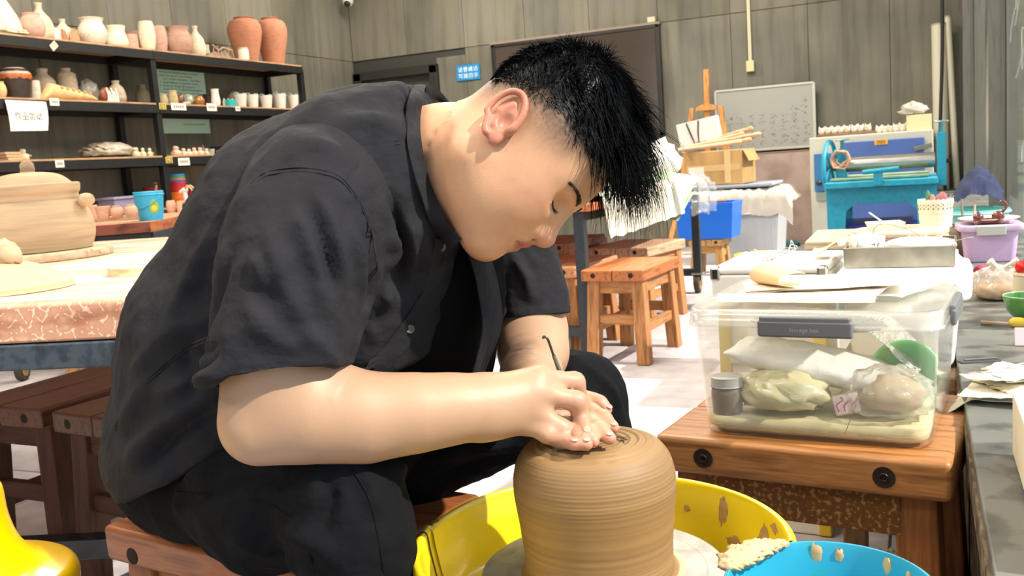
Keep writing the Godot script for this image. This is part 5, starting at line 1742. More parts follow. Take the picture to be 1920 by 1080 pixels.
	var fl := ["leftmost cat-face cup on the kiln's plank", "second cat-face cup from the left on the kiln's plank", "third cat-face cup from the left on the kiln's plank", "fourth cat-face cup from the left on the kiln's plank", "fifth cat-face cup from the left on the kiln's plank", "sixth cat-face cup from the left on the kiln's plank", "cat-face cup next to the right end of the kiln's plank", "cat-face cup at the right end of the kiln's plank", "first cat-face cup just right of the plank on the kiln", "second cat-face cup right of the plank on the kiln", "third cat-face cup right of the plank on the kiln", "fourth cat-face cup right of the plank on the kiln", "cat-face cup nearest the cream box on the kiln"]
	var fx := [1541, 1553, 1565, 1577, 1589, 1602, 1614, 1627, 1648, 1660, 1671, 1681, 1693]
	for k in 13:
		var fp := onZ(fx[k], 245, kz - 0.12)
		var base := kh + (0.021 if k < 8 else 0.0)
		var t := thing("cat_cup", fl[k], "cup", Vector3(fp.x, base, kz - 0.12), 0.0, "cat-face cups on the kiln")
		var m := clay_m(hx(["e0d6c2", "d8ccb6", "e4dccb"][k % 3]), 0.6)
		var r := 0.027 if k < 11 else 0.03
		var bg := G.new()
		bg.lathe(smooth([Vector2(0, 0), Vector2(r * 0.7, 0), Vector2(r, r * 0.6), Vector2(r * 0.95, r * 1.5), Vector2(r * 0.75, r * 1.85), Vector2(0, r * 1.85)], 4), 18)
		part("body", bg, m, t)
		for s in [-1.0, 1.0]:
			var eg := G.new()
			eg.rod(Vector3(s * r * 0.55, r * 1.6, 0), Vector3(s * r * 0.75, r * 2.4, 0), r * 0.28, 0.002, 8)
			part("ear", eg, m, t)
			var ey := G.new()
			ey.ell(Vector3(s * r * 0.35, r * 1.2, r * 0.9), Vector3(r * 0.1, r * 0.12, r * 0.08), 8)
			part("eye", ey, M(hx("4a3c34"), 0.5), t)
	var cb3 := face_box(1700, 1747, 215, 243, kz - 0.15)
	var cbx := thing("card_box", "cream card box at the kiln's right end", "box", Vector3(cb3[0].x, kh, kz - 0.15))
	part("body", boxg(Vector3(0, cb3[2] / 2, 0), Vector3(cb3[1], cb3[2], 0.16), 0.003), M(hx("ded0a2"), 0.8), cbx)
	part("flap", boxg(Vector3(0, cb3[2] + 0.003, 0.03), Vector3(cb3[1], 0.004, 0.09), 0.001), M(hx("d3c494"), 0.8), cbx)
	var bp := G.new()
	bp.blob(Vector3(0, 0.035, 0), Vector3(0.08, 0.05, 0.06), 0.5, 3.0, 37, 28, Basis.IDENTITY, true, true)
	solo("plastic_bag", bp, M(hx("b9b5a6"), 0.25), "crumpled clear bag lying on the cream box", "bag").position = Vector3(cb3[0].x - 0.04, kh + cb3[2] + 0.006, kz - 0.15)
	# white tubes and a black cable in the corner
	var tg := [[1760, 45, 1768, 470, 0.058, "thick white tube leaning in the far right corner"], [1777, 30, 1800, 470, 0.025, "thin white tube leaning beside the thick one"]]
	for r in tg:
		var g := G.new()
		var top := onZ(r[0], r[1], bz + 0.12)
		var bot := onZ(r[2], r[3], bz + 0.3)
		bot.y = 0.002
		g.tube(PackedVector3Array([bot, top]), r[4], 20)
		var tt := thing("plastic_tube", r[5], "tube", bot)
		g.xf = Transform3D.IDENTITY
		var gg := G.new()
		gg.tube(PackedVector3Array([Vector3.ZERO, top - bot]), r[4], 20)
		part("tube", gg, M(hx("cfccb9"), 0.4), tt)
		var rr := G.new()
		rr.tube(PackedVector3Array([(top - bot) * 0.992, (top - bot) * 1.0]), r[4] * 1.03, 20)
		part("end_cap", rr, M(hx("a3a092"), 0.5), tt)
	var cab := G.new()
	var cps := PackedVector3Array()
	for s in [[1766, -40], [1767, 60], [1766, 130], [1764, 200], [1763, 270], [1767, 320], [1772, 350], [1774, 420]]:
		cps.push_back(onZ(s[0], s[1], bz + 0.42))
	cab.tube(spline(cps, 6), 0.014, 8)
	solo("power_cable", cab, M(hx("1f1f1e"), 0.5), "black cable hanging down in front of the white tubes", "cable")
	build_roller()
	build_clutter()
func barg(a: Vector3, b: Vector3, w: float, h: float) -> G:
	var g := G.new()
	g.bar(a, b, w, h, 0.004, Vector3.BACK)
	return g
func spline(p: PackedVector3Array, n := 6) -> PackedVector3Array:
	var o := PackedVector3Array()
	for i in p.size() - 1:
		for k in n:
			o.push_back(p[i].cubic_interpolate(p[i + 1], p[maxi(i - 1, 0)], p[mini(i + 2, p.size() - 1)], float(k) / n))
	o.push_back(p[p.size() - 1])
	return o

func build_roller() -> void:
	var z := -5.15
	var L := onZ(1548, 345, z)
	var Rr := onZ(1757, 333, z)
	var th := (L.y + Rr.y) / 2.0
	var w := Rr.x - L.x
	var mid := Vector3((L.x + Rr.x) / 2, 0, z)
	var s := w / 212.0        # metres per pixel there
	var t := thing("slab_roller", "turquoise slab roller with a steel drum and side handwheel", "machine", mid)
	var tq := M(hx("1f97b4"), 0.38, {"tex": nz(0.035, [0.0, Color(0.85, 0.88, 0.9), 0.6, Color.WHITE, 0.72, Color(1.0, 1.0, 1.0), 0.8, Color(1.9, 1.25, 1.15), 1.0, Color(1.9, 1.25, 1.2)], 3, 4, 29), "scale": Vector3(2.2, 2.2, 2.2)})
	var dep := 0.62
	var st := M(hx("b5b6b2"), 0.25, {"metal": 0.9})
	# flared legs
	for sx in [-1.0, 1.0]:
		for sz in [0.0, -1.0]:
			var g := G.new()
			var o: float = sx * w / 2
			var i1: float = o - sx * 66 * s
			var i2: float = o - sx * 38 * s
			g.prism(PackedVector2Array([Vector2(o, th - 0.03), Vector2(i1, th - 0.03), Vector2(i1 + sx * 6 * s, th - 42 * s), Vector2(i2, th - 60 * s), Vector2(o - sx * 30 * s, 0), Vector2(o - sx * 4 * s, 0)]), 0.03, Transform3D(Basis.IDENTITY, Vector3(0, 0, -0.03 + sz * (dep - 0.06))))
			part("leg", g, tq, t)
	for zz in [-0.03, -dep + 0.03]:
		part("apron", boxg(Vector3(0, th - 0.03 - 17 * s, zz), Vector3(w - 2 * 60 * s, 34 * s, 0.028), 0.003), tq, t)
	for sx in [-1.0, 1.0]:
		part("side_apron", boxg(Vector3(sx * (w / 2 - 0.02), th - 0.07, -dep / 2), Vector3(0.025, 0.12, dep - 0.1), 0.003), tq, t)
	part("bed", boxg(Vector3(0, th - 0.012, -dep / 2 + 0.02), Vector3(w + 0.01, 0.03, dep + 0.05), 0.004), tq, t)
	part("canvas_board", boxg(Vector3(-0.01, th + 0.012, -dep / 2 - 0.03), Vector3(w * 0.9, 0.012, dep * 0.85), 0.003), M(hx("7d9a7c"), 0.8, {"tex": nz(0.012, [0.0, gy(0.75), 1.0, gy(1.15)], 3, 5, 2), "scale": Vector3(2, 2, 2)}), t)
	# front handle
	var hg := G.new()
	hg.rod(Vector3(-32 * s, th + 20 * s, 0.05), Vector3(36 * s, th + 24 * s, 0.05), 5 * s)
	part("front_handle", hg, tq, t)
	part("handle_stem", boxg(Vector3(-3 * s, th + 7 * s, 0.045), Vector3(18 * s, 30 * s, 0.02), 0.003), tq, t)
	# side posts, drum, screws
	for sx in [-1.0, 1.0]:
		var px: float = -79 * s if sx < 0 else 119 * s * 0.98
		var top: float = th + (62 * s if sx < 0 else 86 * s)
		part("side_post", boxg(Vector3(px, (th + top) / 2 - 0.02, -0.28), Vector3(17 * s, top - th + 0.06, 0.16), 0.005), tq, t)
		var sg := G.new()
		sg.rod(Vector3(px, top - 0.02, -0.28), Vector3(px, top + 26 * s, -0.28), 4.5 * s)
		sg.rod(Vector3(px, top, -0.28), Vector3(px, top + 7 * s, -0.28), 7 * s)
		var scr := part("screw", sg, M(hx("4f8a98"), 0.35, {"metal": 0.5}), t)
		var wg := G.new()
		wg.lathe(ring_prof(13 * s, 4 * s, top + 26 * s), 24, Transform3D(Basis.IDENTITY, Vector3(px, 0, -0.28)))
		wg.rod(Vector3(px - 13 * s, top + 26 * s, -0.28), Vector3(px + 13 * s, top + 26 * s, -0.28), 2 * s)
		part("small_wheel", wg, M(hx("a9bcbb"), 0.3, {"metal": 0.6}), scr)
	var dg := G.new()
	dg.lathe(PackedVector2Array([Vector2(0, -92 * s), Vector2(16 * s, -92 * s), Vector2(16 * s, -92 * s), Vector2(16 * s, 104 * s), Vector2(16 * s, 104 * s), Vector2(0, 104 * s)]), 36, Transform3D(Basis(Vector3.FORWARD, PI / 2), Vector3(0, th + 34 * s, -0.26)))
	part("steel_drum", dg, M(hx("c4c5c2"), 0.3, {"metal": 0.95, "tex": nz(0.02, [0.0, gy(0.8), 1.0, gy(1.1)], 3, 4, 7), "scale": Vector3(1, 8, 8)}), t)
	var ax := G.new()
	ax.rod(Vector3(125 * s, th + 30 * s, -0.26), Vector3(136 * s, th + 30 * s, -0.26), 5 * s)
	part("axle_nut", ax, M(hx("2e3a3c"), 0.4, {"metal": 0.6}), t)
	# big handwheel, seen nearly edge-on
	var hw := G.new()
	var hb := Basis(Vector3.UP, deg_to_rad(-9)) * Basis(Vector3.BACK, PI / 2)
	var hc := Vector3(-104 * s, th + 30 * s, -0.24)
	var rp := PackedVector2Array()
	for k in 11:
		var an := TAU * k / 10.0
		rp.push_back(Vector2(56 * s + cos(an) * 5 * s, sin(an) * 5 * s))
	hw.lathe(rp, 48, Transform3D(hb, hc))
	var hwp := part("handwheel", hw, tq, t)
	for k in 4:
		var sg := G.new()
		var an := PI / 4 + PI / 2 * k
		sg.rod(hc, hc + hb * Vector3(cos(an) * 55 * s, 0, sin(an) * 55 * s), 3.5 * s)
		part("spoke", sg, tq, hwp)
	var hub := G.new()
	hub.rod(hc - Vector3(8 * s, 0, 0), hc + Vector3(24 * s, 0, -0.01), 8 * s)
	part("hub", hub, M(hx("33505a"), 0.4), hwp)
	# shelf below with a bent grey sheet
	part("lower_shelf", boxg(Vector3(0, th - 0.24, -dep / 2), Vector3(w * 0.86, 0.02, dep * 0.8), 0.003), M(hx("1d2f86"), 0.45), t)
	var us := th - 0.40
	part("lower_shelf", boxg(Vector3(0, us, -dep / 2), Vector3(w * 0.86, 0.02, dep * 0.8), 0.003), tq, t)
	var sh := crumple(1, 1, 20, 8, 0.01, 3.0, 3, func(u: float, v: float) -> Vector3: return Vector3(u * w * 0.72, 0.03 + 0.05 * (1.0 - cos(u * 5.0)) + 0.02 * v, v * 0.4))
	var sho := solo("metal_sheet", sh, M(hx("8f8c82"), 0.45, {"metal": 0.3}), "bent grey sheet on the slab roller's lower shelf", "sheet")
	sho.position = mid + Vector3(0, us + 0.0, -dep / 2)
	# peach cloth loop on the left post
	var lp := G.new()
	for k in 3:
		var pts := PackedVector3Array()
		for j in 17:
			var an := TAU * j / 16.0
			pts.push_back(Vector3(cos(an) * (15 + k * 2) * s, sin(an) * (13 + k * 3) * s - k * 2.0 * s, 0.105 + 0.006 * sin(an * 3 + k) + 0.01 * k) + Vector3(0, sin(an * 5 + k * 2) * 2 * s, 0))
		lp.tube(pts, 2.6 * s, 6, 1.0, false)
	solo("cloth_loop", lp, M(hx("c99a7c"), 0.9), "twisted peach cloth strip looped over the roller's left post", "cloth").position = mid + Vector3(-80 * s, th + 50 * s, -0.28)

func build_clutter() -> void:
	# stools between the trolley and the window
	var oc := hx("c08a58")
	stool("orange wooden stool with its top lit, the nearest in the aisle right of the man", Vector3(-1.225, 0, -4.18), deg_to_rad(-5.5), 0.30, 0.48, oc, hx("c27a48"), "orange stools in the aisle")
	stool("orange wooden stool with a dusty top behind the dark trolley post", Vector3(-1.58, 0, -4.33), deg_to_rad(-8), 0.30, 0.48, hx("b98250"), hx("d39a72"), "orange stools in the aisle")
	stool("pale-topped wooden stool at the back of the group in the aisle", Vector3(-1.47, 0, -5.12), deg_to_rad(-13), 0.40, 0.46, oc, hx("d9b090"), "orange stools in the aisle")
	stool("taller brown stool mostly hidden by the man's face", Vector3(-1.84, 0, -4.95), deg_to_rad(-5), 0.31, 0.5, hx("a8703f"), hx("a5714c"), "orange stools in the aisle", 0.485)
	stool("dim brown stool under the far part of the long trolley", Vector3(-1.95, 0, -5.35), deg_to_rad(-5), 0.31, 0.48, hx("8f6440"), hx("94694a"), "orange stools in the aisle")
	# long trolley on casters
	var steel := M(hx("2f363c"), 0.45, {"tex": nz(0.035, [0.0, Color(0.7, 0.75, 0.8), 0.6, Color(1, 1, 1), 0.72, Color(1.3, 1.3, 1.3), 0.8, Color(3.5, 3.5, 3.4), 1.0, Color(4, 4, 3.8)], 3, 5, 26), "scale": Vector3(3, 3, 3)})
	var tp := Vector3(-1.43, 0, -5.1)
	var t := thing("trolley_table", "long dark steel trolley table on casters between the stools", "trolley", tp)
	var legs := [Vector3(0.02, 0, 1.07), Vector3(0.1, 0, -0.97), Vector3(-0.95, 0, 0.92), Vector3(-0.95, 0, -0.97)]
	for k in 4:
		part("leg", boxg(legs[k] + Vector3(0, 0.395 if k else 0.36, 0), Vector3(0.05, 0.58 if k else 0.66, 0.05), 0.004), steel, t)
		caster(t, legs[k] if k else legs[k] + Vector3(-0.12, 0, -0.06))
	part("frame_rail", barg(legs[0] + Vector3(0, 0.135, 0), legs[2] + Vector3(0, 0.135, 0), 0.045, 0.045), steel, t)
	part("frame_rail", barg(legs[1] + Vector3(0, 0.135, 0), legs[3] + Vector3(0, 0.135, 0), 0.045, 0.045), steel, t)
	part("frame_rail", barg(legs[0] + Vector3(0, 0.665, 0), legs[1] + Vector3(0, 0.665, 0), 0.045, 0.045), steel, t)
	part("frame_rail", barg(legs[2] + Vector3(0, 0.665, 0), legs[3] + Vector3(0, 0.665, 0), 0.045, 0.045), steel, t)
	for k in 4:
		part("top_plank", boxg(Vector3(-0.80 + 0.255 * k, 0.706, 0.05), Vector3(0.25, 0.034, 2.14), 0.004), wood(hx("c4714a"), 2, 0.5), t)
	# green sacks and a sheet of plastic hanging over its edge
	var gs := onZ(1262, 372, -5.98)
	var gcol := M(hx("b9d3ab"), 0.7)
	for k in 2:
		var g := crumple(1, 1, 16, 10, 0.012, 5.0, 40 + k, func(u: float, v: float) -> Vector3: return Vector3(u * 0.34 - 0.1 * v, -0.06 * u - (0.0 if v < -0.1 else (v + 0.1) * 0.24) - u * 0.02, v * 0.26))
		solo("green_sack", g, gcol, ["upper pale green sack hanging off the trolley's end by the blue bin", "lower pale green sack hanging off the trolley's end by the blue bin"][k], "sack", "pale green sacks").position = Vector3(-1.42 - 0.02 * k, 0.78 - 0.085 * k, -5.72 + 0.06 * k)
	var cs := crumple(1, 1, 22, 22, 0.03, 5.0, 51, func(u: float, v: float) -> Vector3: return Vector3(0.06 + 0.13 * smoothstep(-0.5, 0.1, v) + 0.05 * sin(u * 9.0), -0.24 * (v + 0.5) * (v + 0.5) - 0.03, u * 0.34))
	solo("plastic_sheet", cs, M(Color(0.95, 0.96, 0.96), 0.12, {"glass": 0.1}), "clear plastic sheet draped over the trolley's far corner", "sheet").position = Vector3(-1.45, 0.79, -6.0)
	var ws := G.new()
	ws.blob(Vector3(0, 0.11, 0), Vector3(0.17, 0.14, 0.2), 0.3, 2.0, 44, 30, Basis.IDENTITY, true)
	solo("white_sack", ws, M(hx("eeece4"), 0.5), "bulky white plastic sack on the trolley's far end", "sack").position = Vector3(-1.55, 0.755, -5.9)
	var cr := G.new()
	for k in 5:
		cr.blob(Vector3(-0.12 + 0.06 * k, 0.04, 0.02 * (k % 2)), Vector3(0.05, 0.035, 0.05), 0.3, 2.5, 60 + k, 12)
	solo("cream_cloth_heap", cr, M(hx("e6dcc0"), 0.8), "heap of cream cloth on the trolley seen below the man's hair", "cloth").position = Vector3(-1.68, 0.735, -5.55)
	var cfp := crumple(1, 1, 14, 10, 0.02, 4.0, 57, func(u: float, v: float) -> Vector3: return Vector3(u * 0.4, 0.04 * cos(u * 6.0) - 0.25 * maxf(v, 0.0), v * 0.3))
	solo("cream_cloth", cfp, M(hx("dccfa6"), 0.8), "pale cream cloth hanging behind the green sacks", "cloth").position = Vector3(-1.72, 0.70, -5.6)
	var big := crumple(1, 1, 26, 22, 0.014, 5.0, 59, func(u: float, v: float) -> Vector3: return Vector3(minf(u * 1.1, 0.42) + 0.03 * smoothstep(0.38, 0.5, u), 0.012 - 0.2 * smoothstep(0.375, 0.5, u), v * 1.5))
	solo("dust_sheet", big, M(hx("e4dcc6"), 0.8), "long cream dust sheet spread over the trolley and hanging off its aisle side", "sheet").position = Vector3(-1.745, 0.738, -4.86)
	# blue bin on a little stool
	var bb := onZ(1326, 447, -6.9)
	var bs := 7.25 / F
	stool("small plain wooden stool carrying the bright blue bin", Vector3(bb.x, 0, -7.0), deg_to_rad(-4), 0.26, 0.26, hx("c69a5f"), hx("c9a068"), "small stools", bb.y - 0.002)
	var bt := thing("plastic_bin", "bright blue plastic bin on the small wooden stool", "bin", Vector3(bb.x, bb.y, -7.0), deg_to_rad(-4))
	var bm := M(hx("1c6fe0"), 0.35)
	part("body", tray_g(0.42, 0.3, 0.255, 0.006, 0.9), bm, bt)
	part("rim", frame_g(0.435, 0.315, 0.02, 0.022, 0.25), bm, bt)
	part("clip", boxg(Vector3(0.09, 0.215, 0.152), Vector3(0.018, 0.05, 0.012), 0.003), bm, bt)
	solo("board_scrap", boxg(Vector3(0, 0.006, 0), Vector3(0.22, 0.012, 0.1), 0.003), wood(hx("8a5a44"), 0), "brown board lying across the blue bin's rim", "board").position = bt.position + Vector3(0.03, 0.262, 0.09)
	# grey lidded bins under plastic, cardboard box, bag, rolling pins
	var gb := onZ(1390, 400, -7.5)
	var gm := M(hx("b9bdbf"), 0.5)
	var gt := thing("storage_bin", "tall grey ribbed storage bin under the plastic-wrapped lid", "bin", Vector3(gb.x - 0.02, 0, -7.72), deg_to_rad(-3))
	part("body", tray_g(0.62, 0.42, 0.52, 0.01, 0.88), gm, gt)
	part("rim", frame_g(0.65, 0.45, 0.03, 0.04, 0.51), gm, gt)
	for k in 9:
		part("rib", boxg(Vector3(-0.27 + 0.067 * k, 0.27, 0.20), Vector3(0.012, 0.46, 0.02), 0.003, Basis(Vector3.RIGHT, 0.05)), gm, gt)
	part("lid", boxg(Vector3(0, 0.545, 0), Vector3(0.66, 0.03, 0.46), 0.01), M(hx("a9b2ba"), 0.4), gt)
	var cov := crumple(1, 1, 34, 24, 0.022, 7.0, 71, func(u: float, v: float) -> Vector3: return Vector3(u * 0.76 + 0.03 * signf(u) * smoothstep(0.3, 0.5, absf(u)), 0.02 - 0.2 * smoothstep(0.28, 0.5, v) - 0.10 * smoothstep(0.42, 0.5, absf(u)), minf(v, 0.33) * 0.7 + 0.02))
	solo("plastic_sheet", cov, M(hx("cfc7b8"), 0.3, {"back": Color(0.3, 0.3, 0.28)}), "dusty translucent sheet spread over the grey storage bin", "sheet").position = gt.position + Vector3(0.0, 0.565, 0.0)
	var l2 := thing("bin_lid", "flat blue-grey bin lid under the cardboard box", "lid", gt.position + Vector3(-0.05, 0.605, 0.0), deg_to_rad(-3))
	part("panel", boxg(Vector3(0, 0.012, 0), Vector3(0.64, 0.022, 0.44), 0.006), M(hx("a7b1bd"), 0.4), l2)
	part("rim", frame_g(0.66, 0.46, 0.02, 0.018, 0.02), M(hx("b3bcc6"), 0.4), l2)
	var cq := onZ(1362, 340, -7.72)
	var cx := thing("cardboard_box", "brown cardboard box with tape and a shipping slip on the grey bin", "box", Vector3(cq.x - 0.05, 0.637, -7.74), deg_to_rad(-8))
	var cm := M(hx("c39a62"), 0.8, {"tex": nz(0.01, [0.0, gy(0.85), 1.0, gy(1.1)], 3, 4, 11), "scale": Vector3(2, 0.4, 2)})
	part("body", boxg(Vector3(0, 0.135, 0), Vector3(0.48, 0.27, 0.34), 0.006), cm, cx)
	part("tape", boxg(Vector3(0.0, 0.135, 0.171), Vector3(0.44, 0.05, 0.001), 0.0), M(hx("cfae78"), 0.25), cx)
	part("tape", boxg(Vector3(0.12, 0.14, 0.1715), Vector3(0.05, 0.25, 0.001), 0.0), M(hx("d8bb88"), 0.2), cx)
	part("slip", boxg(Vector3(-0.14, 0.11, 0.172), Vector3(0.13, 0.075, 0.0015), 0.0), M(hx("ded8c8"), 0.7), cx)
	part("flap", boxg(Vector3(0.27, 0.22, 0.03), Vector3(0.10, 0.005, 0.28), 0.001, Basis(Vector3.BACK, -1.1)), cm, cx)
	var pins := [[-0.12, 0.0, 0.02, "lowest rolling pin lying on the cardboard box"], [-0.04, 0.025, 0.05, "thin rolling pin crossing over the lowest one"], [0.03, 0.02, -0.03, "rolling pin in the middle of the heap on the cardboard box"], [0.10, 0.035, -0.06, "rolling pin whose knob sticks out farthest right"], [0.0, 0.05, 0.02, "uppermost rolling pin beside the paper bag"]]
	for k in 5:
		var g := G.new()
		var a := Vector3(-0.3 + 0.03 * k, 0.02, 0)
		var b := Vector3(0.2 + 0.07 * (k % 3), 0.05 + 0.015 * k, 0.0)
		g.tube(PackedVector3Array([a, a.lerp(b, 0.86), a.lerp(b, 0.87), a.lerp(b, 0.9), a.lerp(b, 0.97), b]), [0.017, 0.017, 0.012, 0.018, 0.02, 0.012], 12)
		var r := solo("rolling_pin", g, wood(hx("d8b290"), 0, 0.6, 3 + k), pins[k][3], "rolling pin", "rolling pins on the cardboard box")
		r.position = cx.position + Vector3(0.0, 0.275 + 0.022 * (k / 2), 0.13 - 0.055 * k)
		r.rotation.y = 0.12 - 0.08 * k
	var pq := onZ(1306, 287, -7.7)
	var bag := thing("paper_bag", "white paper shopping bag with a dark strap and small print", "bag", Vector3(pq.x, 0.91, -7.86), deg_to_rad(2))
	var bgm := M(hx("dcd6d2"), 0.6)
	var sk := Basis(Vector3.BACK, 0.16)
	part("body", boxg(Vector3(0, 0.14, 0), Vector3(0.34, 0.235, 0.1), 0.005, sk), bgm, bag)
	part("side_fold", boxg(Vector3(0.165, 0.165, 0), Vector3(0.012, 0.24, 0.09), 0.003, sk), M(hx("c9c3c0"), 0.6), bag)
	for k in 2:
		var sg := G.new()
		sg.tube(PackedVector3Array([sk * Vector3(-0.06 + 0.1 * k, 0.25, 0.055), sk * Vector3(-0.04 + 0.06 * k, 0.15, 0.058), sk * Vector3(-0.02 + 0.03 * k, 0.06, 0.055)]), [0.006, 0.007, 0.004], 6)
		part("strap", sg, M(hx("3a3a3c"), 0.6), bag)
	var tx2 := TextMesh.new()
	tx2.text = "AFELLY"
	tx2.font_size = 16
	tx2.pixel_size = 0.002
	tx2.depth = 0.001
	var tp2 := part("lettering", tx2, M(hx("4a4848"), 0.6), bag)
	tp2.position = sk * Vector3(0.02, 0.07, 0.0515)
	tp2.rotation.z = 0.16
	# boards leaning by the bins
	var bl := [[1425, 412, 476, 0.085, 0.0, "d5bcae", "pinkish board standing left of the leaning cream plank"], [1455, 392, 478, 0.10, 0.10, "dcc08a", "cream plank with a capped top leaning by the grey bin"], [1467, 398, 470, 0.04, 0.03, "e3d3bb", "thin pale board standing behind the leaning cream plank"]]
	for k in 3:
		var r: Array = bl[k]
		var q := onY(r[0], r[2], 0.0)
		var top := onZ(r[0], r[1], q.z)
		var lt := thing("loose_board", r[6], "board", q + Vector3(0, 0, -0.05 * k), 0.0, "boards leaning near the bins")
		lt.rotation.z = r[4]
		part("board", boxg(Vector3(0, top.y / 2, 0), Vector3(r[3], top.y, 0.03), 0.003), wood(hx(r[5]), 1, 0.7, 3 + k), lt)
		if k == 1:
			part("cap", boxg(Vector3(0, top.y + 0.008, 0.005), Vector3(r[3] * 1.05, 0.045, 0.045), 0.003), wood(hx("dcc08a"), 0), lt)
	var db := G.new()
	db.blob(Vector3(0, 0.02, 0), Vector3(0.08, 0.035, 0.06), 0.6, 3.0, 81, 20, Basis.IDENTITY, true)
	solo("rag", db, M(hx("3f7f93"), 0.8), "teal rag on the floor by the pinkish board", "rag").position = onY(1482, 462, 0.0)
	# things on the ledge beyond: denim cloth, teal basin
	var dn := onY(1826, 385, 0.45)
	var cl := crumple(1, 1, 26, 22, 0.022, 2.2, 91, func(u: float, v: float) -> Vector3: return Vector3(u * 0.20, 0.16 * cos(u * 2.6) * cos(v * 2.4) - 0.02, v * 0.28))
	solo("denim_cloth", cl, M(hx("2c3557"), 0.85, {"tex": nz(0.05, [0.0, gy(0.8), 1.0, gy(1.15)], 3, 3, 2), "scale": Vector3(3, 3, 3)}), "dark blue denim cloth heaped over the teal basin on the ledge", "cloth").position = Vector3(0.24, 0.61, -4.72)
	var tbq := Vector3(0.21, 0.45, -4.55)
	var tbt := thing("plastic_basin", "teal plastic basin on the ledge behind the lace pot", "basin", tbq)
	var tm := M(hx("7fc4bf"), 0.4)
	var bg := G.new()
	bg.lathe(smooth([Vector2(0, 0), Vector2(0.11, 0), Vector2(0.125, 0.02), Vector2(0.15, 0.125), Vector2(0.145, 0.125), Vector2(0.118, 0.02), Vector2(0, 0.01)], 4), 36)
	part("body", bg, tm, tbt)
	var br := G.new()
	br.lathe(ring_prof(0.152, 0.012, 0.125), 36)
	part("rim", br, M(hx("93d2cc"), 0.4), tbt)

func paper_g(w: float, d: float, amp: float, sd: int, curl := 0.0) -> G:
	return crumple(1, 1, 14, 10, amp, 2.5, sd, func(u: float, v: float) -> Vector3: return Vector3(u * w, curl * (u + 0.5) * (u + 0.5) + absf(amp), v * d))
func rrect(w: float, d: float, r: float, n := 5) -> PackedVector2Array:
	var p := PackedVector2Array()
	for c in 4:
		var cx := (w / 2 - r) * (1.0 if c == 0 or c == 3 else -1.0)
		var cz := (d / 2 - r) * (1.0 if c < 2 else -1.0)
		for k in n + 1:
			var a := PI / 2 * c + PI / 2 * k / n
			p.push_back(Vector2(cx + cos(a) * r, cz + sin(a) * r))
	return p
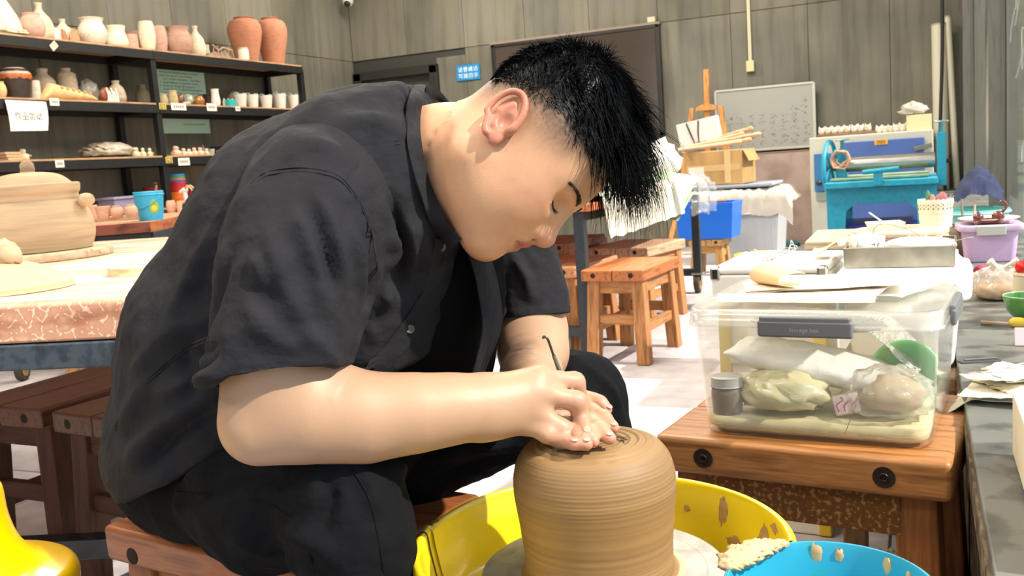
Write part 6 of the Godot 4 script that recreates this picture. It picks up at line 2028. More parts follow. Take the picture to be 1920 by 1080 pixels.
# tub: stacked rounded-rectangle rings given as [scale_w, scale_d, y], outside up and inside down
func tub(rings: Array, r: float) -> G:
	var rows := []
	for q in rings:
		var row := PackedVector3Array()
		var rr := minf(r, minf(q[0], q[1]) * 0.48)
		for p in rrect(q[0], q[1], rr, 6):
			row.push_back(Vector3(p.x, q[2], p.y))
		rows.append(row)
	var g := G.new()
	g.grid(rows, true, true)
	return g
func build_right() -> void:
	var SH := 0.43
	# the stool that carries the clear box
	var by := deg_to_rad(-7.8)
	var c0 := Vector3(-0.441, 0, -1.586)
	var ux := Vector3(cos(by), 0, -sin(by))
	var uz := Vector3(-sin(by), 0, -cos(by))
	var w := 0.488
	var d := 0.42
	var bc := c0 + ux * w / 2 + uz * d / 2
	var t := thing("wooden_bench", "orange wooden bench with two bored holes under the clear storage box", "bench", bc, by)
	var ow := wood(hx("b8804a"), 0, 0.42, 5)
	var slab := CSGCombiner3D.new()
	for k in 2:
		var pk := G.new()
		part("seat_plank", boxg(Vector3(0, SH - 0.034, d / 2 - d / 4 - d / 2 * k), Vector3(w, 0.068, d / 2 - 0.001), 0.012), ow, t)
	slab.free()
	for sx in [-1.0, 1.0]:
		var hp := Vector3(sx * w * 0.305 - 0.004, SH - 0.034, d / 2 + 0.0008)
		var hg := G.new()
		hg.lathe(PackedVector2Array([Vector2(0, -0.001), Vector2(0.0135, -0.001), Vector2(0.0165, 0.0006), Vector2(0.0175, 0.0)]), 24, Transform3D(Basis(Vector3.RIGHT, PI / 2), hp))
		var ho := part("bored_hole", hg, M(hx("2e1d12"), 0.9), t)
		var bg := G.new()
		bg.lathe(ring_prof(0.006, 0.003, 0.0015), 18, Transform3D(Basis(Vector3.RIGHT, PI / 2), hp))
		part("bolt_end", bg, M(hx("3c352c"), 0.35, {"metal": 0.7}), ho)
	for sx in [-1.0, 1.0]:
		for sz in [-1.0, 1.0]:
			part("leg", leg_g(Vector3(sx * (w / 2 - 0.06), SH - 0.07, sz * (d / 2 - 0.07)), Vector3(sx * (w / 2 - 0.045), 0, sz * (d / 2 - 0.05)), 0.066), wood(hx("a46a38"), 1, 0.5, 6), t)
		part("apron", boxg(Vector3(sx * (w / 2 - 0.05), SH - 0.1, 0), Vector3(0.025, 0.07, d - 0.18), 0.003), wood(hx("94612f"), 2, 0.6, 7), t)
	var spl := M(hx("b08a55"), 0.8, {"tex": nz(0.06, [0.0, Color(0.62, 0.52, 0.4), 0.5, Color(0.72, 0.6, 0.46), 0.62, Color(0.78, 0.66, 0.5), 0.68, Color(1.25, 1.2, 1.05), 1.0, Color(1.4, 1.3, 1.15)], 3, 3, 31), "scale": Vector3(4, 4, 4)})
	for sz in [-1.0, 1.0]:
		part("apron", boxg(Vector3(0, SH - 0.105, sz * (d / 2 - 0.045)), Vector3(w - 0.16, 0.075, 0.025), 0.003), spl, t, "apron splashed with clay spots")
		part("stretcher", boxg(Vector3(0, 0.2, sz * (d / 2 - 0.06)), Vector3(w - 0.14, 0.05, 0.03), 0.004), wood(hx("4a2e1a"), 0, 0.6, 8), t)
	# clear storage box: base, walls, lid, clips
	var f0 := Vector3(-0.355, SH, -1.601)
	var f1 := Vector3(0.013, SH, -1.576)
	var yb := deg_to_rad(-6.0)
	var xz := Vector3(cos(yb), 0, -sin(yb))
	var zz := Vector3(sin(yb), 0, cos(yb))
	var bw := 0.372
	var bd := 0.36
	var bo := (f0 + f1) / 2 - zz * (bd / 2)
	bo.y = SH + 0.0005
	var bt := thing("storage_box", "clear lidded plastic storage box on the orange bench", "box", bo, yb)
	var clear := M(Color(0.94, 0.95, 0.92), 0.1, {"glass": 0.06})
	var bh := 0.207
	var shell := tub([[0.30, 0.30, 0.0], [bw - 0.02, bd - 0.02, 0.0], [bw - 0.004, bd - 0.004, 0.004], [bw, bd, 0.014], [bw + 0.026, bd + 0.026, bh], [bw + 0.022, bd + 0.022, bh], [bw - 0.004, bd - 0.004, 0.016], [bw - 0.024, bd - 0.024, 0.004], [0.29, 0.29, 0.004]], 0.035)
	part("body", shell, clear, bt)
	# floor of dried cream slip inside, as deep as the photo shows it
	part("slip_layer", tub([[0.2, 0.2, 0.0046], [bw - 0.030, bd - 0.030, 0.0048], [bw - 0.014, bd - 0.014, 0.012], [bw - 0.008, bd - 0.008, 0.032], [bw - 0.06, bd - 0.06, 0.033], [0.05, 0.05, 0.0335], [0.0, 0.0, 0.0335]], 0.03), M(hx("dfd4a4"), 0.8, {"tex": nz(0.02, [0.0, gy(0.85), 1.0, gy(1.06)], 3, 4, 5), "scale": Vector3(3, 3, 3)}), bt)
	var lw := bw + 0.038
	var ld := bd + 0.038
	var lid := part("lid", tub([[0.0, 0.0, bh + 0.014], [lw - 0.05, ld - 0.05, bh + 0.014], [lw - 0.018, ld - 0.018, bh + 0.015], [lw - 0.014, ld - 0.014, bh + 0.019], [lw - 0.004, ld - 0.004, bh + 0.018], [lw, ld, bh + 0.012], [lw, ld, bh - 0.004], [lw + 0.004, ld + 0.004, bh - 0.007], [lw + 0.004, ld + 0.004, bh - 0.011], [lw - 0.006, ld - 0.006, bh - 0.011], [lw - 0.008, ld - 0.008, bh + 0.008], [lw - 0.06, ld - 0.06, bh + 0.010], [0.0, 0.0, bh + 0.010]], 0.04), M(Color(0.95, 0.95, 0.92), 0.18, {"glass": 0.18}), bt)
	for s in [0, 1, 2]:
		var b := Basis(Vector3.UP, PI / 2 * s)
		var off: float = (ld / 2 + 0.006) if s % 2 == 0 else (lw / 2 + 0.006)
		if s == 2:
			continue
		var cg := G.new()
		cg.xf = Transform3D(b, Vector3.ZERO)
		cg.box(Vector3(0.0, bh - 0.010, off), Vector3(0.152, 0.028, 0.010), 0.005)
		cg.box(Vector3(0.0, bh + 0.005, off - 0.002), Vector3(0.146, 0.012, 0.012), 0.004)
		var cp := part("clip", cg, M(hx("6e7073"), 0.5), bt, "grey clip")
		if s == 0:
			var tm := TextMesh.new()
			tm.text = "Storage box"
			tm.font_size = 16
			tm.pixel_size = 0.00052
			tm.depth = 0.0006
			part("lettering", tm, M(hx("a2a4a6"), 0.5), cp).position = Vector3(0.0, bh - 0.011, off + 0.0052)
	for s in [[0.055, 0.018, 0.075, 0.072], [0.075, 0.02, 0.13, 0.02], [0.13, 0.02, 0.16, 0.02], [-0.17, 0.02, 0.05, 0.018]]:
		var sg := G.new()
		sg.rod(Vector3(s[0], s[1], bd / 2 + 0.0015 + s[1] * 0.06), Vector3(s[2], s[3], bd / 2 + 0.0015 + s[3] * 0.06), 0.0007, -1, 6)
		part("moulded_line", sg, M(hx("9c987f"), 0.4), bt)
	var ib := bt.transform
	var put := func(o: Node3D, p: Vector3, ry := 0.0) -> void:
		o.transform = ib * Transform3D(Basis(Vector3.UP, ry), p)
	# what lies inside it
	var jt := thing("plastic_jar", "small grey-lidded jar with grey contents at the left inside the clear box", "jar")
	put.call(jt, Vector3(-0.150, 0.034, 0.146))
	var jb := G.new()
	jb.lathe(smooth([Vector2(0, 0), Vector2(0.024, 0), Vector2(0.026, 0.003), Vector2(0.026, 0.046), Vector2(0, 0.046)], 3), 28)
	part("body", jb, M(hx("857866"), 0.35), jt)
	var jl := G.new()
	jl.lathe(smooth([Vector2(0.0, 0.0465), Vector2(0.027, 0.0465), Vector2(0.0275, 0.049), Vector2(0.0275, 0.062), Vector2(0.026, 0.064), Vector2(0, 0.064)], 3), 28)
	part("lid", jl, M(hx("b9b9b2"), 0.35), jt)
	var cl1 := G.new()
	cl1.blob(Vector3(0, 0.033, 0), Vector3(0.072, 0.037, 0.05), 0.28, 2.2, 11, 34, Basis.IDENTITY, true, true)
	put.call(solo("clay_packet", cl1, M(hx("d8d2a6"), 0.2, {"coat": 0.3}), "pale yellowish clay packet in wrinkled film beside the grey-lidded jar", "packet"), Vector3(-0.055, 0.0335, 0.118))
	var ct := thing("clay_packet", "brown clay lump in a clear bag at the right inside the clear box", "packet")
	put.call(ct, Vector3(0.115, 0.034, 0.115))
	var cl2 := G.new()
	cl2.blob(Vector3(0.004, 0.034, -0.01), Vector3(0.05, 0.034, 0.042), 0.25, 2.0, 13, 30, Basis.IDENTITY, true)
	part("clay", cl2, clay_m(hx("bfa67c"), 0.6), ct)
	var cl3 := G.new()
	cl3.blob(Vector3(0, 0.035, -0.006), Vector3(0.062, 0.043, 0.055), 0.34, 3.2, 14, 36, Basis.IDENTITY, true, true)
	part("film", cl3, M(Color(0.95, 0.93, 0.85), 0.1, {"glass": 0.25}), ct)
	var pk := thing("paper_packet", "crumpled packet with pink print between the two clay packets", "packet")
	put.call(pk, Vector3(0.05, 0.034, 0.13), 0.2)
	part("body", boxg(Vector3(0, 0.021, 0), Vector3(0.042, 0.034, 0.012), 0.003, Basis(Vector3.RIGHT, -0.5) * Basis(Vector3.BACK, 0.2)), M(hx("e8d6cf"), 0.5), pk)
	var pl := G.new()
	for k in 3:
		pl.tube(spline(PackedVector3Array([Vector3(-0.012 + 0.01 * k, 0.012, 0.014), Vector3(-0.016 + 0.012 * k, 0.022, 0.010), Vector3(-0.006 + 0.011 * k, 0.03, 0.0055), Vector3(-0.010 + 0.013 * k, 0.034, 0.004)]), 4), 0.0011, 5)
	part("print", pl, M(hx("c43f8d"), 0.5), pk, "pink curling print")
	var gbt := thing("plastic_bowl", "bright green plastic bowl tilted on its side inside the clear box", "bowl")
	put.call(gbt, Vector3(0.13, 0.083, 0.02))
	gbt.rotation.x = 1.05
	var gb := G.new()
	gb.lathe(smooth([Vector2(0, -0.035), Vector2(0.03, -0.035), Vector2(0.048, -0.012), Vector2(0.055, 0.018), Vector2(0.058, 0.02), Vector2(0.053, 0.016), Vector2(0.046, -0.01), Vector2(0.028, -0.032), Vector2(0, -0.032)], 4), 36)
	part("body", gb, M(hx("74dc8a"), 0.3, {"back": Color(0.25, 0.4, 0.25)}), gbt)
	var gr := G.new()
	gr.lathe(ring_prof(0.0575, 0.004, 0.02), 36)
	part("rim", gr, M(hx("8be89c"), 0.3), gbt)
	# white padded pouch and the quilted sheet above it
	var po := G.new()
	var prow := []
	for i in 13:
		var f := i / 12.0
		var row := PackedVector3Array()
		for j in 20:
			var a := TAU * j / 20
			var hgt := 0.03 * sqrt(maxf(0.0, 1.0 - pow(absf(2 * f - 1), 3.0))) + 0.0015
			row.push_back(Vector3(-0.165 + 0.29 * f, 0.13 - 0.048 * f + sin(a) * hgt + 0.002 * sin(f * 31.0 + j), 0.05 + cos(a) * 0.075 * (0.85 + 0.15 * sin(f * PI))))
		prow.append(row)
	po.grid(prow, true, true)
	put.call(solo("padded_pouch", po, M(hx("f2f1ea"), 0.45, {"bump": nz(0.02, [0.0, gy(0), 1.0, gy(1)], 3, 3, 61), "bs": 0.35, "scale": Vector3(4, 4, 4)}), "long white padded pouch lying across the things in the clear box", "pouch"), Vector3.ZERO)
	var qs := crumple(1, 1, 24, 12, 0.003, 6.0, 63, func(u: float, v: float) -> Vector3: return Vector3(u * 0.29 + 0.01, 0.145 - 0.02 * u - 0.06 * smoothstep(0.2, 0.5, u), v * 0.19 - 0.05))
	put.call(solo("quilted_sheet", qs, M(hx("f3f1e6"), 0.6, {"bump": nz(0.05, [0.0, gy(0), 0.5, gy(1), 1.0, gy(0.6)], 2, 1, 6), "bs": 1.5, "scale": Vector3(6, 6, 6)}), "white quilted sheet folded above the pouch in the clear box", "sheet"), Vector3(0, 0.02, 0))
	# papers on the lid
	var lt := bh + 0.0205
	var pc := [hx("fbf0dc"), hx("f5e8d4"), hx("fdfaf2"), hx("f6e9d6")]
	var pp := [[0.0, 0.0, 0.25, 0.14, -0.05, "lower kraft paper sheet folded at the front of the clear box's lid"], [0.02, -0.06, 0.27, 0.17, 0.12, "broad cream paper sheet lying over the kraft one"], [0.11, -0.07, 0.14, 0.16, -0.3, "thin white paper sheet sticking out to the right on the lid"], [-0.03, -0.05, 0.2, 0.13, 0.3, "white sheet lying under the rolled kraft corner"]]
	for k in 4:
		var r: Array = pp[[2, 0, 3, 1][k]]
		var o := solo("paper_sheet", paper_g(r[2], r[3], 0.0025, 20 + k, 0.006 * (k % 2)), M(pc[[2, 1, 3, 0][k]], 0.75, {"back": Color(0.3, 0.28, 0.24)}), r[5], "paper", "papers on the box lid")
		put.call(o, Vector3(r[0] - 0.02, lt + 0.004 * k, r[1] + 0.05), r[4])
	var fold := crumple(1, 1, 18, 6, 0.0015, 2.0, 33, func(u: float, v: float) -> Vector3: return Vector3(u * 0.26, 0.012 * sin((v + 0.5) * PI) + 0.001, v * 0.035 + 0.003 * sin(u * 6.0)))
	put.call(solo("folded_paper", fold, M(hx("efd9b8"), 0.75), "folded tan kraft strip at the front edge of the lid", "paper"), Vector3(-0.03, lt + 0.003, 0.135), 0.06)
	var rl := G.new()
	var rr2 := []
	for i in 8:
		var row := PackedVector3Array()
		for j in 15:
			var a := -2.2 + 4.4 * j / 14.0
			var r3 := 0.014 + 0.0012 * j * 0.5
			row.push_back(Vector3(-0.05 + 0.10 * i / 7.0 , 0.016 + sin(a) * r3 * (1.0 - 0.06 * i), cos(a) * r3 * 1.5 - 0.02 * i / 7.0))
		rr2.append(row)
	rl.sheet(rr2, 0.0012)
	put.call(solo("rolled_paper", rl, M(hx("e4c295"), 0.75), "curled tan kraft paper roll open towards the front on the lid", "paper"), Vector3(-0.085, lt + 0.016, 0.05), -1.0)
	# white case and white lidded bin behind
	var bs := thing("wooden_bench", "low wooden bench behind the clear box carrying the white bin", "bench", Vector3(-0.045, 0, -2.3), deg_to_rad(-3))
	part("seat_plank", boxg(Vector3(0, SH - 0.026, 0), Vector3(0.25, 0.05, 0.44), 0.006), wood(hx("a98a66"), 0), bs)
	for sx in [-1.0, 1.0]:
		for sz in [-1.0, 1.0]:
			part("leg", leg_g(Vector3(sx * 0.08, SH - 0.05, sz * 0.16), Vector3(sx * 0.085, 0, sz * 0.17), 0.05), wood(hx("9a7b58"), 1), bs)
	var wb := thing("storage_bin", "white plastic bin with a thick rounded lid carrying the metal tray", "bin", Vector3(-0.032, SH + 0.0005, -2.27), deg_to_rad(-3))
	var white := M(hx("f4f3ee"), 0.4)
	part("body", tub([[0.1, 0.1, 0.0], [0.19, 0.25, 0.0], [0.205, 0.265, 0.006], [0.235, 0.305, 0.165], [0.23, 0.30, 0.165], [0.1, 0.1, 0.01]], 0.05), white, wb)
	part("lid", tub([[0.0, 0.0, 0.15], [0.25, 0.31, 0.148], [0.268, 0.342, 0.150], [0.276, 0.35, 0.158], [0.278, 0.352, 0.186], [0.262, 0.335, 0.206], [0.23, 0.30, 0.209], [0.0, 0.0, 0.209]], 0.06), white, wb)
	part("clip", boxg(Vector3(-0.02, 0.17, 0.178), Vector3(0.12, 0.03, 0.012), 0.004), M(hx("aab5b5"), 0.45), wb)
	var q0 := onY(1340, 508, 0.60)
	var wc := thing("hinged_case", "flat white case with silver corners behind the clear box", "case", Vector3(-0.312, 0.575, -2.37), deg_to_rad(-4))
	part("body", boxg(Vector3(0, 0.03, 0), Vector3(0.265, 0.054, 0.33), 0.008), M(hx("f0ede4"), 0.4), wc)
	part("lid", boxg(Vector3(0, 0.066, 0), Vector3(0.265, 0.016, 0.33), 0.007), M(hx("f6f4ec"), 0.4), wc)
	var chrome := M(hx("c9c9c6"), 0.18, {"metal": 1.0})
	for sx in [-1.0, 1.0]:
		for sz in [-1.0, 1.0]:
			part("corner", boxg(Vector3(sx * 0.122, 0.058, sz * 0.155), Vector3(0.026, 0.036, 0.026), 0.008), chrome, wc)
	var sp := thing("plastic_crate", "cream crate with yellow corner strips holding up the white case", "crate", Vector3(-0.312, 0, -2.37), deg_to_rad(-4))
	part("body", boxg(Vector3(0.0, 0.287, 0), Vector3(0.225, 0.574, 0.28), 0.006), M(hx("e9e4d4"), 0.5), sp)
	for sx in [-1.0, 1.0]:
		part("corner_strip", boxg(Vector3(sx * 0.11, 0.287, 0.13), Vector3(0.03, 0.57, 0.03), 0.004), M(hx("e8c53a"), 0.5), sp)
	for k in 3:
		part("rib", boxg(Vector3(0, 0.12 + 0.15 * k, 0.142), Vector3(0.2, 0.014, 0.008), 0.002), M(hx("dcd6c4"), 0.5), sp)
	var clasps := ["wire clasp nearest the white case's front corner", "wire clasp in the middle of the three on the white case", "wire clasp standing upright at the back of the white case"]
	for k in 3:
		var q := onY([1447, 1466, 1482][k], [490, 481, 472][k], 0.65)
		var cl := thing("wire_clasp", clasps[k], "clasp", q, 0.4 * k, "wire clasps on the white case")
		for j in 3:
			var g := G.new()
			g.lathe(ring_prof(0.016 - 0.003 * j, 0.0028, 0.0), 24, Transform3D(Basis(Vector3.RIGHT, 0.25 * j), Vector3(0.008 * j - 0.01, 0.003 + 0.005 * j, 0.003 * j)))
			part("ring", g, chrome, cl)
		var g2 := G.new()
		g2.tube(spline(PackedVector3Array([Vector3(-0.02, 0.003, 0.01), Vector3(-0.004, 0.012, 0.005), Vector3(0.004, 0.03 if k == 2 else 0.012, 0.0), Vector3(0.02, 0.004, -0.004)]), 4), 0.0016, 6)
		part("wire", g2, chrome, cl)
	# brown paper scrap on the case
	var ps := crumple(1, 1, 8, 8, 0.012, 3.0, 8, func(u: float, v: float) -> Vector3: return Vector3(u * 0.075, 0.02 + 0.012 * sin(u * 5.0), v * 0.08))
	solo("paper_scrap", ps, M(hx("dcc0a0"), 0.8), "torn tan paper scrap beside the metal tray", "paper").position = Vector3(-0.20, 0.652, -2.36)
	# metal tray with its contents
	var my := deg_to_rad(-2.5)
	var tm0 := onY(1594, 499, 0.641)
	var tm1 := onY(1790, 503, 0.641)
	var tw := tm0.distance_to(tm1)
	var mt := thing("metal_tray", "open brushed steel tray of tools on the white bin", "tray", (tm0 + tm1) / 2 + Vector3(0, 0, -0.11), my)
	var sm := M(hx("b8b2a4"), 0.32, {"metal": 0.9, "tex": nz(0.01, [0.0, gy(0.75), 1.0, gy(1.1)], 3, 4, 3), "scale": Vector3(3, 3, 3)})
	part("body", tray_g(tw, 0.22, 0.044, 0.002, 0.99), sm, mt)
	part("rim", frame_g(tw + 0.003, 0.223, 0.004, 0.003, 0.044), M(hx("d8d4c8"), 0.25, {"metal": 0.9}), mt)
	part("divider", boxg(Vector3(0, 0.02, -0.03), Vector3(tw - 0.006, 0.036, 0.002), 0.0005), sm, mt)
	var mtx := mt.transform
	var jx := thing("cosmetic_jar", "white jar lying on its side with lilac and pink print in the tray", "jar")
	jx.transform = mtx * Transform3D(Basis(Vector3.UP, 0.15) * Basis(Vector3.BACK, PI / 2 - 0.1), Vector3(-0.035, 0.038, 0.045))
	var jg := G.new()
	jg.lathe(smooth([Vector2(0, 0), Vector2(0.026, 0), Vector2(0.027, 0.004), Vector2(0.027, 0.055), Vector2(0.0, 0.055)], 3), 30)
	part("body", jg, M(hx("f4f0ea"), 0.35), jx)
	var jcap := G.new()
	jcap.lathe(smooth([Vector2(0, 0.0555), Vector2(0.024, 0.0555), Vector2(0.025, 0.058), Vector2(0.025, 0.072), Vector2(0.0, 0.074)], 3), 30)
	part("cap", jcap, M(hx("e4dcc8"), 0.4), jx)
	for k in 2:
		var lm := TextMesh.new()
		lm.text = ["J DI", "mini"][k]
		lm.font_size = 16
		lm.pixel_size = [0.0008, 0.00045][k]
		lm.depth = 0.001
		var lo := part("lettering", lm, M([hx("7d6fa0"), hx("e0568c")][k], 0.5), jx)
		lo.position = Vector3(0.004 + 0.012 * k, [0.022, 0.012][k], 0.0272)
		lo.rotation.z = PI / 2
	var wr := G.new()
	wr.blob(Vector3(0, 0.018, 0), Vector3(0.075, 0.02, 0.03), 0.25, 3.0, 22, 24)
	var wro := solo("cloth_roll", wr, M(hx("f5f2ea"), 0.7), "rolled white cloth lying along the front of the steel tray", "cloth")
	wro.transform = mtx * Transform3D(Basis.IDENTITY, Vector3(0.04, 0.022, 0.05))
	var dk := thing("clay_beater", "dusky brown wooden handle lying at the back of the steel tray", "tool")
	dk.transform = mtx * Transform3D(Basis.IDENTITY, Vector3(0, 0.0, -0.07))
	part("grip", boxg(Vector3(0.02, 0.034, 0), Vector3(tw * 0.72, 0.022, 0.03), 0.006), wood(hx("7d5a4c"), 0), dk)
	part("collar", boxg(Vector3(-0.09, 0.034, 0), Vector3(0.03, 0.024, 0.032), 0.006), wood(hx("a98468"), 0), dk)
	for k in 3:
		var sc := G.new()
		sc.tube(PackedVector3Array([Vector3(0, 0.01, 0), Vector3(0.02, 0.034, 0), Vector3(0.036, 0.052, 0.004)]), [0.004, 0.007, 0.003], 8, 0.35)
		var so := solo("clay_scraper", sc, M([hx("b9cfc4"), hx("f0ece0"), hx("e8e0cc")][k], 0.35), ["pale green scraper tip sticking up beside the white jar", "rounded white scraper tip in the middle of the steel tray", "white scraper tip near the right end of the steel tray"][k], "scraper", "scrapers in the steel tray")
		so.transform = mtx * Transform3D(Basis(Vector3.UP, 0.2 * k), Vector3(-0.012 + 0.035 * k, 0.012, 0.005))
	for k in 2:
		var wg := G.new()
		var pts: Array = [[Vector3(-0.07, 0.046, -0.09), Vector3(-0.06, 0.075, -0.07), Vector3(-0.03, 0.082, -0.05), Vector3(0.03, 0.062, -0.02), Vector3(0.07, 0.03, 0.02), Vector3(0.08, 0.02, 0.04)], [Vector3(0.075, 0.028, 0.05), Vector3(0.10, 0.042, 0.03), Vector3(0.13, 0.05, 0.02), Vector3(0.15, 0.052, 0.01)]][k]
		wg.tube(spline(PackedVector3Array(pts), 5), 0.0009, 5)
		solo("thin_wire", wg, M(hx("b9b3a6"), 0.35, {"metal": 0.5}), ["long thin wire arching over the steel tray", "short thin wire poking out at the right of the steel tray"][k], "wire").transform = mtx
	var hk := G.new()
	hk.tube(spline(PackedVector3Array([Vector3(0.07, 0.008, 0.02), Vector3(0.085, 0.035, 0.02), Vector3(0.10, 0.045, 0.02), Vector3(0.108, 0.03, 0.03)]), 4), 0.003, 8)
	solo("metal_hook", hk, M(hx("cfccc4"), 0.25, {"metal": 0.7}), "bent metal hook at the right end of the steel tray", "hook").transform = mtx
	var rag := G.new()
	rag.blob(Vector3(0, 0.012, 0), Vector3(0.032, 0.024, 0.03), 0.35, 3.0, 26, 20, Basis.IDENTITY, true, true)
	solo("white_rag", rag, M(hx("efece6"), 0.8), "small crumpled white rag on the bin lid beside the steel tray", "cloth").position = Vector3(0.045, 0.640, -2.28)
	# low table farther back: round bats, lace pot, yellow basin on its stool
	var lb := thing("low_table", "low pale table behind the white bin carrying bats and the lace pot", "table", Vector3(-0.13, 0, -3.45), 0.0)
	part("top", boxg(Vector3(0, 0.585, 0), Vector3(0.44, 0.03, 0.42), 0.005), wood(hx("d8c8a8"), 0), lb)
	for sx in [-1.0, 1.0]:
		for sz in [-1.0, 1.0]:
			part("leg", boxg(Vector3(sx * 0.19, 0.285, sz * 0.18), Vector3(0.04, 0.57, 0.04), 0.004), wood(hx("b9a582"), 1), lb)
	var bt1 := G.new()
	bt1.lathe(PackedVector2Array([Vector2(0, 0), Vector2(0.15, 0), Vector2(0.153, 0.003), Vector2(0.153, 0.013), Vector2(0.15, 0.016), Vector2(0, 0.016)]), 44)
	solo("round_bat", bt1, wood(hx("eadcc0"), 0, 0.6, 9), "round cream bat lying flat under the lace pot", "board").position = Vector3(-0.06, 0.6005, -3.42)
	var dsh := thing("plastic_dish", "square white dish lying left of the lace pot", "dish", Vector3(-0.105, 0.617, -3.40), 0.2)
	part("body", tray_g(0.11, 0.09, 0.026, 0.003, 0.8), M(hx("eeeae0"), 0.4), dsh)
	var stx := G.new()
	stx.rod(Vector3(0.0, 0.02, 0.0), Vector3(-0.05, 0.06, 0.0), 0.003, 0.003, 6)
	part("spatula", stx, M(hx("d8d8d4"), 0.4), dsh)
	var lpq := Vector3(0.052, 0.6175, -3.46)
	var kk := depth(lpq) / F
	var lp := thing("lace_pot", "cream pot with a pierced lace rim full of tools", "pot", lpq)
	var cream := M(hx("efe6cf"), 0.4)
	var R := 31.0 * kk
	var Hh := 50.0 * kk
	var pg := G.new()
	pg.lathe(smooth([Vector2(0, 0), Vector2(R * 0.86, 0), Vector2(R * 0.88, Hh * 0.03), Vector2(R * 0.94, Hh * 0.5), Vector2(R * 0.96, Hh * 0.5), Vector2(R * 0.96, Hh * 0.54), Vector2(R * 0.945, Hh * 0.54), Vector2(R, Hh * 0.92), Vector2(R * 0.96, Hh * 0.92), Vector2(R * 0.84, Hh * 0.05), Vector2(0, Hh * 0.04)], 3), 48)
	var body := part("body", pg, cream, lp)
	for k in 22:
		var a := TAU * k / 22
		var sg := G.new()
		sg.lathe(PackedVector2Array([Vector2(0, -0.001), Vector2(R * 0.14, -0.001), Vector2(R * 0.15, 0.0), Vector2(R * 0.14, 0.001), Vector2(0, 0.001)]), 12, Transform3D(Basis(Vector3.UP, -a) * Basis(Vector3.BACK, PI / 2 + 0.06), Vector3(cos(a) * R * 0.985, Hh * 0.93, sin(a) * R * 0.985)))
		part("scallop", sg, cream, body)
		for q in 3:
			var dg := G.new()
			var aa: float = a + [0.0, 0.14, 0.0][q]
			var yy: float = Hh * [0.82, 0.76, 0.68][q]
			dg.ell(Vector3(cos(aa) * R * 0.985, yy, sin(aa) * R * 0.985), Vector3(0.0012, R * [0.05, 0.035, 0.075][q], R * [0.05, 0.035, 0.04][q]), 8, Basis(Vector3.UP, -aa))
			part("pierced_hole", dg, M(hx("8c7f66"), 0.9), body)
	var tools := [["green_scraper", "green scraper standing in the lace pot", "scraper", -0.021, 0.0, 0.055, -0.05, "5f8a5c", 0.009], ["pink_sponge", "narrow salmon sponge block in the lace pot", "sponge", -0.009, 0.006, 0.044, 0.0, "cf8a86", 0.010], ["kidney_tool", "large dusky pink kidney-shaped rib in the lace pot", "tool", 0.012, 0.0, 0.05, 0.45, "b97a84", 0.02]]
	for r in tools:
		var g := G.new()
		g.blob(Vector3(0, Hh * 0.6 + r[5] * 0.5, 0), Vector3(r[8], r[5] * 0.72, 0.006), 0.12, 1.6, 5, 20, Basis(Vector3.FORWARD, r[6]))
		solo(r[0], g, M(hx(r[7]), 0.6), r[1], r[2]).position = lpq + Vector3(r[3], 0, r[4])
	var tl := [[0.018, 0.045, 0.105, "2c2c30", "dark slim tool in the lace pot"], [0.022, 0.06, 0.098, "9c9c98", "steel tool leaning right in the lace pot"], [0.026, 0.055, 0.085, "c9c5bc", "pale metal tool at the right edge of the lace pot"], [-0.025, -0.05, 0.07, "8c8478", "loop tool leaning left in the lace pot"], [-0.018, -0.035, 0.085, "a59274", "wooden tool leaning left in the lace pot"], [0.012, 0.02, 0.112, "c2a888", "long wooden tool at the back of the lace pot"]]
	for r in tl:
		var g := G.new()
		g.tube(PackedVector3Array([Vector3(r[0] * 0.4, Hh * 0.2, -0.006), Vector3(r[0], Hh * 0.95, -0.006), Vector3(r[1] * 0.8, r[2] * 0.9, -0.006), Vector3(r[1] * 0.95, r[2], -0.006)]), [0.002, 0.0024, 0.003, 0.0015], 8)
		solo("pottery_tool", g, M(hx(r[3]), 0.4), r[4], "tool", "tools in the lace pot").position = lpq
	# yellow basin and the grey bowl on a stool left of it
	stool("pale wooden stool under the yellow basin, mostly hidden", Vector3(-0.585, 0, -3.88), 0.0, 0.3, 0.4, hx("b08a5c"), hx("b9966a"), "small stools")
	var yq := Vector3(-0.585, 0.4305, -3.86)
	var yb2 := thing("plastic_basin", "small yellow plastic basin in front of the slab roller", "basin", yq)
	var ym := M(hx("f2c81e"), 0.4)
	var yg := G.new()
	yg.lathe(smooth([Vector2(0, 0), Vector2(0.075, 0), Vector2(0.082, 0.006), Vector2(0.1, 0.06), Vector2(0.107, 0.062), Vector2(0.1, 0.056), Vector2(0.078, 0.01), Vector2(0, 0.006)], 4), 36)
	part("body", yg, ym, yb2)
	var yr := G.new()
	yr.lathe(ring_prof(0.106, 0.007, 0.061), 36)
	part("rim", yr, ym, yb2)
	var gbw := thing("clay_bowl", "greyish white bowl sitting in the yellow basin", "bowl", yq + Vector3(0.035, 0.012, 0.0))
	part("body", pot_g("bowl", 0.06, 0.055, 28), M(hx("d9d3c8"), 0.5), gbw)
	var sp3 := G.new()
	sp3.rod(Vector3(-0.02, 0.04, 0), Vector3(-0.065, 0.07, 0), 0.003, 0.003, 6)
	part("spatula", sp3, M(hx("c9c6c0"), 0.4), gbw)
	build_ledge()

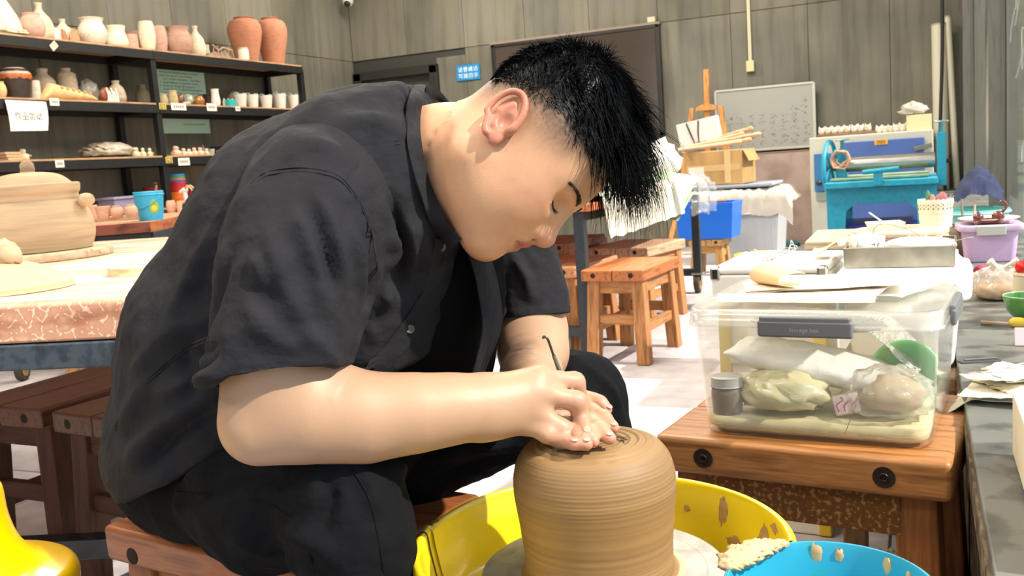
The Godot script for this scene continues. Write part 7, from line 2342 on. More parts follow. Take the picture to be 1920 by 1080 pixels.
func build_ledge() -> void:
	var LH := 0.4505
	# lilac box with a plate and two brown cats
	var lq := onY(1857, 492, LH)
	var k := depth(lq) / F
	var lt := thing("storage_box", "lilac plastic box with a grey clip on the window ledge", "box", Vector3(lq.x, LH, lq.z - 0.07), deg_to_rad(4))
	var lil := M(hx("cfb2d8"), 0.45)
	part("body", tub([[0.05, 0.05, 0], [0.155, 0.12, 0], [0.16, 0.125, 0.004], [0.178, 0.143, 0.112], [0.172, 0.137, 0.112], [0.15, 0.115, 0.005], [0.05, 0.05, 0.005]], 0.02), lil, lt)
	part("lid", tub([[0.0, 0.0, 0.112], [0.2, 0.16, 0.112], [0.215, 0.175, 0.116], [0.215, 0.175, 0.134], [0.208, 0.168, 0.137], [0.17, 0.13, 0.135], [0.16, 0.12, 0.13], [0.0, 0.0, 0.13]], 0.025), M(hx("d8bfe0"), 0.45), lt)
	part("clip", boxg(Vector3(-0.004, 0.117, 0.09), Vector3(0.095, 0.036, 0.012), 0.004), M(hx("b6b9b2"), 0.5), lt)
	var top := LH + 0.1375
	var pt := thing("ceramic_plate", "wide cream plate lying on the lilac box behind the brown cats", "plate", Vector3(lt.position.x, top, lt.position.z - 0.02))
	var pg := G.new()
	pg.lathe(smooth([Vector2(0, 0), Vector2(0.05, 0), Vector2(0.075, 0.006), Vector2(0.10, 0.016), Vector2(0.1, 0.018), Vector2(0.072, 0.01), Vector2(0.0, 0.004)], 4), 44)
	part("body", pg, M(hx("efe8d4"), 0.3), pt)
	var pr := G.new()
	pr.lathe(ring_prof(0.1, 0.003, 0.017), 44)
	part("rim", pr, M(hx("f2ecdc"), 0.3), pt)
	var ct := thing("cat_figure", "glossy brown stretching cat figure with a curled tail on the lilac box", "figurine", Vector3(lt.position.x - 0.002, top + 0.001, lt.position.z + 0.062), deg_to_rad(2))
	var br := M(hx("6b2f22"), 0.12, {"coat": 0.8})
	var cg := G.new()
	cg.ell(Vector3(0.028, 0.025, 0), Vector3(0.022, 0.022, 0.017), 22)
	cg.ell(Vector3(-0.004, 0.012, 0), Vector3(0.034, 0.011, 0.016), 20)
	for s in [-1.0, 1.0]:
		cg.rod(Vector3(0.03, 0.02, s * 0.012), Vector3(0.032, 0.002, s * 0.014), 0.008, 0.007)
		cg.rod(Vector3(-0.03, 0.012, s * 0.01), Vector3(-0.05, 0.004, s * 0.012), 0.008, 0.006)
	part("body", cg, br, ct)
	var hd := G.new()
	hd.ell(Vector3(-0.036, 0.024, 0), Vector3(0.019, 0.018, 0.018), 20)
	for s in [-1.0, 1.0]:
		hd.rod(Vector3(-0.036, 0.036, s * 0.009), Vector3(-0.037, 0.05, s * 0.012), 0.005, 0.001, 8)
	part("head", hd, br, ct)
	var tg := G.new()
	tg.tube(spline(PackedVector3Array([Vector3(0.04, 0.04, 0), Vector3(0.052, 0.056, 0), Vector3(0.052, 0.073, 0), Vector3(0.04, 0.079, 0), Vector3(0.032, 0.074, 0)]), 5), [0.006, 0.006, 0.006, 0.006, 0.0058, 0.0058, 0.0056, 0.0056, 0.0054, 0.0054, 0.0052, 0.005, 0.005, 0.005, 0.005, 0.0048, 0.0046, 0.0044, 0.004, 0.0036, 0.003], 10)
	part("tail", tg, br, ct)
	# dark cup with tools behind
	var cq := Vector3(0.155, LH, -3.95)
	var cup := thing("tool_cup", "dull brown pot with metal tools behind the lilac box", "pot", cq)
	part("body", pot_g("round", 0.062, 0.13, 28), M(hx("6f6052"), 0.6), cup)
	for q in 3:
		var g := G.new()
		g.rod(Vector3(-0.03 + 0.03 * q, 0.06, 0), Vector3(-0.05 + 0.045 * q, 0.2 + 0.02 * (q % 2), 0), 0.005, 0.004, 8)
		solo("pottery_tool", g, M(hx(["c8c6c0", "8f8f8c", "b9b6ae"][q]), 0.35, {"metal": 0.5}), ["pale tool leaning left in the dull brown pot", "dark metal tool upright in the dull brown pot", "pale tool leaning right in the dull brown pot"][q], "tool", "tools in the dull brown pot").position = cq
	# tied plastic bag of clay
	var bq := onY(1868, 563, LH)
	var bt := thing("plastic_bag", "knotted clear bag of tan clay on the ledge beside the white bin", "bag", bq + Vector3(0.005, 0, -0.02))
	var cl := G.new()
	cl.blob(Vector3(0, 0.022, 0), Vector3(0.06, 0.03, 0.05), 0.3, 2.2, 5, 28, Basis.IDENTITY, true)
	part("clay", cl, clay_m(hx("b08a5c"), 0.7), bt)
	var fg := G.new()
	fg.blob(Vector3(0, 0.036, 0), Vector3(0.066, 0.05, 0.056), 0.3, 3.0, 6, 34, Basis.IDENTITY, true, true)
	part("film", fg, M(Color(0.93, 0.9, 0.84), 0.15, {"glass": 0.3}), bt)
	var kn := G.new()
	kn.tube(PackedVector3Array([Vector3(0, 0.07, 0), Vector3(0.004, 0.085, 0), Vector3(-0.02, 0.11, 0.0)]), [0.02, 0.007, 0.022], 10, 0.5)
	kn.tube(PackedVector3Array([Vector3(0.002, 0.083, 0), Vector3(0.03, 0.1, 0.004), Vector3(0.05, 0.112, 0.006)]), [0.007, 0.012, 0.02], 10, 0.4)
	part("knot", kn, M(hx("e6dccb"), 0.4, {"back": Color(0.3, 0.3, 0.28)}), bt)
	var pc := thing("polka_cloth", "small red cloth with white dots peeping out behind the knotted bag", "cloth", onY(1842, 520, LH) + Vector3(0, 0, -0.05))
	var pcg := G.new()
	pcg.blob(Vector3(0, 0.014, 0), Vector3(0.026, 0.02, 0.03), 0.3, 2.0, 9, 20, Basis.IDENTITY, true)
	part("body", pcg, M(hx("b9405a"), 0.8, {"tex": nz(0.09, [0.0, Color(1.5, 1.9, 1.9), 0.2, Color(1.4, 1.8, 1.8), 0.3, Color(1, 1, 1), 1.0, Color(1, 1, 1)], 2, 1, 4, 256, 1), "scale": Vector3(8, 8, 8)}), pc)
	part("hem", boxg(Vector3(0, 0.002, 0.028), Vector3(0.03, 0.004, 0.008), 0.001), M(hx("8f2f48"), 0.8), pc)
	# can with the red fruit
	var nq := onY(1915, 577, LH)
	var can := thing("paper_can", "beige cylinder at the right edge carrying the red fruit", "can", nq + Vector3(0.012, 0, -0.02))
	var kn2 := depth(nq) / F
	var ng := G.new()
	ng.lathe(smooth([Vector2(0, 0), Vector2(0.03, 0), Vector2(0.031, 0.002), Vector2(0.031, 60 * kn2), Vector2(0.027, 60 * kn2), Vector2(0.027, 0.01), Vector2(0, 0.008)], 3), 30)
	part("body", ng, M(hx("d8cbb0"), 0.7), can)
	var nl := G.new()
	nl.lathe(PackedVector2Array([Vector2(0, 60 * kn2), Vector2(0.032, 60 * kn2), Vector2(0.032, 62 * kn2), Vector2(0, 62 * kn2)]), 30)
	part("lid", nl, M(hx("cfc1a2"), 0.7), can)
	var tt := thing("red_fruit", "round red fruit sitting on the beige cylinder", "fruit", can.position + Vector3(-0.006, 62 * kn2, 0.004))
	var tgm := G.new()
	tgm.lathe(smooth([Vector2(0, 0.0), Vector2(0.013, 0.002), Vector2(0.021, 0.018), Vector2(0.016, 0.033), Vector2(0.005, 0.036), Vector2(0, 0.034)], 5), 28)
	part("body", tgm, M(hx("d8231f"), 0.2), tt)
	var stg := G.new()
	stg.rod(Vector3(0, 0.033, 0), Vector3(0.003, 0.042, 0), 0.002, 0.0015, 6)
	part("stem", stg, M(hx("59652a"), 0.7), tt)
	# green bowl
	var gq := onY(1925, 603, LH)
	var gb := thing("green_bowl", "green glazed bowl cut by the picture's right edge", "bowl", gq + Vector3(0.004, 0, -0.02))
	part("body", pot_g("bowl", 0.056, 0.062, 36, 0.06), M(hx("4e8a45"), 0.15, {"coat": 0.6}), gb)
	var fr := G.new()
	fr.lathe(ring_prof(0.0545, 0.0035, 0.063), 36)
	part("rim", fr, M(hx("9cc79a"), 0.2), gb)
	# sponge on a stick
	var sq := onY(1880, 612, LH)
	var sp := thing("sponge_tool", "wooden stick with a yellow sponge end lying on the ledge", "tool", sq + Vector3(0, 0.006, 0), deg_to_rad(-22))
	var sg := G.new()
	sg.tube(PackedVector3Array([Vector3(-0.05, 0, 0), Vector3(0.02, 0.001, 0)]), [0.0055, 0.005], 10)
	part("handle", sg, wood(hx("b9a58a"), 0), sp)
	var sy := G.new()
	sy.blob(Vector3(0.035, 0.006, 0), Vector3(0.022, 0.013, 0.014), 0.15, 2.0, 3, 20)
	part("sponge", sy, M(hx("e3c64a"), 0.9), sp)
	# papers heaped at the ledge's near end
	var pq := onY(1872, 715, LH + 0.02)
	var pp := [["bottom cream printed sheet hanging over the ledge's edge", 0.12, 0.20, -0.25, 0.0, "f0e4cc"], ["cream patterned sheet with brown line drawing on the ledge", 0.11, 0.17, 0.5, 0.006, "ece0c4"], ["white sheet with dark brush strokes, uppermost on the ledge", 0.10, 0.17, -0.7, 0.018, "f7f3ea"], ["slim cream card lying across the paper heap", 0.045, 0.17, 0.75, 0.012, "efe3c6"], ["white sheet with a torn edge in the paper heap", 0.12, 0.13, 0.15, 0.014, "f4efe4"]]
	for i in 5:
		var r: Array = pp[i]
		var t := thing("paper_sheet", r[0], "paper", pq + Vector3(0.012 + 0.012 * i, r[4] - 0.012, 0.01 - 0.012 * i), r[3], "papers on the ledge")
		part("sheet", paper_g(r[1], r[2], 0.004, 30 + i, 0.01), M(hx(r[5]), 0.75), t)
		if i != 3:
			var ink := G.new()
			rng.seed = 60 + i
			for j in 12:
				var a := Vector3(rng.randf_range(-0.4, 0.4) * r[1], 0.0125, rng.randf_range(-0.42, 0.42) * r[2])
				ink.bar(a, a + Vector3(rng.randf_range(0.008, 0.028), 0.0006, rng.randf_range(-0.02, 0.02)), rng.randf_range(0.001, 0.004), 0.0006, 0.0)
			var ip := part("print", ink, M(hx("5d4d46") if i == 2 else hx("a58c6e"), 0.8), t)
			ip.set_meta("kind", "stuff")
	var mg := thing("magazine", "folded printed magazine under the paper heap, curling over the ledge", "magazine", pq + Vector3(-0.012, -0.02, 0.0), -0.2)
	var mgg := crumple(1, 1, 14, 10, 0.0015, 2.0, 44, func(u: float, v: float) -> Vector3: return Vector3(u * 0.13, 0.006 - 0.03 * smoothstep(0.1, 0.5, -u), v * 0.18))
	part("cover", mgg, M(hx("d9d4c6"), 0.4), mg)
	var mgi := G.new()
	mgi.bar(Vector3(-0.02, 0.0085, 0.05), Vector3(0.05, 0.0085, 0.055), 0.006, 0.001, 0.0)
	part("printed_bar", mgi, M(hx("e0a070"), 0.5), mg)
	var kn3 := thing("palette_knife", "dark palette knife lying on the paper heap", "tool", onY(1836, 677, LH + 0.045), deg_to_rad(22))
	part("blade", boxg(Vector3(0, 0.0, 0), Vector3(0.075, 0.004, 0.02), 0.0015), M(hx("3b3b3a"), 0.4), kn3)
	part("edge", boxg(Vector3(0.005, 0.003, -0.006), Vector3(0.06, 0.002, 0.008), 0.0008), M(hx("6a6966"), 0.4), kn3)
	var pk := onY(1915, 648, LH)
	solo("pink_card", boxg(Vector3(0.012, 0.02, 0), Vector3(0.05, 0.04, 0.004), 0.001, Basis(Vector3.RIGHT, -0.3)), M(hx("efc9cd"), 0.7), "pink card standing behind the paper heap at the right edge", "card").position = pk
	# white board leaning inside the ledge at the near right
	var wq := Vector3(0.128, 0.0, -1.30)
	var wp := thing("cream_board", "cream panel standing on edge at the lower right corner", "panel", wq)
	part("sheet", boxg(Vector3(0.015, 0.50, 0), Vector3(0.035, 0.09, 0.42), 0.003), M(hx("efe6d0"), 0.7), wp)
	part("edge", boxg(Vector3(-0.004, 0.50, 0), Vector3(0.003, 0.09, 0.42), 0.001), M(hx("e2d6bc"), 0.7), wp)
	# rags and clay scraps on the floor between bench and ledge
	var rg := G.new()
	rg.blob(Vector3(0, 0.0, 0), Vector3(0.04, 0.05, 0.08), 0.4, 2.5, 77, 24)
	solo("pink_rag", rg, M(hx("b9706a"), 0.9), "pinkish rag stuffed between the bench and the ledge", "cloth").position = Vector3(0.058, 0.05, -2.08)
	var kr := crumple(1, 1, 10, 10, 0.02, 3.0, 12, func(u: float, v: float) -> Vector3: return Vector3(u * 0.07, 0.2 + 0.16 * v, v * 0.2))
	solo("brown_paper", kr, M(hx("c9ac88"), 0.8), "crumpled brown paper hanging behind the bench below the white bin", "paper").position = Vector3(0.06, 0.12, -2.2)
	var bc := G.new()
	bc.tube(spline(PackedVector3Array([Vector3(-0.26, 0.012, -1.55), Vector3(-0.1, 0.012, -1.50), Vector3(0.0, 0.05, -1.62), Vector3(0.06, 0.12, -1.75), Vector3(0.062, 0.04, -1.95)]), 8), 0.007, 8)
	solo("power_cable", bc, M(hx("1d1b1a"), 0.5), "black cable snaking under the orange bench", "cable")
	for i in 2:
		var dq := onY([1690, 1790][i], [1050, 1085][i], 0.05)
		var dt := thing("plaster_disc", ["white ridged plaster disc on the floor behind the turquoise basin", "white ridged plaster disc at the picture's bottom, nearest the ledge"][i], "disc", Vector3(dq.x, 0, dq.z), 0.0, "plaster discs on the floor")
		var dg := G.new()
		dg.lathe(smooth([Vector2(0, 0), Vector2(0.062, 0), Vector2(0.066, 0.006), Vector2(0.066, 0.04), Vector2(0.06, 0.048), Vector2(0.05, 0.046), Vector2(0, 0.045)], 3), 40)
		part("disc", dg, clay_m(hx("dcd4c6")), dt)
		for j in 26:
			var a := TAU * j / 26
			part("ridge", boxg(Vector3(cos(a) * 0.056, 0.048, sin(a) * 0.056), Vector3(0.018, 0.006, 0.006), 0.002, Basis(Vector3.UP, -a)), clay_m(hx("d4cbbb")), dt)
	# scribbled chalk lines on the nearest panes
	var ch := G.new()
	rng.seed = 21
	for j in 12:
		var z := rng.randf_range(-5.15, -4.2)
		var y := rng.randf_range(0.75, 1.75)
		var pts := PackedVector3Array()
		for q in 6:
			pts.push_back(Vector3(0.4, y + 0.06 * q * rng.randf_range(0.6, 1.2), z + 0.09 * q + 0.05 * sin(q * 2.0 + j)))
		ch.tube(spline(pts, 5), 0.0007, 4)
	solo("chalk_scribble", ch, M(hx("c2c8c4"), 0.8), "white chalk scribbles on the window glass", "drawing").set_meta("kind", "stuff")

func build_front() -> void:
	var D := 1.12
	# the potter's own stool
	var yaw := deg_to_rad(-9.0)
	var A := Vector3(-1.143, 0, -0.994)
	var ux := Vector3(cos(yaw), 0, -sin(yaw))
	var uz := Vector3(-sin(yaw), 0, -cos(yaw))
	var w := 0.475
	var d := 0.33
	var t := thing("wooden_stool", "worn reddish wooden stool on which the man sits", "stool", A + ux * w / 2 + uz * d / 2, yaw)
	var sm := wood(hx("9c6038"), 0, 0.35, 5)
	for k in 2:
		part("seat_plank", boxg(Vector3(0, 0.402, d / 4 - d / 2 * k), Vector3(w, 0.056, d / 2 - 0.001), 0.009), sm, t)
	for sx in [-1.0, 1.0]:
		for sz in [-1.0, 1.0]:
			part("leg", leg_g(Vector3(sx * (w / 2 - 0.05), 0.374, sz * (d / 2 - 0.05)), Vector3(sx * (w / 2 - 0.035), 0, sz * (d / 2 - 0.035)), 0.058), wood(hx("9a5a30"), 1, 0.5, 6), t)
			var hg := G.new()
			hg.lathe(PackedVector2Array([Vector2(0, 0.0006), Vector2(0.012, 0.0006), Vector2(0.013, 0.0), Vector2(0.013, -0.004)]), 16, Transform3D(Basis(Vector3.RIGHT, PI / 2 * sz), Vector3(sx * w * 0.36, 0.392, sz * d / 2)))
			part("dowel_hole", hg, M(hx("20120b"), 0.9), t)
		part("apron", boxg(Vector3(sx * (w / 2 - 0.05), 0.335, 0), Vector3(0.025, 0.07, d - 0.15), 0.003), wood(hx("a5703c"), 2, 0.6, 7), t)
	for sz in [-1.0, 1.0]:
		part("apron", boxg(Vector3(0, 0.335, sz * (d / 2 - 0.045)), Vector3(w - 0.15, 0.07, 0.025), 0.003), wood(hx("b9803f"), 0, 0.6, 7), t)
		part("stretcher", boxg(Vector3(0, 0.16, sz * (d / 2 - 0.045)), Vector3(w - 0.13, 0.045, 0.03), 0.003), wood(hx("9a5a30"), 0, 0.6, 8), t)
	# the wheel: pedestal, splash pan in two halves, wheel head
	var C := P(1130, 1050, D + 0.015)
	C.y = 0.0
	var hh := 0.437
	var wt := thing("potters_wheel", "potter's wheel with a yellow splash pan and a grey wheel head", "wheel", C)
	var ped := G.new()
	ped.lathe(smooth([Vector2(0, 0), Vector2(0.19, 0), Vector2(0.19, 0.02), Vector2(0.15, 0.05), Vector2(0.14, 0.30), Vector2(0.17, 0.36), Vector2(0.05, 0.385), Vector2(0, 0.385)], 3), 40)
	part("pedestal", ped, M(hx("5a6067"), 0.5), wt)
	var sh := G.new()
	sh.rod(Vector3(0, 0.38, 0), Vector3(0, hh - 0.012, 0), 0.03)
	part("shaft", sh, M(hx("8c8f90"), 0.3, {"metal": 0.8}), wt)
	var head := G.new()
	head.lathe(smooth([Vector2(0, hh - 0.014), Vector2(0.14, hh - 0.014), Vector2(0.1475, hh - 0.011), Vector2(0.1485, hh - 0.006), Vector2(0.1475, hh - 0.001), Vector2(0.145, hh), Vector2(0.125, hh), Vector2(0.1245, hh - 0.0008), Vector2(0.1235, hh - 0.0008), Vector2(0.123, hh), Vector2(0.0, hh)], 2), 72)
	part("wheel_head", head, M(hx("a3a39c"), 0.38, {"metal": 0.35, "tex": nz(0.01, [0.0, gy(0.8), 0.5, gy(0.95), 1.0, gy(1.1)], 3, 4, 18), "scale": Vector3(6, 6, 6)}), wt)
	var clay := M(hx("c9b48c"), 0.6)
	var slip := G.new()
	slip.lathe(smooth([Vector2(0.089, hh + 0.0002), Vector2(0.092, hh + 0.0022), Vector2(0.096, hh + 0.0012), Vector2(0.099, hh + 0.0002)], 3), 60)
	part("slip_ring", slip, clay, wt)
	var ym := M(hx("fde022"), 0.28, {"coat": 0.5})
	var yd := M(hx("e2c21e"), 0.35, {"coat": 0.3})
	var rim_h := 0.474
	var prof := smooth([Vector2(0.155, 0.386), Vector2(0.19, 0.388), Vector2(0.203, 0.40), Vector2(0.213, 0.45), Vector2(0.216, rim_h), Vector2(0.2215, rim_h + 0.004), Vector2(0.2265, rim_h), Vector2(0.2265, rim_h - 0.012), Vector2(0.2235, rim_h - 0.014), Vector2(0.2185, 0.45), Vector2(0.209, 0.395), Vector2(0.19, 0.381), Vector2(0.155, 0.381)], 4)
	for half in 2:
		var a0 := deg_to_rad(172.0) + PI * half
		var rows := []
		for i in 41:
			var a := a0 + (PI + (0.03 if half else -0.03)) * i / 40.0
			var row := PackedVector3Array()
			for q in prof:
				var kx := 1.012 if half else 1.0
				row.push_back(Vector3(cos(a) * q.x * kx, q.y + (0.002 if half else 0.0), sin(a) * q.x * kx))
			rows.append(row)
		var g := G.new()
		g.grid(rows, false, false)
		var pn := part("splash_pan_half", g, ym, wt)
		# clay smears inside the pan
		if half == 1:
			for r in [[1.02, 0.45, 0.010, 0.03], [0.62, 0.43, 0.02, 0.035], [0.42, 0.435, 0.014, 0.03], [0.9, 0.415, 0.02, 0.01], [0.25, 0.45, 0.03, 0.012], [0.5, 0.465, 0.022, 0.01], [1.3, 0.44, 0.006, 0.006], [0.7, 0.408, 0.012, 0.007]]:
				var sg := G.new()
				var a: float = TAU - r[0]
				var rad: float = lerpf(0.2045, 0.2165, clampf((r[1] - 0.40) / 0.07, 0, 1))
				sg.blob(Vector3(cos(a) * rad, r[1], sin(a) * rad), Vector3(0.0018, r[3] * 0.7, r[2] * 0.8), 0.7, 2.5, int(r[0] * 50), 18, Basis(Vector3.UP, -a) * Basis(Vector3.BACK, -0.16))
				part("clay_smear", sg, clay_m(hx("c9a26a"), 0.7), pn, "tan clay smears")
	# joint bands where the two halves meet, with dried brown slip
	for a in [2.93, 3.12]:
		var jg := G.new()
		var pts := PackedVector3Array()
		for q in prof.size():
			if q >= 2 and q < prof.size() - 8:
				pts.push_back(Vector3(cos(a) * (prof[q].x + 0.002) * 1.005, prof[q].y + 0.0015, sin(a) * (prof[q].x + 0.002) * 1.005))
		jg.tube(pts, 0.0032, 8, 0.5)
		part("joint_band", jg, M(hx("5c4a2a"), 0.6), wt, "dark joint band")
	# the pot on the wheel, upside down for trimming
	var pc := P(1121, 1050, D + 0.005)
	var ph := 0.597 - hh
	var pt := thing("clay_pot", "big tan clay pot upside down on the wheel being trimmed", "pot", Vector3(C.x - 0.004, hh + 0.0005, C.z + 0.002))
	var R := 0.0968
	var base := [Vector2(0.0, 0.0), Vector2(R * 0.90, 0.0), Vector2(R * 0.935, ph * 0.02), Vector2(R * 0.925, ph * 0.10), Vector2(R * 0.925, ph * 0.2), Vector2(R * 0.955, ph * 0.4), Vector2(R * 0.99, ph * 0.58), Vector2(R * 1.0, ph * 0.68), Vector2(R * 0.985, ph * 0.78), Vector2(R * 0.94, ph * 0.87), Vector2(R * 0.86, ph * 0.94), Vector2(R * 0.80, ph * 0.968)]
	var sp := smooth(base, 16)
	var prof2 := PackedVector2Array()
	rng.seed = 3
	for i in sp.size():
		var f := float(i) / sp.size()
		var j := 0.0
		if i > 20:
			j = (rng.randf() - 0.5) * 0.00035 * (1.0 if f < 0.75 else 0.5) + 0.00012 * sin(i * 1.3)
		prof2.push_back(Vector2(sp[i].x + j, sp[i].y))
	# ringed top
	for k in 90:
		var f := k / 89.0
		var r := lerpf(0.80 * R, 0.004, f)
		var groove := 0.0011 * sin(f * TAU * 8.0 + 0.6 * sin(f * 9.0)) * smoothstep(0.0, 0.1, f) * (0.4 + 0.6 * smoothstep(0.9, 0.3, f))
		prof2.push_back(Vector2(r, ph * 0.968 + 0.0045 * smoothstep(0.0, 0.25, f) + groove))
	prof2.push_back(Vector2(0, ph * 0.968 + 0.0045))
	var pg := G.new()
	pg.lathe(prof2, 96)
	part("body", pg, M(hx("92734a"), 0.58, {"tex": nz(0.01, [0.0, Color(0.86, 0.84, 0.82), 0.5, Color(0.98, 0.98, 0.98), 1.0, Color(1.1, 1.09, 1.07)], 3, 5, 88), "scale": Vector3(0.35, 22, 0.35)}), pt)
	# trimmings under the fingers
	var top := pt.position + Vector3(0, ph * 0.968 + 0.0045, 0)
	for k in 9:
		var g := G.new()
		rng.seed = 100 + k
		var c := Vector3(rng.randf_range(-0.014, 0.016), 0.003, rng.randf_range(-0.01, 0.014))
		var pts := PackedVector3Array()
		var an := rng.randf() * TAU
		for q in 7:
			an += rng.randf_range(-0.5, 1.0)
			c += Vector3(cos(an), rng.randf_range(-0.05, 0.16), sin(an)) * 0.0055
			c.y = maxf(c.y, 0.0016)
			pts.push_back(c)
		g.tube(spline(pts, 3), 0.0021, 6, 0.45)
		solo("clay_shaving", g, clay_m(hx(["6b543a", "7a6144", "5c4832"][k % 3]), 0.8), "curled dark clay shaving on the pot under the fingertips", "shaving", "clay shavings on the pot").position = top
	# turquoise basin in front
	var bc := P(1553, 1092, 0.85)
	var bt := thing("plastic_basin", "turquoise plastic basin smeared with clay at the picture's bottom", "basin", Vector3(bc.x, 0, bc.z))
	var rb := 0.0905
	var yb := bc.y
	var bg := G.new()
	bg.lathe(smooth([Vector2(0, yb - 0.085), Vector2(rb * 0.72, yb - 0.085), Vector2(rb * 0.8, yb - 0.075), Vector2(rb * 0.96, yb - 0.006), Vector2(rb, yb), Vector2(rb * 1.03, yb - 0.002), Vector2(rb * 1.03, yb - 0.008), Vector2(rb, yb - 0.009), Vector2(rb * 0.84, yb - 0.08), Vector2(rb * 0.74, yb - 0.092), Vector2(0, yb - 0.092)], 4), 56)
	part("body", bg, M(hx("2a9dbb"), 0.35, {"tex": nz(0.02, [0.0, Color(1, 1, 1), 0.7, Color(1, 1, 1), 0.78, Color(1.7, 1.1, 0.9), 1.0, Color(2.2, 1.2, 0.9)], 3, 4, 27), "scale": Vector3(3, 3, 3)}), bt)
	var stand := G.new()
	stand.box(Vector3(0, (yb - 0.093) / 2, 0), Vector3(0.2, yb - 0.093, 0.2), 0.01)
	part("stand", stand, wood(hx("7d5c3c"), 1), bt)
	for r in [[3.45, 0.017, 0.007], [3.62, 0.018, 0.008], [3.8, 0.016, 0.008], [3.95, 0.013, 0.006], [4.1, 0.009, 0.004], [3.3, 0.012, 0.006]]:
		var sg := G.new()
		sg.blob(Vector3(cos(r[0]) * rb * 1.0, yb + 0.001, sin(r[0]) * rb * 1.0), Vector3(r[1], r[2], r[1] * 0.8), 0.4, 3.4, int(r[0] * 30), 30)
		part("clay_smear", sg, clay_m(hx("cbb48a"), 0.7), bt, "crusted tan clay on the rim")
	for r in [[4.5, 0.012], [4.75, 0.008], [5.3, 0.010], [5.6, 0.006]]:
		var sg := G.new()
		sg.blob(Vector3(cos(r[0]) * rb * 0.95, yb - 0.012, sin(r[0]) * rb * 0.95), Vector3(r[1] * 0.5, r[1], 0.0022), 0.4, 2.6, int(r[0] * 30), 14, Basis(Vector3.UP, -r[0] + PI / 2))
		part("clay_smear", sg, clay_m(hx("cfae7c"), 0.7), bt)

func to_px(p: Vector3) -> Vector3:
	var q := cb.inverse() * (p - eye)
	return Vector3(960.0 - q.x / q.z * F, 540.0 + q.y / q.z * F, -q.z)
# finds the point of a finished skin that lies at a spot of the frame, to set seams and buttons on the cloth
class Finder:
	var cell := {}
	var pts := PackedVector3Array()
	func fill(all: PackedVector3Array) -> void:
		pts = all
		for i in pts.size():
			var k := Vector2i(int(pts[i].x / 12.0), int(pts[i].y / 12.0))
			if not cell.has(k):
				cell[k] = PackedInt32Array()
			cell[k].push_back(i)
	func depth(x: float, y: float) -> float:
		var best := 1e9
		var near: Array[int] = []
		var k := Vector2i(int(x / 12.0), int(y / 12.0))
		for j in range(-1, 2):
			for i in range(-1, 2):
				var kk := k + Vector2i(i, j)
				if cell.has(kk):
					for q in cell[kk]:
						near.append(q)
						best = minf(best, pts[q].z)
		var s := 0.0
		var w := 0.0
		for q in near:
			if pts[q].z < best + 0.03:
				var u := 1.0 / (1.0 + Vector2(pts[q].x - x, pts[q].y - y).length_squared())
				s += pts[q].z * u
				w += u
		return s / w if w > 0.0 else -1.0
func finder(skins: Array) -> Finder:
	var f := Finder.new()
	var all := PackedVector3Array()
	for s in skins:
		for p in s.v:
			all.push_back(to_px(p))
	f.fill(all)
	return f
func on_skin(f: Finder, pl: Array, lift := 0.0) -> PackedVector3Array:
	var o := PackedVector3Array()
	for q in pl:
		var d := f.depth(q[0], q[1])
		if d > 0.0:
			o.push_back(P(q[0], q[1], d - lift))
	return o
func dense(pl: Array, step := 8.0) -> Array:
	var o := []
	var p := PackedVector2Array()
	for q in pl:
		p.push_back(Vector2(q[0], q[1]))
	for i in p.size() - 1:
		var n := maxi(1, int(p[i].distance_to(p[i + 1]) / step))
		for k in n:
			var v := p[i].cubic_interpolate(p[i + 1], p[maxi(i - 1, 0)], p[mini(i + 2, p.size() - 1)], float(k) / n)
			o.append([v.x, v.y])
	o.append([p[p.size() - 1].x, p[p.size() - 1].y])
	return o
# pushes a cloth out (amp > 0) or in along creases, each a run of points in the room with a width and a height
func crease(s: Hide, runs: Array) -> void:
	for r in runs:
		var p: PackedVector3Array = r[0]
		if p.size() < 2:
			continue
		var w: float = r[1]
		var amp: float = r[2]
		var mn := p[0]
		var mx := p[0]
		for q in p:
			mn = mn.min(q)
			mx = mx.max(q)
		var pad := Vector3(w, w, w) * 2.5
		var box := AABB(mn - pad, mx - mn + pad * 2.0)
		for i in s.v.size():
			if not box.has_point(s.v[i]):
				continue
			var best := 1e9
			var tt := 0.0
			for k in p.size() - 1:
				var ab := p[k + 1] - p[k]
				var t := clampf((s.v[i] - p[k]).dot(ab) / maxf(ab.length_squared(), 1e-9), 0.0, 1.0)
				var d := s.v[i].distance_squared_to(p[k] + ab * t)
				if d < best:
					best = d
					tt = (k + t) / (p.size() - 1)
			var e := exp(-best / (w * w))
			s.v[i] += s.nr[i] * amp * 2.4 * e * sin(clampf(tt * 0.9 + 0.1, 0.0, 1.0) * PI)
func rumple(s: Hide, amp: float, freq: float, sd: int) -> void:
	var ns := FastNoiseLite.new()
	ns.seed = sd
	ns.frequency = freq
	ns.fractal_octaves = 3
	for i in s.v.size():
		s.v[i] += s.nr[i] * ns.get_noise_3dv(s.v[i]) * amp
func lin(s: String) -> Color:
	return hx(s).srgb_to_linear()

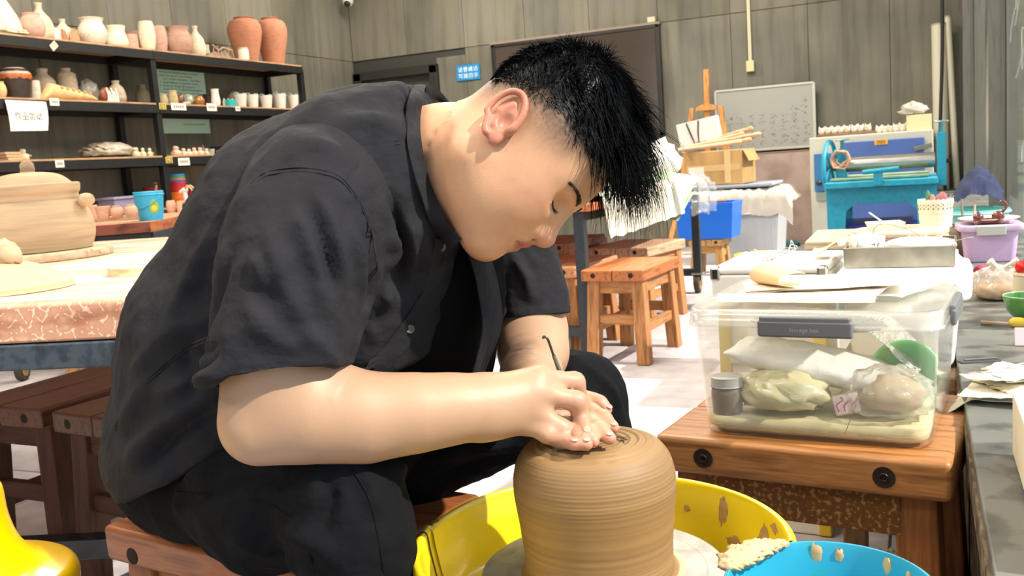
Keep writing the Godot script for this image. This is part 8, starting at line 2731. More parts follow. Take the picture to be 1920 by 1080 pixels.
func build_person() -> void:
	var t := thing("person", "seated man in black shirt and trousers bending over the clay pot, tool in hand", "person", Vector3(P(420, 900, 1.36).x, 0.43, P(420, 900, 1.36).z))
	t.position = Vector3.ZERO
	# ---------------- trousers
	var leg := SDF.new()
	leg.chain([P(385, 872, 1.34), P(505, 935, 1.205), P(645, 922, 1.095), P(668, 1010, 1.085), P(690, 1250, 1.09), P(690, 1450, 1.12)], [0.098, 0.084, 0.056, 0.056, 0.058, 0.06], 0.05)
	leg.chain([P(440, 850, 1.47), P(760, 838, 1.47), P(1080, 748, 1.46), P(1108, 850, 1.47), P(1125, 1200, 1.5), P(1120, 1320, 1.5)], [0.1, 0.084, 0.066, 0.058, 0.055, 0.056], 0.05)
	leg.ell(P(400, 860, 1.40), Vector3(0.13, 0.1, 0.15), 0.05)
	var tr := Hide.new()
	tr.add(leg.mesh(0.0065))
	tr.normals()
	rumple(tr, 0.006, 12.0, 4)
	tr.normals()
	var tf := finder([tr])
	var runs := []
	for r in [[[[315, 880], [400, 832], [470, 830]], 0.010, 0.007], [[[330, 915], [430, 860], [520, 850]], 0.009, 0.006], [[[340, 940], [480, 900], [560, 900]], 0.010, -0.005], [[[590, 1000], [620, 930], [600, 880]], 0.010, -0.006], [[[520, 1000], [580, 1010], [640, 1060]], 0.012, 0.006], [[[720, 890], [840, 850], [980, 830]], 0.010, 0.006], [[[760, 930], [880, 880], [990, 850]], 0.012, -0.006], [[[1120, 700], [1150, 740], [1170, 800]], 0.010, 0.004], [[[640, 860], [690, 900], [712, 980]], 0.012, 0.004], [[[430, 1000], [520, 1040], [560, 1075]], 0.012, 0.006]]:
		runs.append([on_skin(tf, dense(r[0], 20.0)), r[1], r[2]])
	crease(tr, runs)
	tr.normals()
	var pm := M(hx("141518"), 0.88, {"spec": 0.2, "rim": 0.03, "tex": nz(0.02, [0.0, gy(0.9), 1.0, gy(1.1)], 3, 4, 3), "scale": Vector3(3, 3, 3), "bump": nz(0.016, [0.0, gy(0), 0.5, gy(0.5), 1.0, gy(1)], 3, 5, 36), "bs": 0.5})
	var tp := part("trousers", tr.mesh(), pm, t)
	tf = finder([tr])
	for sl in [[[330, 922], [420, 930], [490, 940], [535, 965], [570, 1010], [590, 1075]], [[600, 846], [650, 870], [690, 930], [708, 1000], [720, 1076]]]:
		var g := G.new()
		g.tube(on_skin(tf, dense(sl, 10.0), 0.0005), 0.0009, 6)
		part("seam", g, pm, tp)
	# ---------------- shirt
	var torso := SDF.new()
	var st := [[392, 835, 1.36, 0.145], [452, 640, 1.34, 0.148], [575, 432, 1.30, 0.140], [705, 335, 1.265, 0.110], [800, 285, 1.23, 0.076]]
	for off in [-0.07, 0.09]:
		var ps := []
		var rs := []
		for i in 5:
			var k: float = off * (1.0 if i < 4 else 0.6)
			ps.append(P(st[i][0] - k * 60.0, st[i][1] + (k * 10.0 if i > 1 else 0.0), st[i][2] + k))
			rs.append(st[i][3] * 0.97)
		torso.chain(ps, rs, 0.06)
	torso.chain([P(735, 420, 1.215), P(655, 585, 1.25), P(540, 735, 1.30)], [0.092, 0.118, 0.13], 0.05)
	torso.chain([P(885, 410, 1.37), P(908, 560, 1.36), P(893, 690, 1.33)], [0.05, 0.030, 0.016], 0.03)
	torso.cap(P(880, 360, 1.40), P(700, 330, 1.36), 0.07, 0.1, 0.05)
	torso.cap(P(640, 335, 1.15), P(720, 320, 1.18), 0.078, 0.085, 0.05)
	torso.cut_p = P(240, 935, 1.3)
	torso.cut_n = cb * Vector3(0.43, -0.90, 0.0)
	torso.cut2_p = P(832, 300, 1.24)
	torso.cut2_n = (P(797, 163, 1.245) - P(868, 452, 1.2)).cross(P(884, 330, 1.38) - P(786, 255, 1.14)).normalized()
	if torso.cut2_n.dot(cb.x) < 0.0:
		torso.cut2_n = -torso.cut2_n
	var sh := Hide.new()
	sh.add(torso.mesh(0.0062))
	var cent := [[655, 340, 1.175], [602, 385, 1.115], [566, 480, 1.075], [540, 590, 1.058], [519, 704, 1.050]]
	add_sleeve(sh, cent, [0.088, 0.096, 0.092, 0.086, 0.0835], Vector3(0.34, -0.93, 0.12), 1)
	add_sleeve(sh, [[890, 400, 1.38], [945, 450, 1.40], [980, 515, 1.405], [995, 592, 1.40]], [0.06, 0.068, 0.062, 0.057], Vector3(0.0, -1.0, 0.0), 2)
	sh.normals()
	rumple(sh, 0.005, 13.0, 8)
	sh.normals()
	var sf := finder([sh])
	runs = []
	for r in [[[[476, 478], [495, 520], [511, 552]], 0.008, 0.005], [[[600, 372], [628, 450], [650, 545]], 0.009, 0.006], [[[560, 400], [590, 490], [610, 600]], 0.009, 0.005], [[[500, 430], [530, 520], [570, 610]], 0.010, 0.005], [[[575, 380], [605, 470], [628, 560]], 0.007, -0.005], [[[655, 420], [672, 480], [680, 560]], 0.008, 0.005], [[[455, 560], [500, 620], [560, 660]], 0.010, 0.004], [[[640, 690], [600, 650], [560, 600]], 0.009, 0.004],
			[[[715, 380], [735, 470], [725, 560], [690, 640]], 0.010, 0.007], [[[745, 360], [770, 450], [765, 530]], 0.009, 0.006], [[[735, 400], [752, 480], [745, 560]], 0.007, -0.006], [[[700, 480], [700, 560], [672, 640]], 0.008, -0.006], [[[790, 420], [800, 500], [780, 570]], 0.009, 0.005], [[[640, 235], [690, 225], [750, 235]], 0.012, 0.003], [[[560, 260], [620, 280], [670, 300]], 0.012, 0.004],
			[[[400, 440], [350, 540], [300, 640]], 0.014, 0.005], [[[430, 480], [390, 580], [330, 680]], 0.012, -0.005], [[[250, 700], [300, 640], [380, 600]], 0.012, 0.004], [[[240, 870], [300, 800], [400, 740]], 0.013, 0.007], [[[270, 880], [340, 800], [420, 770]], 0.010, -0.007], [[[300, 740], [360, 715], [430, 700]], 0.010, 0.006], [[[330, 690], [390, 670], [420, 640]], 0.010, -0.006], [[[230, 800], [260, 740], [290, 700]], 0.012, 0.004],
			[[[905, 500], [915, 580], [900, 660]], 0.008, 0.004], [[[960, 480], [985, 520], [1000, 570]], 0.008, 0.004]]:
		runs.append([on_skin(sf, dense(r[0], 20.0)), r[1], r[2]])
	crease(sh, runs)
	sh.relax(1, 0.3)
	sh.normals()
	var shm := M(hx("252529"), 0.85, {"spec": 0.3, "rim": 0.04, "tex": nz(0.012, [0.0, Color(0.86, 0.86, 0.88), 1.0, Color(1.12, 1.12, 1.12)], 3, 5, 13), "scale": Vector3(3, 3, 3), "bump": nz(0.016, [0.0, gy(0), 0.5, gy(0.5), 1.0, gy(1)], 3, 5, 35), "bs": 0.55})
	var sp := part("shirt", sh.mesh(), shm, t)
	sf = finder([sh])
	# stitched seams
	for sl in [[[778, 262], [740, 264], [712, 270], [690, 286], [668, 306], [648, 330]], [[470, 345], [492, 326], [520, 318], [560, 314], [600, 318], [636, 330], [662, 358], [686, 400], [700, 445], [708, 500]], [[214, 800], [250, 740], [300, 690], [350, 650], [392, 632]]]:
		for k in 2:
			var sft := []
			for q in dense(sl, 9.0):
				sft.append([q[0], q[1] + 7.0 * k])
			var g := G.new()
			g.tube(on_skin(sf, sft, 0.0004), 0.0008, 6)
			part("seam", g, shm, sp)
	# the front edge with its band and buttons
	var edge := [[862, 448], [852, 500], [842, 540], [812, 590], [775, 640], [730, 690], [692, 722]]
	var rows := []
	for k in 5:
		var row := PackedVector3Array()
		for q in dense(edge, 14.0):
			var xx: float = q[0] - 4.0 - 11.0 * k
			var d: float = sf.depth(xx, q[1])
			if d < 0.0:
				d = sf.depth(xx - 25.0, q[1])
			row.push_back(P(xx, q[1], d - (0.0025 if k < 4 else 0.0005)))
		rows.append(row)
	var bg := G.new()
	bg.sheet(rows, 0.002)
	part("placket", bg, shm, sp)
	for q in [[828, 463], [769, 617]]:
		var p0 := P(q[0], q[1], sf.depth(q[0], q[1]) - 0.006)
		var b := Basis(cb.x, cb.z, -cb.y) * Basis(Vector3.RIGHT, 0.15)
		var g := G.new()
		g.lathe(smooth([Vector2(0, 0.0005), Vector2(0.003, 0.0006), Vector2(0.0042, 0.0016), Vector2(0.0052, 0.0014), Vector2(0.0054, 0.0), Vector2(0.005, -0.002)], 3), 22, Transform3D(b, p0))
		var bt := part("button", g, M(hx("6f6a60"), 0.3), sp)
		var hg := G.new()
		for s in [-1.0, 1.0]:
			hg.rod(p0 + cb.x * 0.0012 * s + cb.z * 0.0007, p0 + cb.x * 0.0012 * s + cb.z * 0.0012, 0.0005, -1, 6)
		part("thread", hg, M(hx("1d1d1f"), 0.8), bt).set_meta("kind", "stuff")
	# ---------------- undershirt
	var te := SDF.new()
	te.chain([P(820, 420, 1.25), P(800, 540, 1.30), P(760, 650, 1.34), P(640, 800, 1.38)], [0.075, 0.10, 0.115, 0.12], 0.05)
	te.chain([P(830, 430, 1.29), P(825, 560, 1.36), P(800, 690, 1.38)], [0.05, 0.05, 0.06], 0.05)
	var ts := Hide.new()
	ts.add(te.mesh(0.008))
	ts.normals()
	rumple(ts, 0.005, 11.0, 6)
	ts.normals()
	part("undershirt", ts.mesh(), M(hx("101013"), 0.9, {"spec": 0.2}), t)
	var bs := build_body(t)
	var cf := finder([sh, bs])
	var fe := [[874, 462], [890, 510], [900, 560], [906, 610], [898, 660], [884, 712]]
	var frows := []
	for k in 6:
		var row := PackedVector3Array()
		for q in dense(fe, 14.0):
			var f := k / 5.0
			row.push_back(P(q[0] + 40.0 * f * (1.0 - 0.5 * smoothstep(560.0, 712.0, q[1])), q[1] + 3.0 * f, 1.165 + 0.06 * f - 0.012 * sin(f * PI)))
		frows.append(row)
	var fg := G.new()
	fg.sheet(frows, 0.002)
	part("placket", fg, shm, sp)
	# stand collar, lying on the neck
	var inner := [[797, 163], [790, 185], [785, 215], [786, 258], [793, 305], [806, 352], [828, 400], [850, 430], [866, 448]]
	var outer := [[778, 164], [766, 184], [761, 215], [763, 262], [771, 312], [785, 362], [806, 412], [830, 446], [850, 466]]
	for q in inner + outer:
		var d := cf.depth(q[0], q[1])
		q.append((d if d > 0.0 else 1.2) - 0.006)
	inner[0][2] = 1.225
	outer[0][2] = 1.215
	add_band(inner, outer, shm, sp)
	add_band([[866, 448, 1.19], [878, 462, 1.26], [886, 440, 1.33], [892, 380, 1.37], [884, 300, 1.36], [866, 235, 1.34], [848, 200, 1.32], [826, 172, 1.29], [800, 160, 1.25]], [[866, 470, 1.2], [884, 490, 1.27], [900, 470, 1.345], [908, 400, 1.39], [896, 300, 1.38], [874, 240, 1.36], [850, 215, 1.33], [822, 190, 1.30], [800, 182, 1.26]], shm, sp)

func add_sleeve(s: Hide, c: Array, r: Array, hem_dir: Vector3, sd: int) -> void:
	var pts := PackedVector3Array()
	for q in c:
		pts.push_back(P(q[0], q[1], q[2]))
	var n := 64
	var seg := 132
	var rows := []
	var side := cb.x
	for i in n + 8:
		var inner := i >= n
		var f := float(mini(i, n - 1)) / (n - 1)
		if inner:
			f = 1.0 - 0.02 * (i - n)
		var u := f * (pts.size() - 1)
		var k := mini(int(u), pts.size() - 2)
		var p := pts[k].cubic_interpolate(pts[k + 1], pts[maxi(k - 1, 0)], pts[mini(k + 2, pts.size() - 1)], u - k)
		var q := pts[k].cubic_interpolate(pts[k + 1], pts[maxi(k - 1, 0)], pts[mini(k + 2, pts.size() - 1)], u - k + 0.02)
		var d := (q - p).normalized()
		if f > 0.8:
			d = d.lerp((cb * hem_dir).normalized(), (f - 0.8) * 5.0 * 0.6).normalized()
		var ex := (side - d * side.dot(d)).normalized()
		var ey := d.cross(ex)
		var rad := lerpf(r[k], r[k + 1], u - k)
		if inner:
			rad -= 0.003 + 0.0008 * (i - n)
		elif f < 0.001:
			rad *= 0.6
		elif f > 0.93:
			rad += 0.0012
		var row := PackedVector3Array()
		for j in seg:
			var an := TAU * j / seg
			var w := 1.0 + f * 0.022 * sin(an * 5.0 + sd * 2.0 + f * 2.0) + f * 0.014 * sin(an * 9.0 + sd)
			row.push_back(p + (ex * cos(an) + ey * sin(an)) * rad * w)
		rows.append(row)
	s.add_grid(rows, true, false)
func add_band(a: Array, b: Array, m: Material, parent: Node) -> void:
	var pa := PackedVector3Array()
	var pb := PackedVector3Array()
	for q in a:
		pa.push_back(P(q[0], q[1], q[2]))
	for q in b:
		pb.push_back(P(q[0], q[1], q[2]))
	pa = spline(pa, 5)
	pb = spline(pb, 5)
	var rows := []
	for k in 5:
		var row := PackedVector3Array()
		for i in pa.size():
			var f := k / 4.0
			row.push_back(pa[i].lerp(pb[i], f) + cb.z * 0.004 * sin(f * PI))
		rows.append(row)
	var g := G.new()
	g.sheet(rows, 0.003)
	part("collar_band", g, m, parent)

var hxf := Transform3D.IDENTITY
func build_body(t: Node3D) -> Hide:
	# head frame: x to the man's left (away from the camera), y to his crown, z where he faces
	var tt := deg_to_rad(54.0)
	var zf := Vector3(cos(tt), -sin(tt), 0.0)
	var up := Vector3(sin(tt), cos(tt), 0.0)
	var hb := Basis(up.cross(zf), up, zf)
	hb = hb * Basis(Vector3.UP, deg_to_rad(-9.0))
	var hs := 1.04
	hxf = Transform3D((cb * hb).scaled(Vector3.ONE * hs) if false else (cb * hb) * Basis.from_scale(Vector3.ONE * hs), P(981, 277, 1.135))
	var hd := SDF.new()
	hd.sym = true
	hd.xf = hxf
	hd.ell(Vector3(0, 0.045, -0.002), Vector3(0.076, 0.092, 0.084), 0.02)
	hd.ell(Vector3(0, 0.02, 0.02), Vector3(0.070, 0.07, 0.074), 0.03)
	hd.ell(Vector3(0.026, -0.035, 0.036), Vector3(0.042, 0.054, 0.046), 0.03)
	hd.ell(Vector3(0, -0.045, 0.035), Vector3(0.05, 0.07, 0.055), 0.03)
	hd.cap(Vector3(0.046, -0.055, -0.012), Vector3(0.012, -0.098, 0.058), 0.026, 0.019, 0.03)
	hd.ell(Vector3(0, -0.102, 0.062), Vector3(0.024, 0.017, 0.02), 0.02)
	hd.cap(Vector3(0.010, 0.012, 0.074), Vector3(0.042, 0.012, 0.058), 0.010, 0.010, 0.02)
	hd.cap(Vector3(0.0, 0.004, 0.077), Vector3(0.0, -0.040, 0.098), 0.0088, 0.0125, 0.014)
	hd.ell(Vector3(0.0, -0.0425, 0.099), Vector3(0.0135, 0.0118, 0.0132), 0.008)
	hd.ell(Vector3(0.014, -0.0455, 0.0895), Vector3(0.009, 0.0088, 0.0115), 0.006)
	hd.ell(Vector3(0.030, -0.008, 0.089), Vector3(0.015, 0.008, 0.011), 0.014, Basis.IDENTITY, true)
	hd.ell(Vector3(0.029, -0.011, 0.064), Vector3(0.0165, 0.0125, 0.0145), 0.006)
	hd.ell(Vector3(0.0, -0.064, 0.080), Vector3(0.026, 0.016, 0.014), 0.012)
	hd.ell(Vector3(0.006, -0.063, 0.0885), Vector3(0.013, 0.0058, 0.0085), 0.005)
	hd.ell(Vector3(0.0, -0.0765, 0.0850), Vector3(0.017, 0.0068, 0.0088), 0.005)
	hd.cap(Vector3(0.0, -0.0700, 0.0985), Vector3(0.022, -0.0712, 0.084), 0.0014, 0.0012, 0.003, true)
	hd.ell(Vector3(0.0085, -0.0535, 0.0935), Vector3(0.0042, 0.003, 0.005), 0.003, Basis.IDENTITY, true)
	var il := hxf.affine_inverse()
	var first := hd.a.size()
	hd.chain([il * P(772, 335, 1.245), il * P(830, 318, 1.21), il * P(925, 285, 1.15)], [0.083, 0.070, 0.060], 0.045)
	hd.cap(il * P(862, 368, 1.195), il * P(925, 350, 1.15), 0.044, 0.048, 0.04)
	for k in range(first, hd.a.size()):
		hd.lone[k] = 1
	var skin := Hide.new()
	var hm := hd.mesh(0.0032)
	var n0 := skin.v.size()
	skin.add(hm)
	var n1 := skin.v.size()
	# neck and shoulders under the shirt, arms
	var nk := SDF.new()
	nk.cap(P(720, 360, 1.27), P(755, 345, 1.26), 0.06, 0.05, 0.05)
	nk.cap(P(715, 365, 1.25), P(600, 390, 1.13), 0.068, 0.066, 0.05)
	nk.cap(P(720, 375, 1.28), P(930, 430, 1.41), 0.055, 0.055, 0.05)
	skin.add(nk.mesh(0.0062))
	var n2 := skin.v.size()
	# near hand
	var top_h := 0.605
	var hn := SDF.new()
	var W := P(905, 763, 1.078)
	var mi := P(1008, 710, 1.098)
	var mm := P(1004, 736, 1.086)
	var mr := P(994, 764, 1.084)
	var ml := P(982, 793, 1.088)
	hn.chain([P(600, 390, 1.13), P(545, 600, 1.06), P(515, 700, 1.052), P(490, 792, 1.047)], [0.07, 0.057, 0.052, 0.039], 0.03)
	hn.chain([P(490, 795, 1.047), P(590, 776, 1.05), P(690, 782, 1.055), P(790, 773, 1.062), P(868, 764, 1.072), W], [0.038, 0.047, 0.043, 0.036, 0.030, 0.0275], 0.035)
	hn.cap(P(920, 745, 1.085), mi, 0.024, 0.0155, 0.022)
	hn.cap(P(918, 757, 1.080), mm, 0.024, 0.0148, 0.022)
	hn.cap(P(915, 770, 1.080), mr, 0.024, 0.0138, 0.022)
	hn.cap(P(912, 782, 1.084), ml, 0.022, 0.0128, 0.022)
	var tr_ := onY(1100, 833, top_h + 0.0075)
	var tl_ := onY(1077, 834, top_h + 0.007)
	var tm_ := onY(1100, 812, top_h + 0.014)
	var dr := tr_.distance_to(eye)
	hn.chain([mi, P(1078, 716, 1.120), P(1090, 756, 1.135), P(1098, 796, 1.145)], [0.0135, 0.0112, 0.0098, 0.0082], 0.008)
	hn.chain([mm, P(1081, 752, 1.095), P(1090, 786, 1.105), tm_], [0.0135, 0.0112, 0.0096, 0.0080], 0.008)
	hn.chain([mr, P(1054, 804, 1.085), P(1080, 820, 1.095), tr_], [0.0128, 0.0105, 0.0093, 0.0078], 0.008)
	hn.chain([ml, P(1026, 815, 1.078), P(1052, 827, 1.086), tl_], [0.0115, 0.0094, 0.0084, 0.0072], 0.008)
	hn.chain([P(935, 772, 1.108), P(1000, 776, 1.128), P(1052, 786, 1.136), P(1092, 806, 1.142)], [0.018, 0.0132, 0.0120, 0.0095], 0.012)
	skin.add(hn.mesh(0.0033))
	var n3 := skin.v.size()
	# far hand, palm down on the pot
	var hf := SDF.new()
	var fb := [[1138, 768, 0.012, 0.0076, 1075, 744, 1.195, 1108, 752], [1150, 802, 0.008, 0.0080, 1068, 752, 1.180, 1110, 773], [1143, 822, 0.007, 0.0082, 1060, 764, 1.168, 1104, 795], [1112, 828, 0.007, 0.0080, 1052, 778, 1.155, 1085, 806]]
	hf.chain([P(930, 420, 1.40), P(985, 540, 1.41), P(998, 620, 1.41), P(1000, 660, 1.36), P(996, 705, 1.27), P(1008, 735, 1.2), P(1018, 745, 1.185)], [0.05, 0.045, 0.047, 0.045, 0.036, 0.0285, 0.027], 0.03)
	for r in fb:
		var tip := onY(r[0], r[1], top_h + r[2])
		var base := P(r[4], r[5], r[6])
		var td := to_px(tip).z
		hf.cap(P(1018, 748, 1.18), base, 0.022, 0.0132, 0.02)
		var mid := P(r[7], r[8], lerpf(r[6], td, 0.5))
		hf.chain([base, mid, mid.lerp(tip, 0.55) + Vector3(0, 0.003, 0), tip], [0.0118, 0.0102, 0.0092, r[3]], 0.008)
	hf.chain([P(1022, 764, 1.165), P(1052, 792, 1.145), onY(1085, 822, top_h + 0.009)], [0.017, 0.0125, 0.0085], 0.012)
	skin.add(hf.mesh(0.0033))
	var n4 := skin.v.size()
	# ears
	for s in [-1.0, 1.0]:
		var er := SDF.new()
		er.xf = hxf * Transform3D(Basis(Vector3.UP, 0.30 * s) * Basis(Vector3.RIGHT, -0.36), Vector3(0.0745 * s, -0.004, -0.014))
		var hel := []
		var hr := []
		for k in 25:
			var an := lerpf(-0.5, 4.35, k / 24.0)
			var ry := 0.029 if sin(an) > 0.0 else 0.030
			hel.append(Vector3(0.006 * s + 0.005 * s * sin(an * 0.5), 0.003 + sin(an) * ry, cos(an) * 0.0195 * (1.0 if sin(an) > -0.3 else 0.72) - 0.003))
			hr.append(0.0036 + 0.0006 * smoothstep(16.0, 24.0, k))
		er.chain(hel, hr, 0.0006)
		er.ell(Vector3(0.002 * s, 0.002, -0.003), Vector3(0.0034, 0.027, 0.0175), 0.006)
		er.chain([Vector3(0.0065 * s, 0.018, -0.002), Vector3(0.0075 * s, 0.004, -0.0105), Vector3(0.0065 * s, -0.012, -0.006), Vector3(0.0055 * s, -0.017, 0.002)], [0.0026, 0.0034, 0.0032, 0.0026], 0.005)
		er.ell(Vector3(0.0045 * s, -0.025, 0.003), Vector3(0.0055, 0.009, 0.0075), 0.006)
		er.ell(Vector3(0.0045 * s, -0.007, 0.012), Vector3(0.0045, 0.006, 0.0038), 0.006)
		er.ell(Vector3(-0.002 * s, 0.0, -0.002), Vector3(0.007, 0.024, 0.014), 0.008)
		er.ell(Vector3(0.0075 * s, -0.004, 0.003), Vector3(0.0055, 0.009, 0.0065), 0.004, Basis.IDENTITY, true)
		skin.add(er.mesh(0.0017))
	var n5 := skin.v.size()
	skin.relax(2, 0.35)
	skin.normals()
	# colour of the skin itself
	var base := lin("d6a581")
	var arm := lin("b49378")
	var red := lin("b85f50")
	var ns := FastNoiseLite.new()
	ns.frequency = 60.0
	ns.fractal_octaves = 3
	var fine := FastNoiseLite.new()
	fine.frequency = 420.0
	var iv := hxf.affine_inverse()
	for i in skin.v.size():
		var p := skin.v[i]
		var c := base.lerp(arm, 0.0 if i < n1 else 1.0)
		c = c.lerp(lin("c08e6c"), 0.35 * (ns.get_noise_3dv(p) * 0.5 + 0.5))
		if i < n1 or (i < n2 and i >= n1):
			var q := iv * p
			var ax := absf(q.x)
			if i < n1:
				var chk := exp(-(Vector3(ax, q.y, q.z) - Vector3(0.045, -0.035, 0.062)).length_squared() / 0.0009)
				c = c.lerp(lin("cc8a70"), 0.4 * chk)
				var nose := exp(-(Vector3(ax, q.y, q.z) - Vector3(0.0, -0.043, 0.106)).length_squared() / 0.00035)
				c = c.lerp(lin("c57c6c"), 0.6 * nose)
				var lipd := Vector2((q.y + 0.0695) / 0.0125, ax / 0.0225).length()
				if q.z > 0.078:
					c = c.lerp(lin("a85950"), smoothstep(1.08, 0.72, lipd) * 0.85)
			# clipped hair: none at the nape line, dark towards the crown
			var edge := hair_edge(q)
			var dy := q.y - edge
			if q.z < 0.078 and dy > -0.06 and q.y > -0.035:
				var f := smoothstep(-0.056, 0.0, dy) * smoothstep(0.074, 0.05, q.z)
				var sp := 0.5 + 0.5 * fine.get_noise_3dv(p)
				c = c.lerp(lin("3f342d"), clampf(f * (0.55 + 0.6 * sp), 0.0, 0.9))
			if dy > 0.0 and q.y > 0.0:
				c = c.lerp(lin("1c1816"), smoothstep(0.0, 0.012, dy))
		elif i < n4:
			# redder fingertips and knuckles
			var tipd := 1e9
			for k in [tr_, tl_, tm_]:
				tipd = minf(tipd, p.distance_squared_to(k))
			for r in fb:
				tipd = minf(tipd, p.distance_squared_to(onY(r[0], r[1], top_h + r[2])))
			c = c.lerp(lin("cf8571"), 0.55 * exp(-tipd / 0.0004))
			for k in [mm, P(1081, 752, 1.095), P(1078, 716, 1.12), P(1026, 815, 1.078), P(1054, 804, 1.085)]:
				c = c.lerp(lin("c47f69"), 0.35 * exp(-p.distance_squared_to(k) / 0.00022))
		else:
			c = c.lerp(red, 0.55)
		skin.c[i] = c
	var sm := M(Color.WHITE, 0.48, {"vc": true, "sss": 0.12, "bump": nz(0.15, [0.0, gy(0), 1.0, gy(1)], 3, 3, 3), "bs": 0.02, "scale": Vector3(12, 12, 12)})
	part("body", skin.mesh(), sm, t)
	# finger nails
	for r in [[tr_, P(1080, 820, 1.095)], [tl_, P(1052, 827, 1.086)], [onY(1138, 768, top_h + 0.012), P(1108, 752, 1.19)], [onY(1150, 802, top_h + 0.008), P(1110, 773, 1.17)], [onY(1143, 822, top_h + 0.007), P(1104, 795, 1.16)], [tm_, P(1090, 786, 1.105)]]:
		var d: Vector3 = (r[0] - r[1]).normalized()
		var upv: Vector3 = (Vector3.UP - d * Vector3.UP.dot(d)).normalized()
		var nb := Basis(d, upv, d.cross(upv))
		var g := G.new()
		g.ell(r[0] + d * 0.0022 + upv * 0.0061, Vector3(0.0056, 0.0011, 0.0046), 14, nb * Basis(Vector3.FORWARD, 0.22))
		part("nail", g, M(hx("cf9c88"), 0.35), t)
	# eye slits with lashes, brows
	for s in [-1.0, 1.0]:
		var g := G.new()
		var lp := PackedVector3Array()
		for k in 9:
			var f := k / 8.0
			var x := lerpf(0.016, 0.0415, f)
			lp.push_back(hxf * (surf(hd, Vector3(x * s, -0.0145 - 0.0028 * sin(f * PI) + 0.0015 * f, 0.12), Vector3(0, 0, -1)) + Vector3(0, 0, 0.0003)))
		g.tube(lp, [0.0004, 0.0009, 0.0012, 0.0013, 0.0014, 0.0014, 0.0013, 0.0011, 0.0006], 6)
		for k in 14:
			var f := 0.15 + 0.85 * k / 13.0
			var u := f * 8.0
			var a := lp[int(minf(u, 7.0))].lerp(lp[int(minf(u, 7.0)) + 1], u - int(minf(u, 7.0)))
			var dir := hxf.basis * Vector3(0.2 * s * f, -0.55, 0.75)
			g.tube(PackedVector3Array([a, a + dir.normalized() * 0.003, a + dir.normalized() * 0.0058 + hxf.basis * Vector3(0, 0.0012, 0.0)]), [0.0003, 0.0002, 0.00008], 4)
		part("eyelash", g, M(hx("1d1512"), 0.6), t)
		var bgm := G.new()
		rng.seed = 40 + int(s)
		for k in 220:
			var f := rng.randf()
			var x := lerpf(0.013, 0.053, f)
			var yy := 0.0085 + 0.006 * sin(f * 2.4) + rng.randf_range(-0.0032, 0.0032) * (1.0 - 0.55 * f)
			var root := surf(hd, Vector3(x * s, yy, 0.12), Vector3(0.0, 0, -1))
			var dir := Vector3(s * 0.9, 0.35 - 0.7 * f, 0.08) * 0.007
			bgm.tube(PackedVector3Array([hxf * root, hxf * (root + dir * 0.5 + Vector3(0, 0, 0.0007)), hxf * (root + dir)]), [0.00035, 0.0003, 0.0001], 3, 1.0, false)
		part("eyebrow", bgm, M(hx("2a2019"), 0.7), t).set_meta("kind", "stuff")
	build_hair(t, hd)
	# the trimming tool in the hand
	var tool := thing("trimming_tool", "thin metal trimming tool with a hooked end held in the man's hand", "tool")
	var tg := G.new()
	var tpts := PackedVector3Array([P(1018, 635, 1.115), P(1020, 631, 1.115), P(1027, 636, 1.115), P(1033, 652, 1.118), P(1040, 672, 1.122), P(1050, 697, 1.126)])
	tg.tube(spline(tpts, 5), 0.0016, 8)
	part("hook", tg, M(hx("55504c"), 0.3, {"metal": 0.8}), tool)
	var tg2 := G.new()
	tg2.tube(PackedVector3Array([P(1038, 666, 1.121), P(1050, 697, 1.126), P(1075, 755, 1.138), P(1100, 815, 1.15)]), [0.0022, 0.003, 0.0032, 0.0028], 10)
	part("shank", tg2, M(hx("8f8c86"), 0.25, {"metal": 0.9}), tool)
	var tg3 := G.new()
	tg3.tube(spline(PackedVector3Array([P(1100, 815, 1.15), P(1104, 826, 1.15), P(1112, 830, 1.15), P(1116, 824, 1.152), P(1106, 815, 1.152)]), 4), 0.0013, 6)
	part("cutting_loop", tg3, M(hx("6a6661"), 0.3, {"metal": 0.9}), tool)
	return skin
# marches a ray in the head's frame to its surface
func surf(s: SDF, o: Vector3, d: Vector3) -> Vector3:
	var ids := PackedInt32Array(range(s.a.size()))
	var p := o
	for i in 30:
		var q := Vector3(absf(p.x), p.y, p.z)
		s.side = signf(p.x)
		var e := s.at(q, ids)
		p += d * e * 0.8
		if absf(e) < 0.0002:
			break
	return p
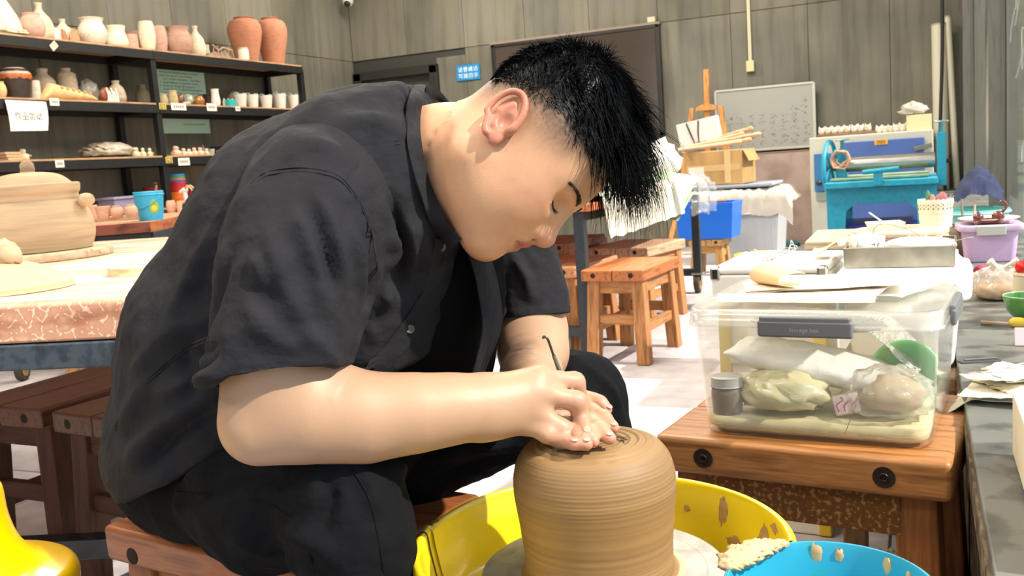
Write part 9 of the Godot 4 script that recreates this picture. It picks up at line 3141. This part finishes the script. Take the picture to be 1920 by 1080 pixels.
# height of the line above which the hair is long, around the head
func hair_edge(q: Vector3) -> float:
	if q.z < -0.02:
		return lerpf(0.046, 0.012, clampf((-0.02 - q.z) / 0.06, 0.0, 1.0))
	if q.z < 0.03:
		return lerpf(0.046, 0.045, clampf((q.z + 0.02) / 0.05, 0.0, 1.0))
	return lerpf(0.045, 0.062, clampf((q.z - 0.03) / 0.05, 0.0, 1.0))
func build_hair(t: Node3D, hd: SDF) -> void:
	var v := PackedVector3Array()
	var n := PackedVector3Array()
	var ix := PackedInt32Array()
	rng.seed = 77
	var gdir := (hxf.basis.inverse() * Vector3.DOWN).normalized()
	var cl := FastNoiseLite.new()
	cl.frequency = 34.0
	var cl2 := FastNoiseLite.new()
	cl2.frequency = 34.0
	cl2.seed = 9
	var made := 0
	var tries := 0
	while made < 9500 and tries < 90000:
		tries += 1
		var d := Vector3(rng.randfn(), rng.randfn(), rng.randfn()).normalized()
		if d.y < -0.6:
			continue
		var root := Vector3(0, 0.045, -0.002) + d * Vector3(0.0762, 0.0925, 0.0845)
		var over := root.y - hair_edge(root)
		var clipped := over < -0.004
		if over < -0.05 or (clipped and (rng.randf() > (over + 0.06) * 14.0 or root.z > 0.055 or (absf(root.x) > 0.05 and root.y < 0.03 and root.z < 0.0))) or (root.z > 0.06 and root.y < 0.066):
			continue
		made += 1
		var nrm := (d / Vector3(0.076, 0.092, 0.084)).normalized()
		# short at the edges and the nape, long on top and towards the forehead
		var topness := clampf(over / 0.05, 0.0, 1.0)
		var front := clampf((root.z + 0.03) / 0.1, 0.0, 1.0)
		var ln := lerpf(0.010, 0.025, topness) + 0.024 * front * topness
		if root.z < -0.02:
			ln *= lerpf(1.0, 0.6, clampf((-0.02 - root.z) / 0.04, 0.0, 1.0))
		if root.z > 0.045:
			ln += 0.018 * clampf((root.z - 0.045) / 0.03, 0.0, 1.0)
		if root.z > 0.05:
			ln += 0.045 * rng.randf()
		if root.z > 0.02:
			ln += 0.016 * clampf((root.z - 0.02) / 0.04, 0.0, 1.0)
		ln *= rng.randf_range(0.7, 1.25)
		if clipped:
			ln = rng.randf_range(0.0025, 0.006) * (1.0 + clampf(over + 0.03, 0.0, 0.03) * 30.0)
		var flow := Vector3(root.x * 3.0, -0.25, 0.75)
		if root.z < -0.02:
			flow = Vector3(root.x * 5.0, -0.7, 0.25)
		flow += Vector3(cl.get_noise_3dv(root), 0.6 * cl2.get_noise_3dv(root), cl.get_noise_3dv(root + Vector3(3, 0, 0))) * 1.5
		flow += Vector3(rng.randf_range(-1, 1), rng.randf_range(-1, 1), rng.randf_range(-1, 1)) * 0.22
		var dir := (nrm * lerpf(0.35, 0.6, topness) + (flow - nrm * flow.dot(nrm)) * 0.6).normalized()
		var pts := PackedVector3Array([root - nrm * 0.001])
		var steps := 6
		for k in steps:
			var p: Vector3 = pts[pts.size() - 1] + dir * ln / steps
			var e := p - Vector3(0, 0.045, -0.002)
			var rr := (e / Vector3(0.079, 0.095, 0.087)).length()
			if rr < 1.0:
				p = Vector3(0, 0.045, -0.002) + e / rr
			pts.push_back(p)
			dir = (dir + gdir * 0.16 * (0.4 + front) + flow * 0.10 - nrm * 0.10).normalized()
		var w := rng.randf_range(0.0005, 0.0009) * (0.45 if clipped else 1.0)
		var o := v.size()
		var sidev := dir.cross(nrm).normalized()
		for k in steps + 1:
			var tg := (pts[mini(k + 1, steps)] - pts[maxi(k - 1, 0)]).normalized()
			var bx := (sidev - tg * sidev.dot(tg)).normalized()
			var by := tg.cross(bx)
			var r := w * (1.0 - pow(float(k) / steps, 1.6) * 0.93)
			for j in 3:
				var an := TAU * j / 3
				var off := bx * cos(an) + by * sin(an) * 0.6
				v.push_back(hxf * (pts[k] + off * r))
				n.push_back((hxf.basis * off).normalized())
		for k in steps:
			for j in 3:
				var j2 := (j + 1) % 3
				var a := o + k * 3 + j
				var b := o + k * 3 + j2
				ix.append_array([a, b, b + 3, a, b + 3, a + 3])
	var s := Hide.new()
	s.v = v
	s.ix = ix
	s.nr = n
	s.c.resize(v.size())
	s.c.fill(Color.WHITE)
	var hp := part("hair", s.mesh(), M(hx("1e2228"), 0.46, {"spec": 0.45}), t)
	hp.set_meta("kind", "stuff")
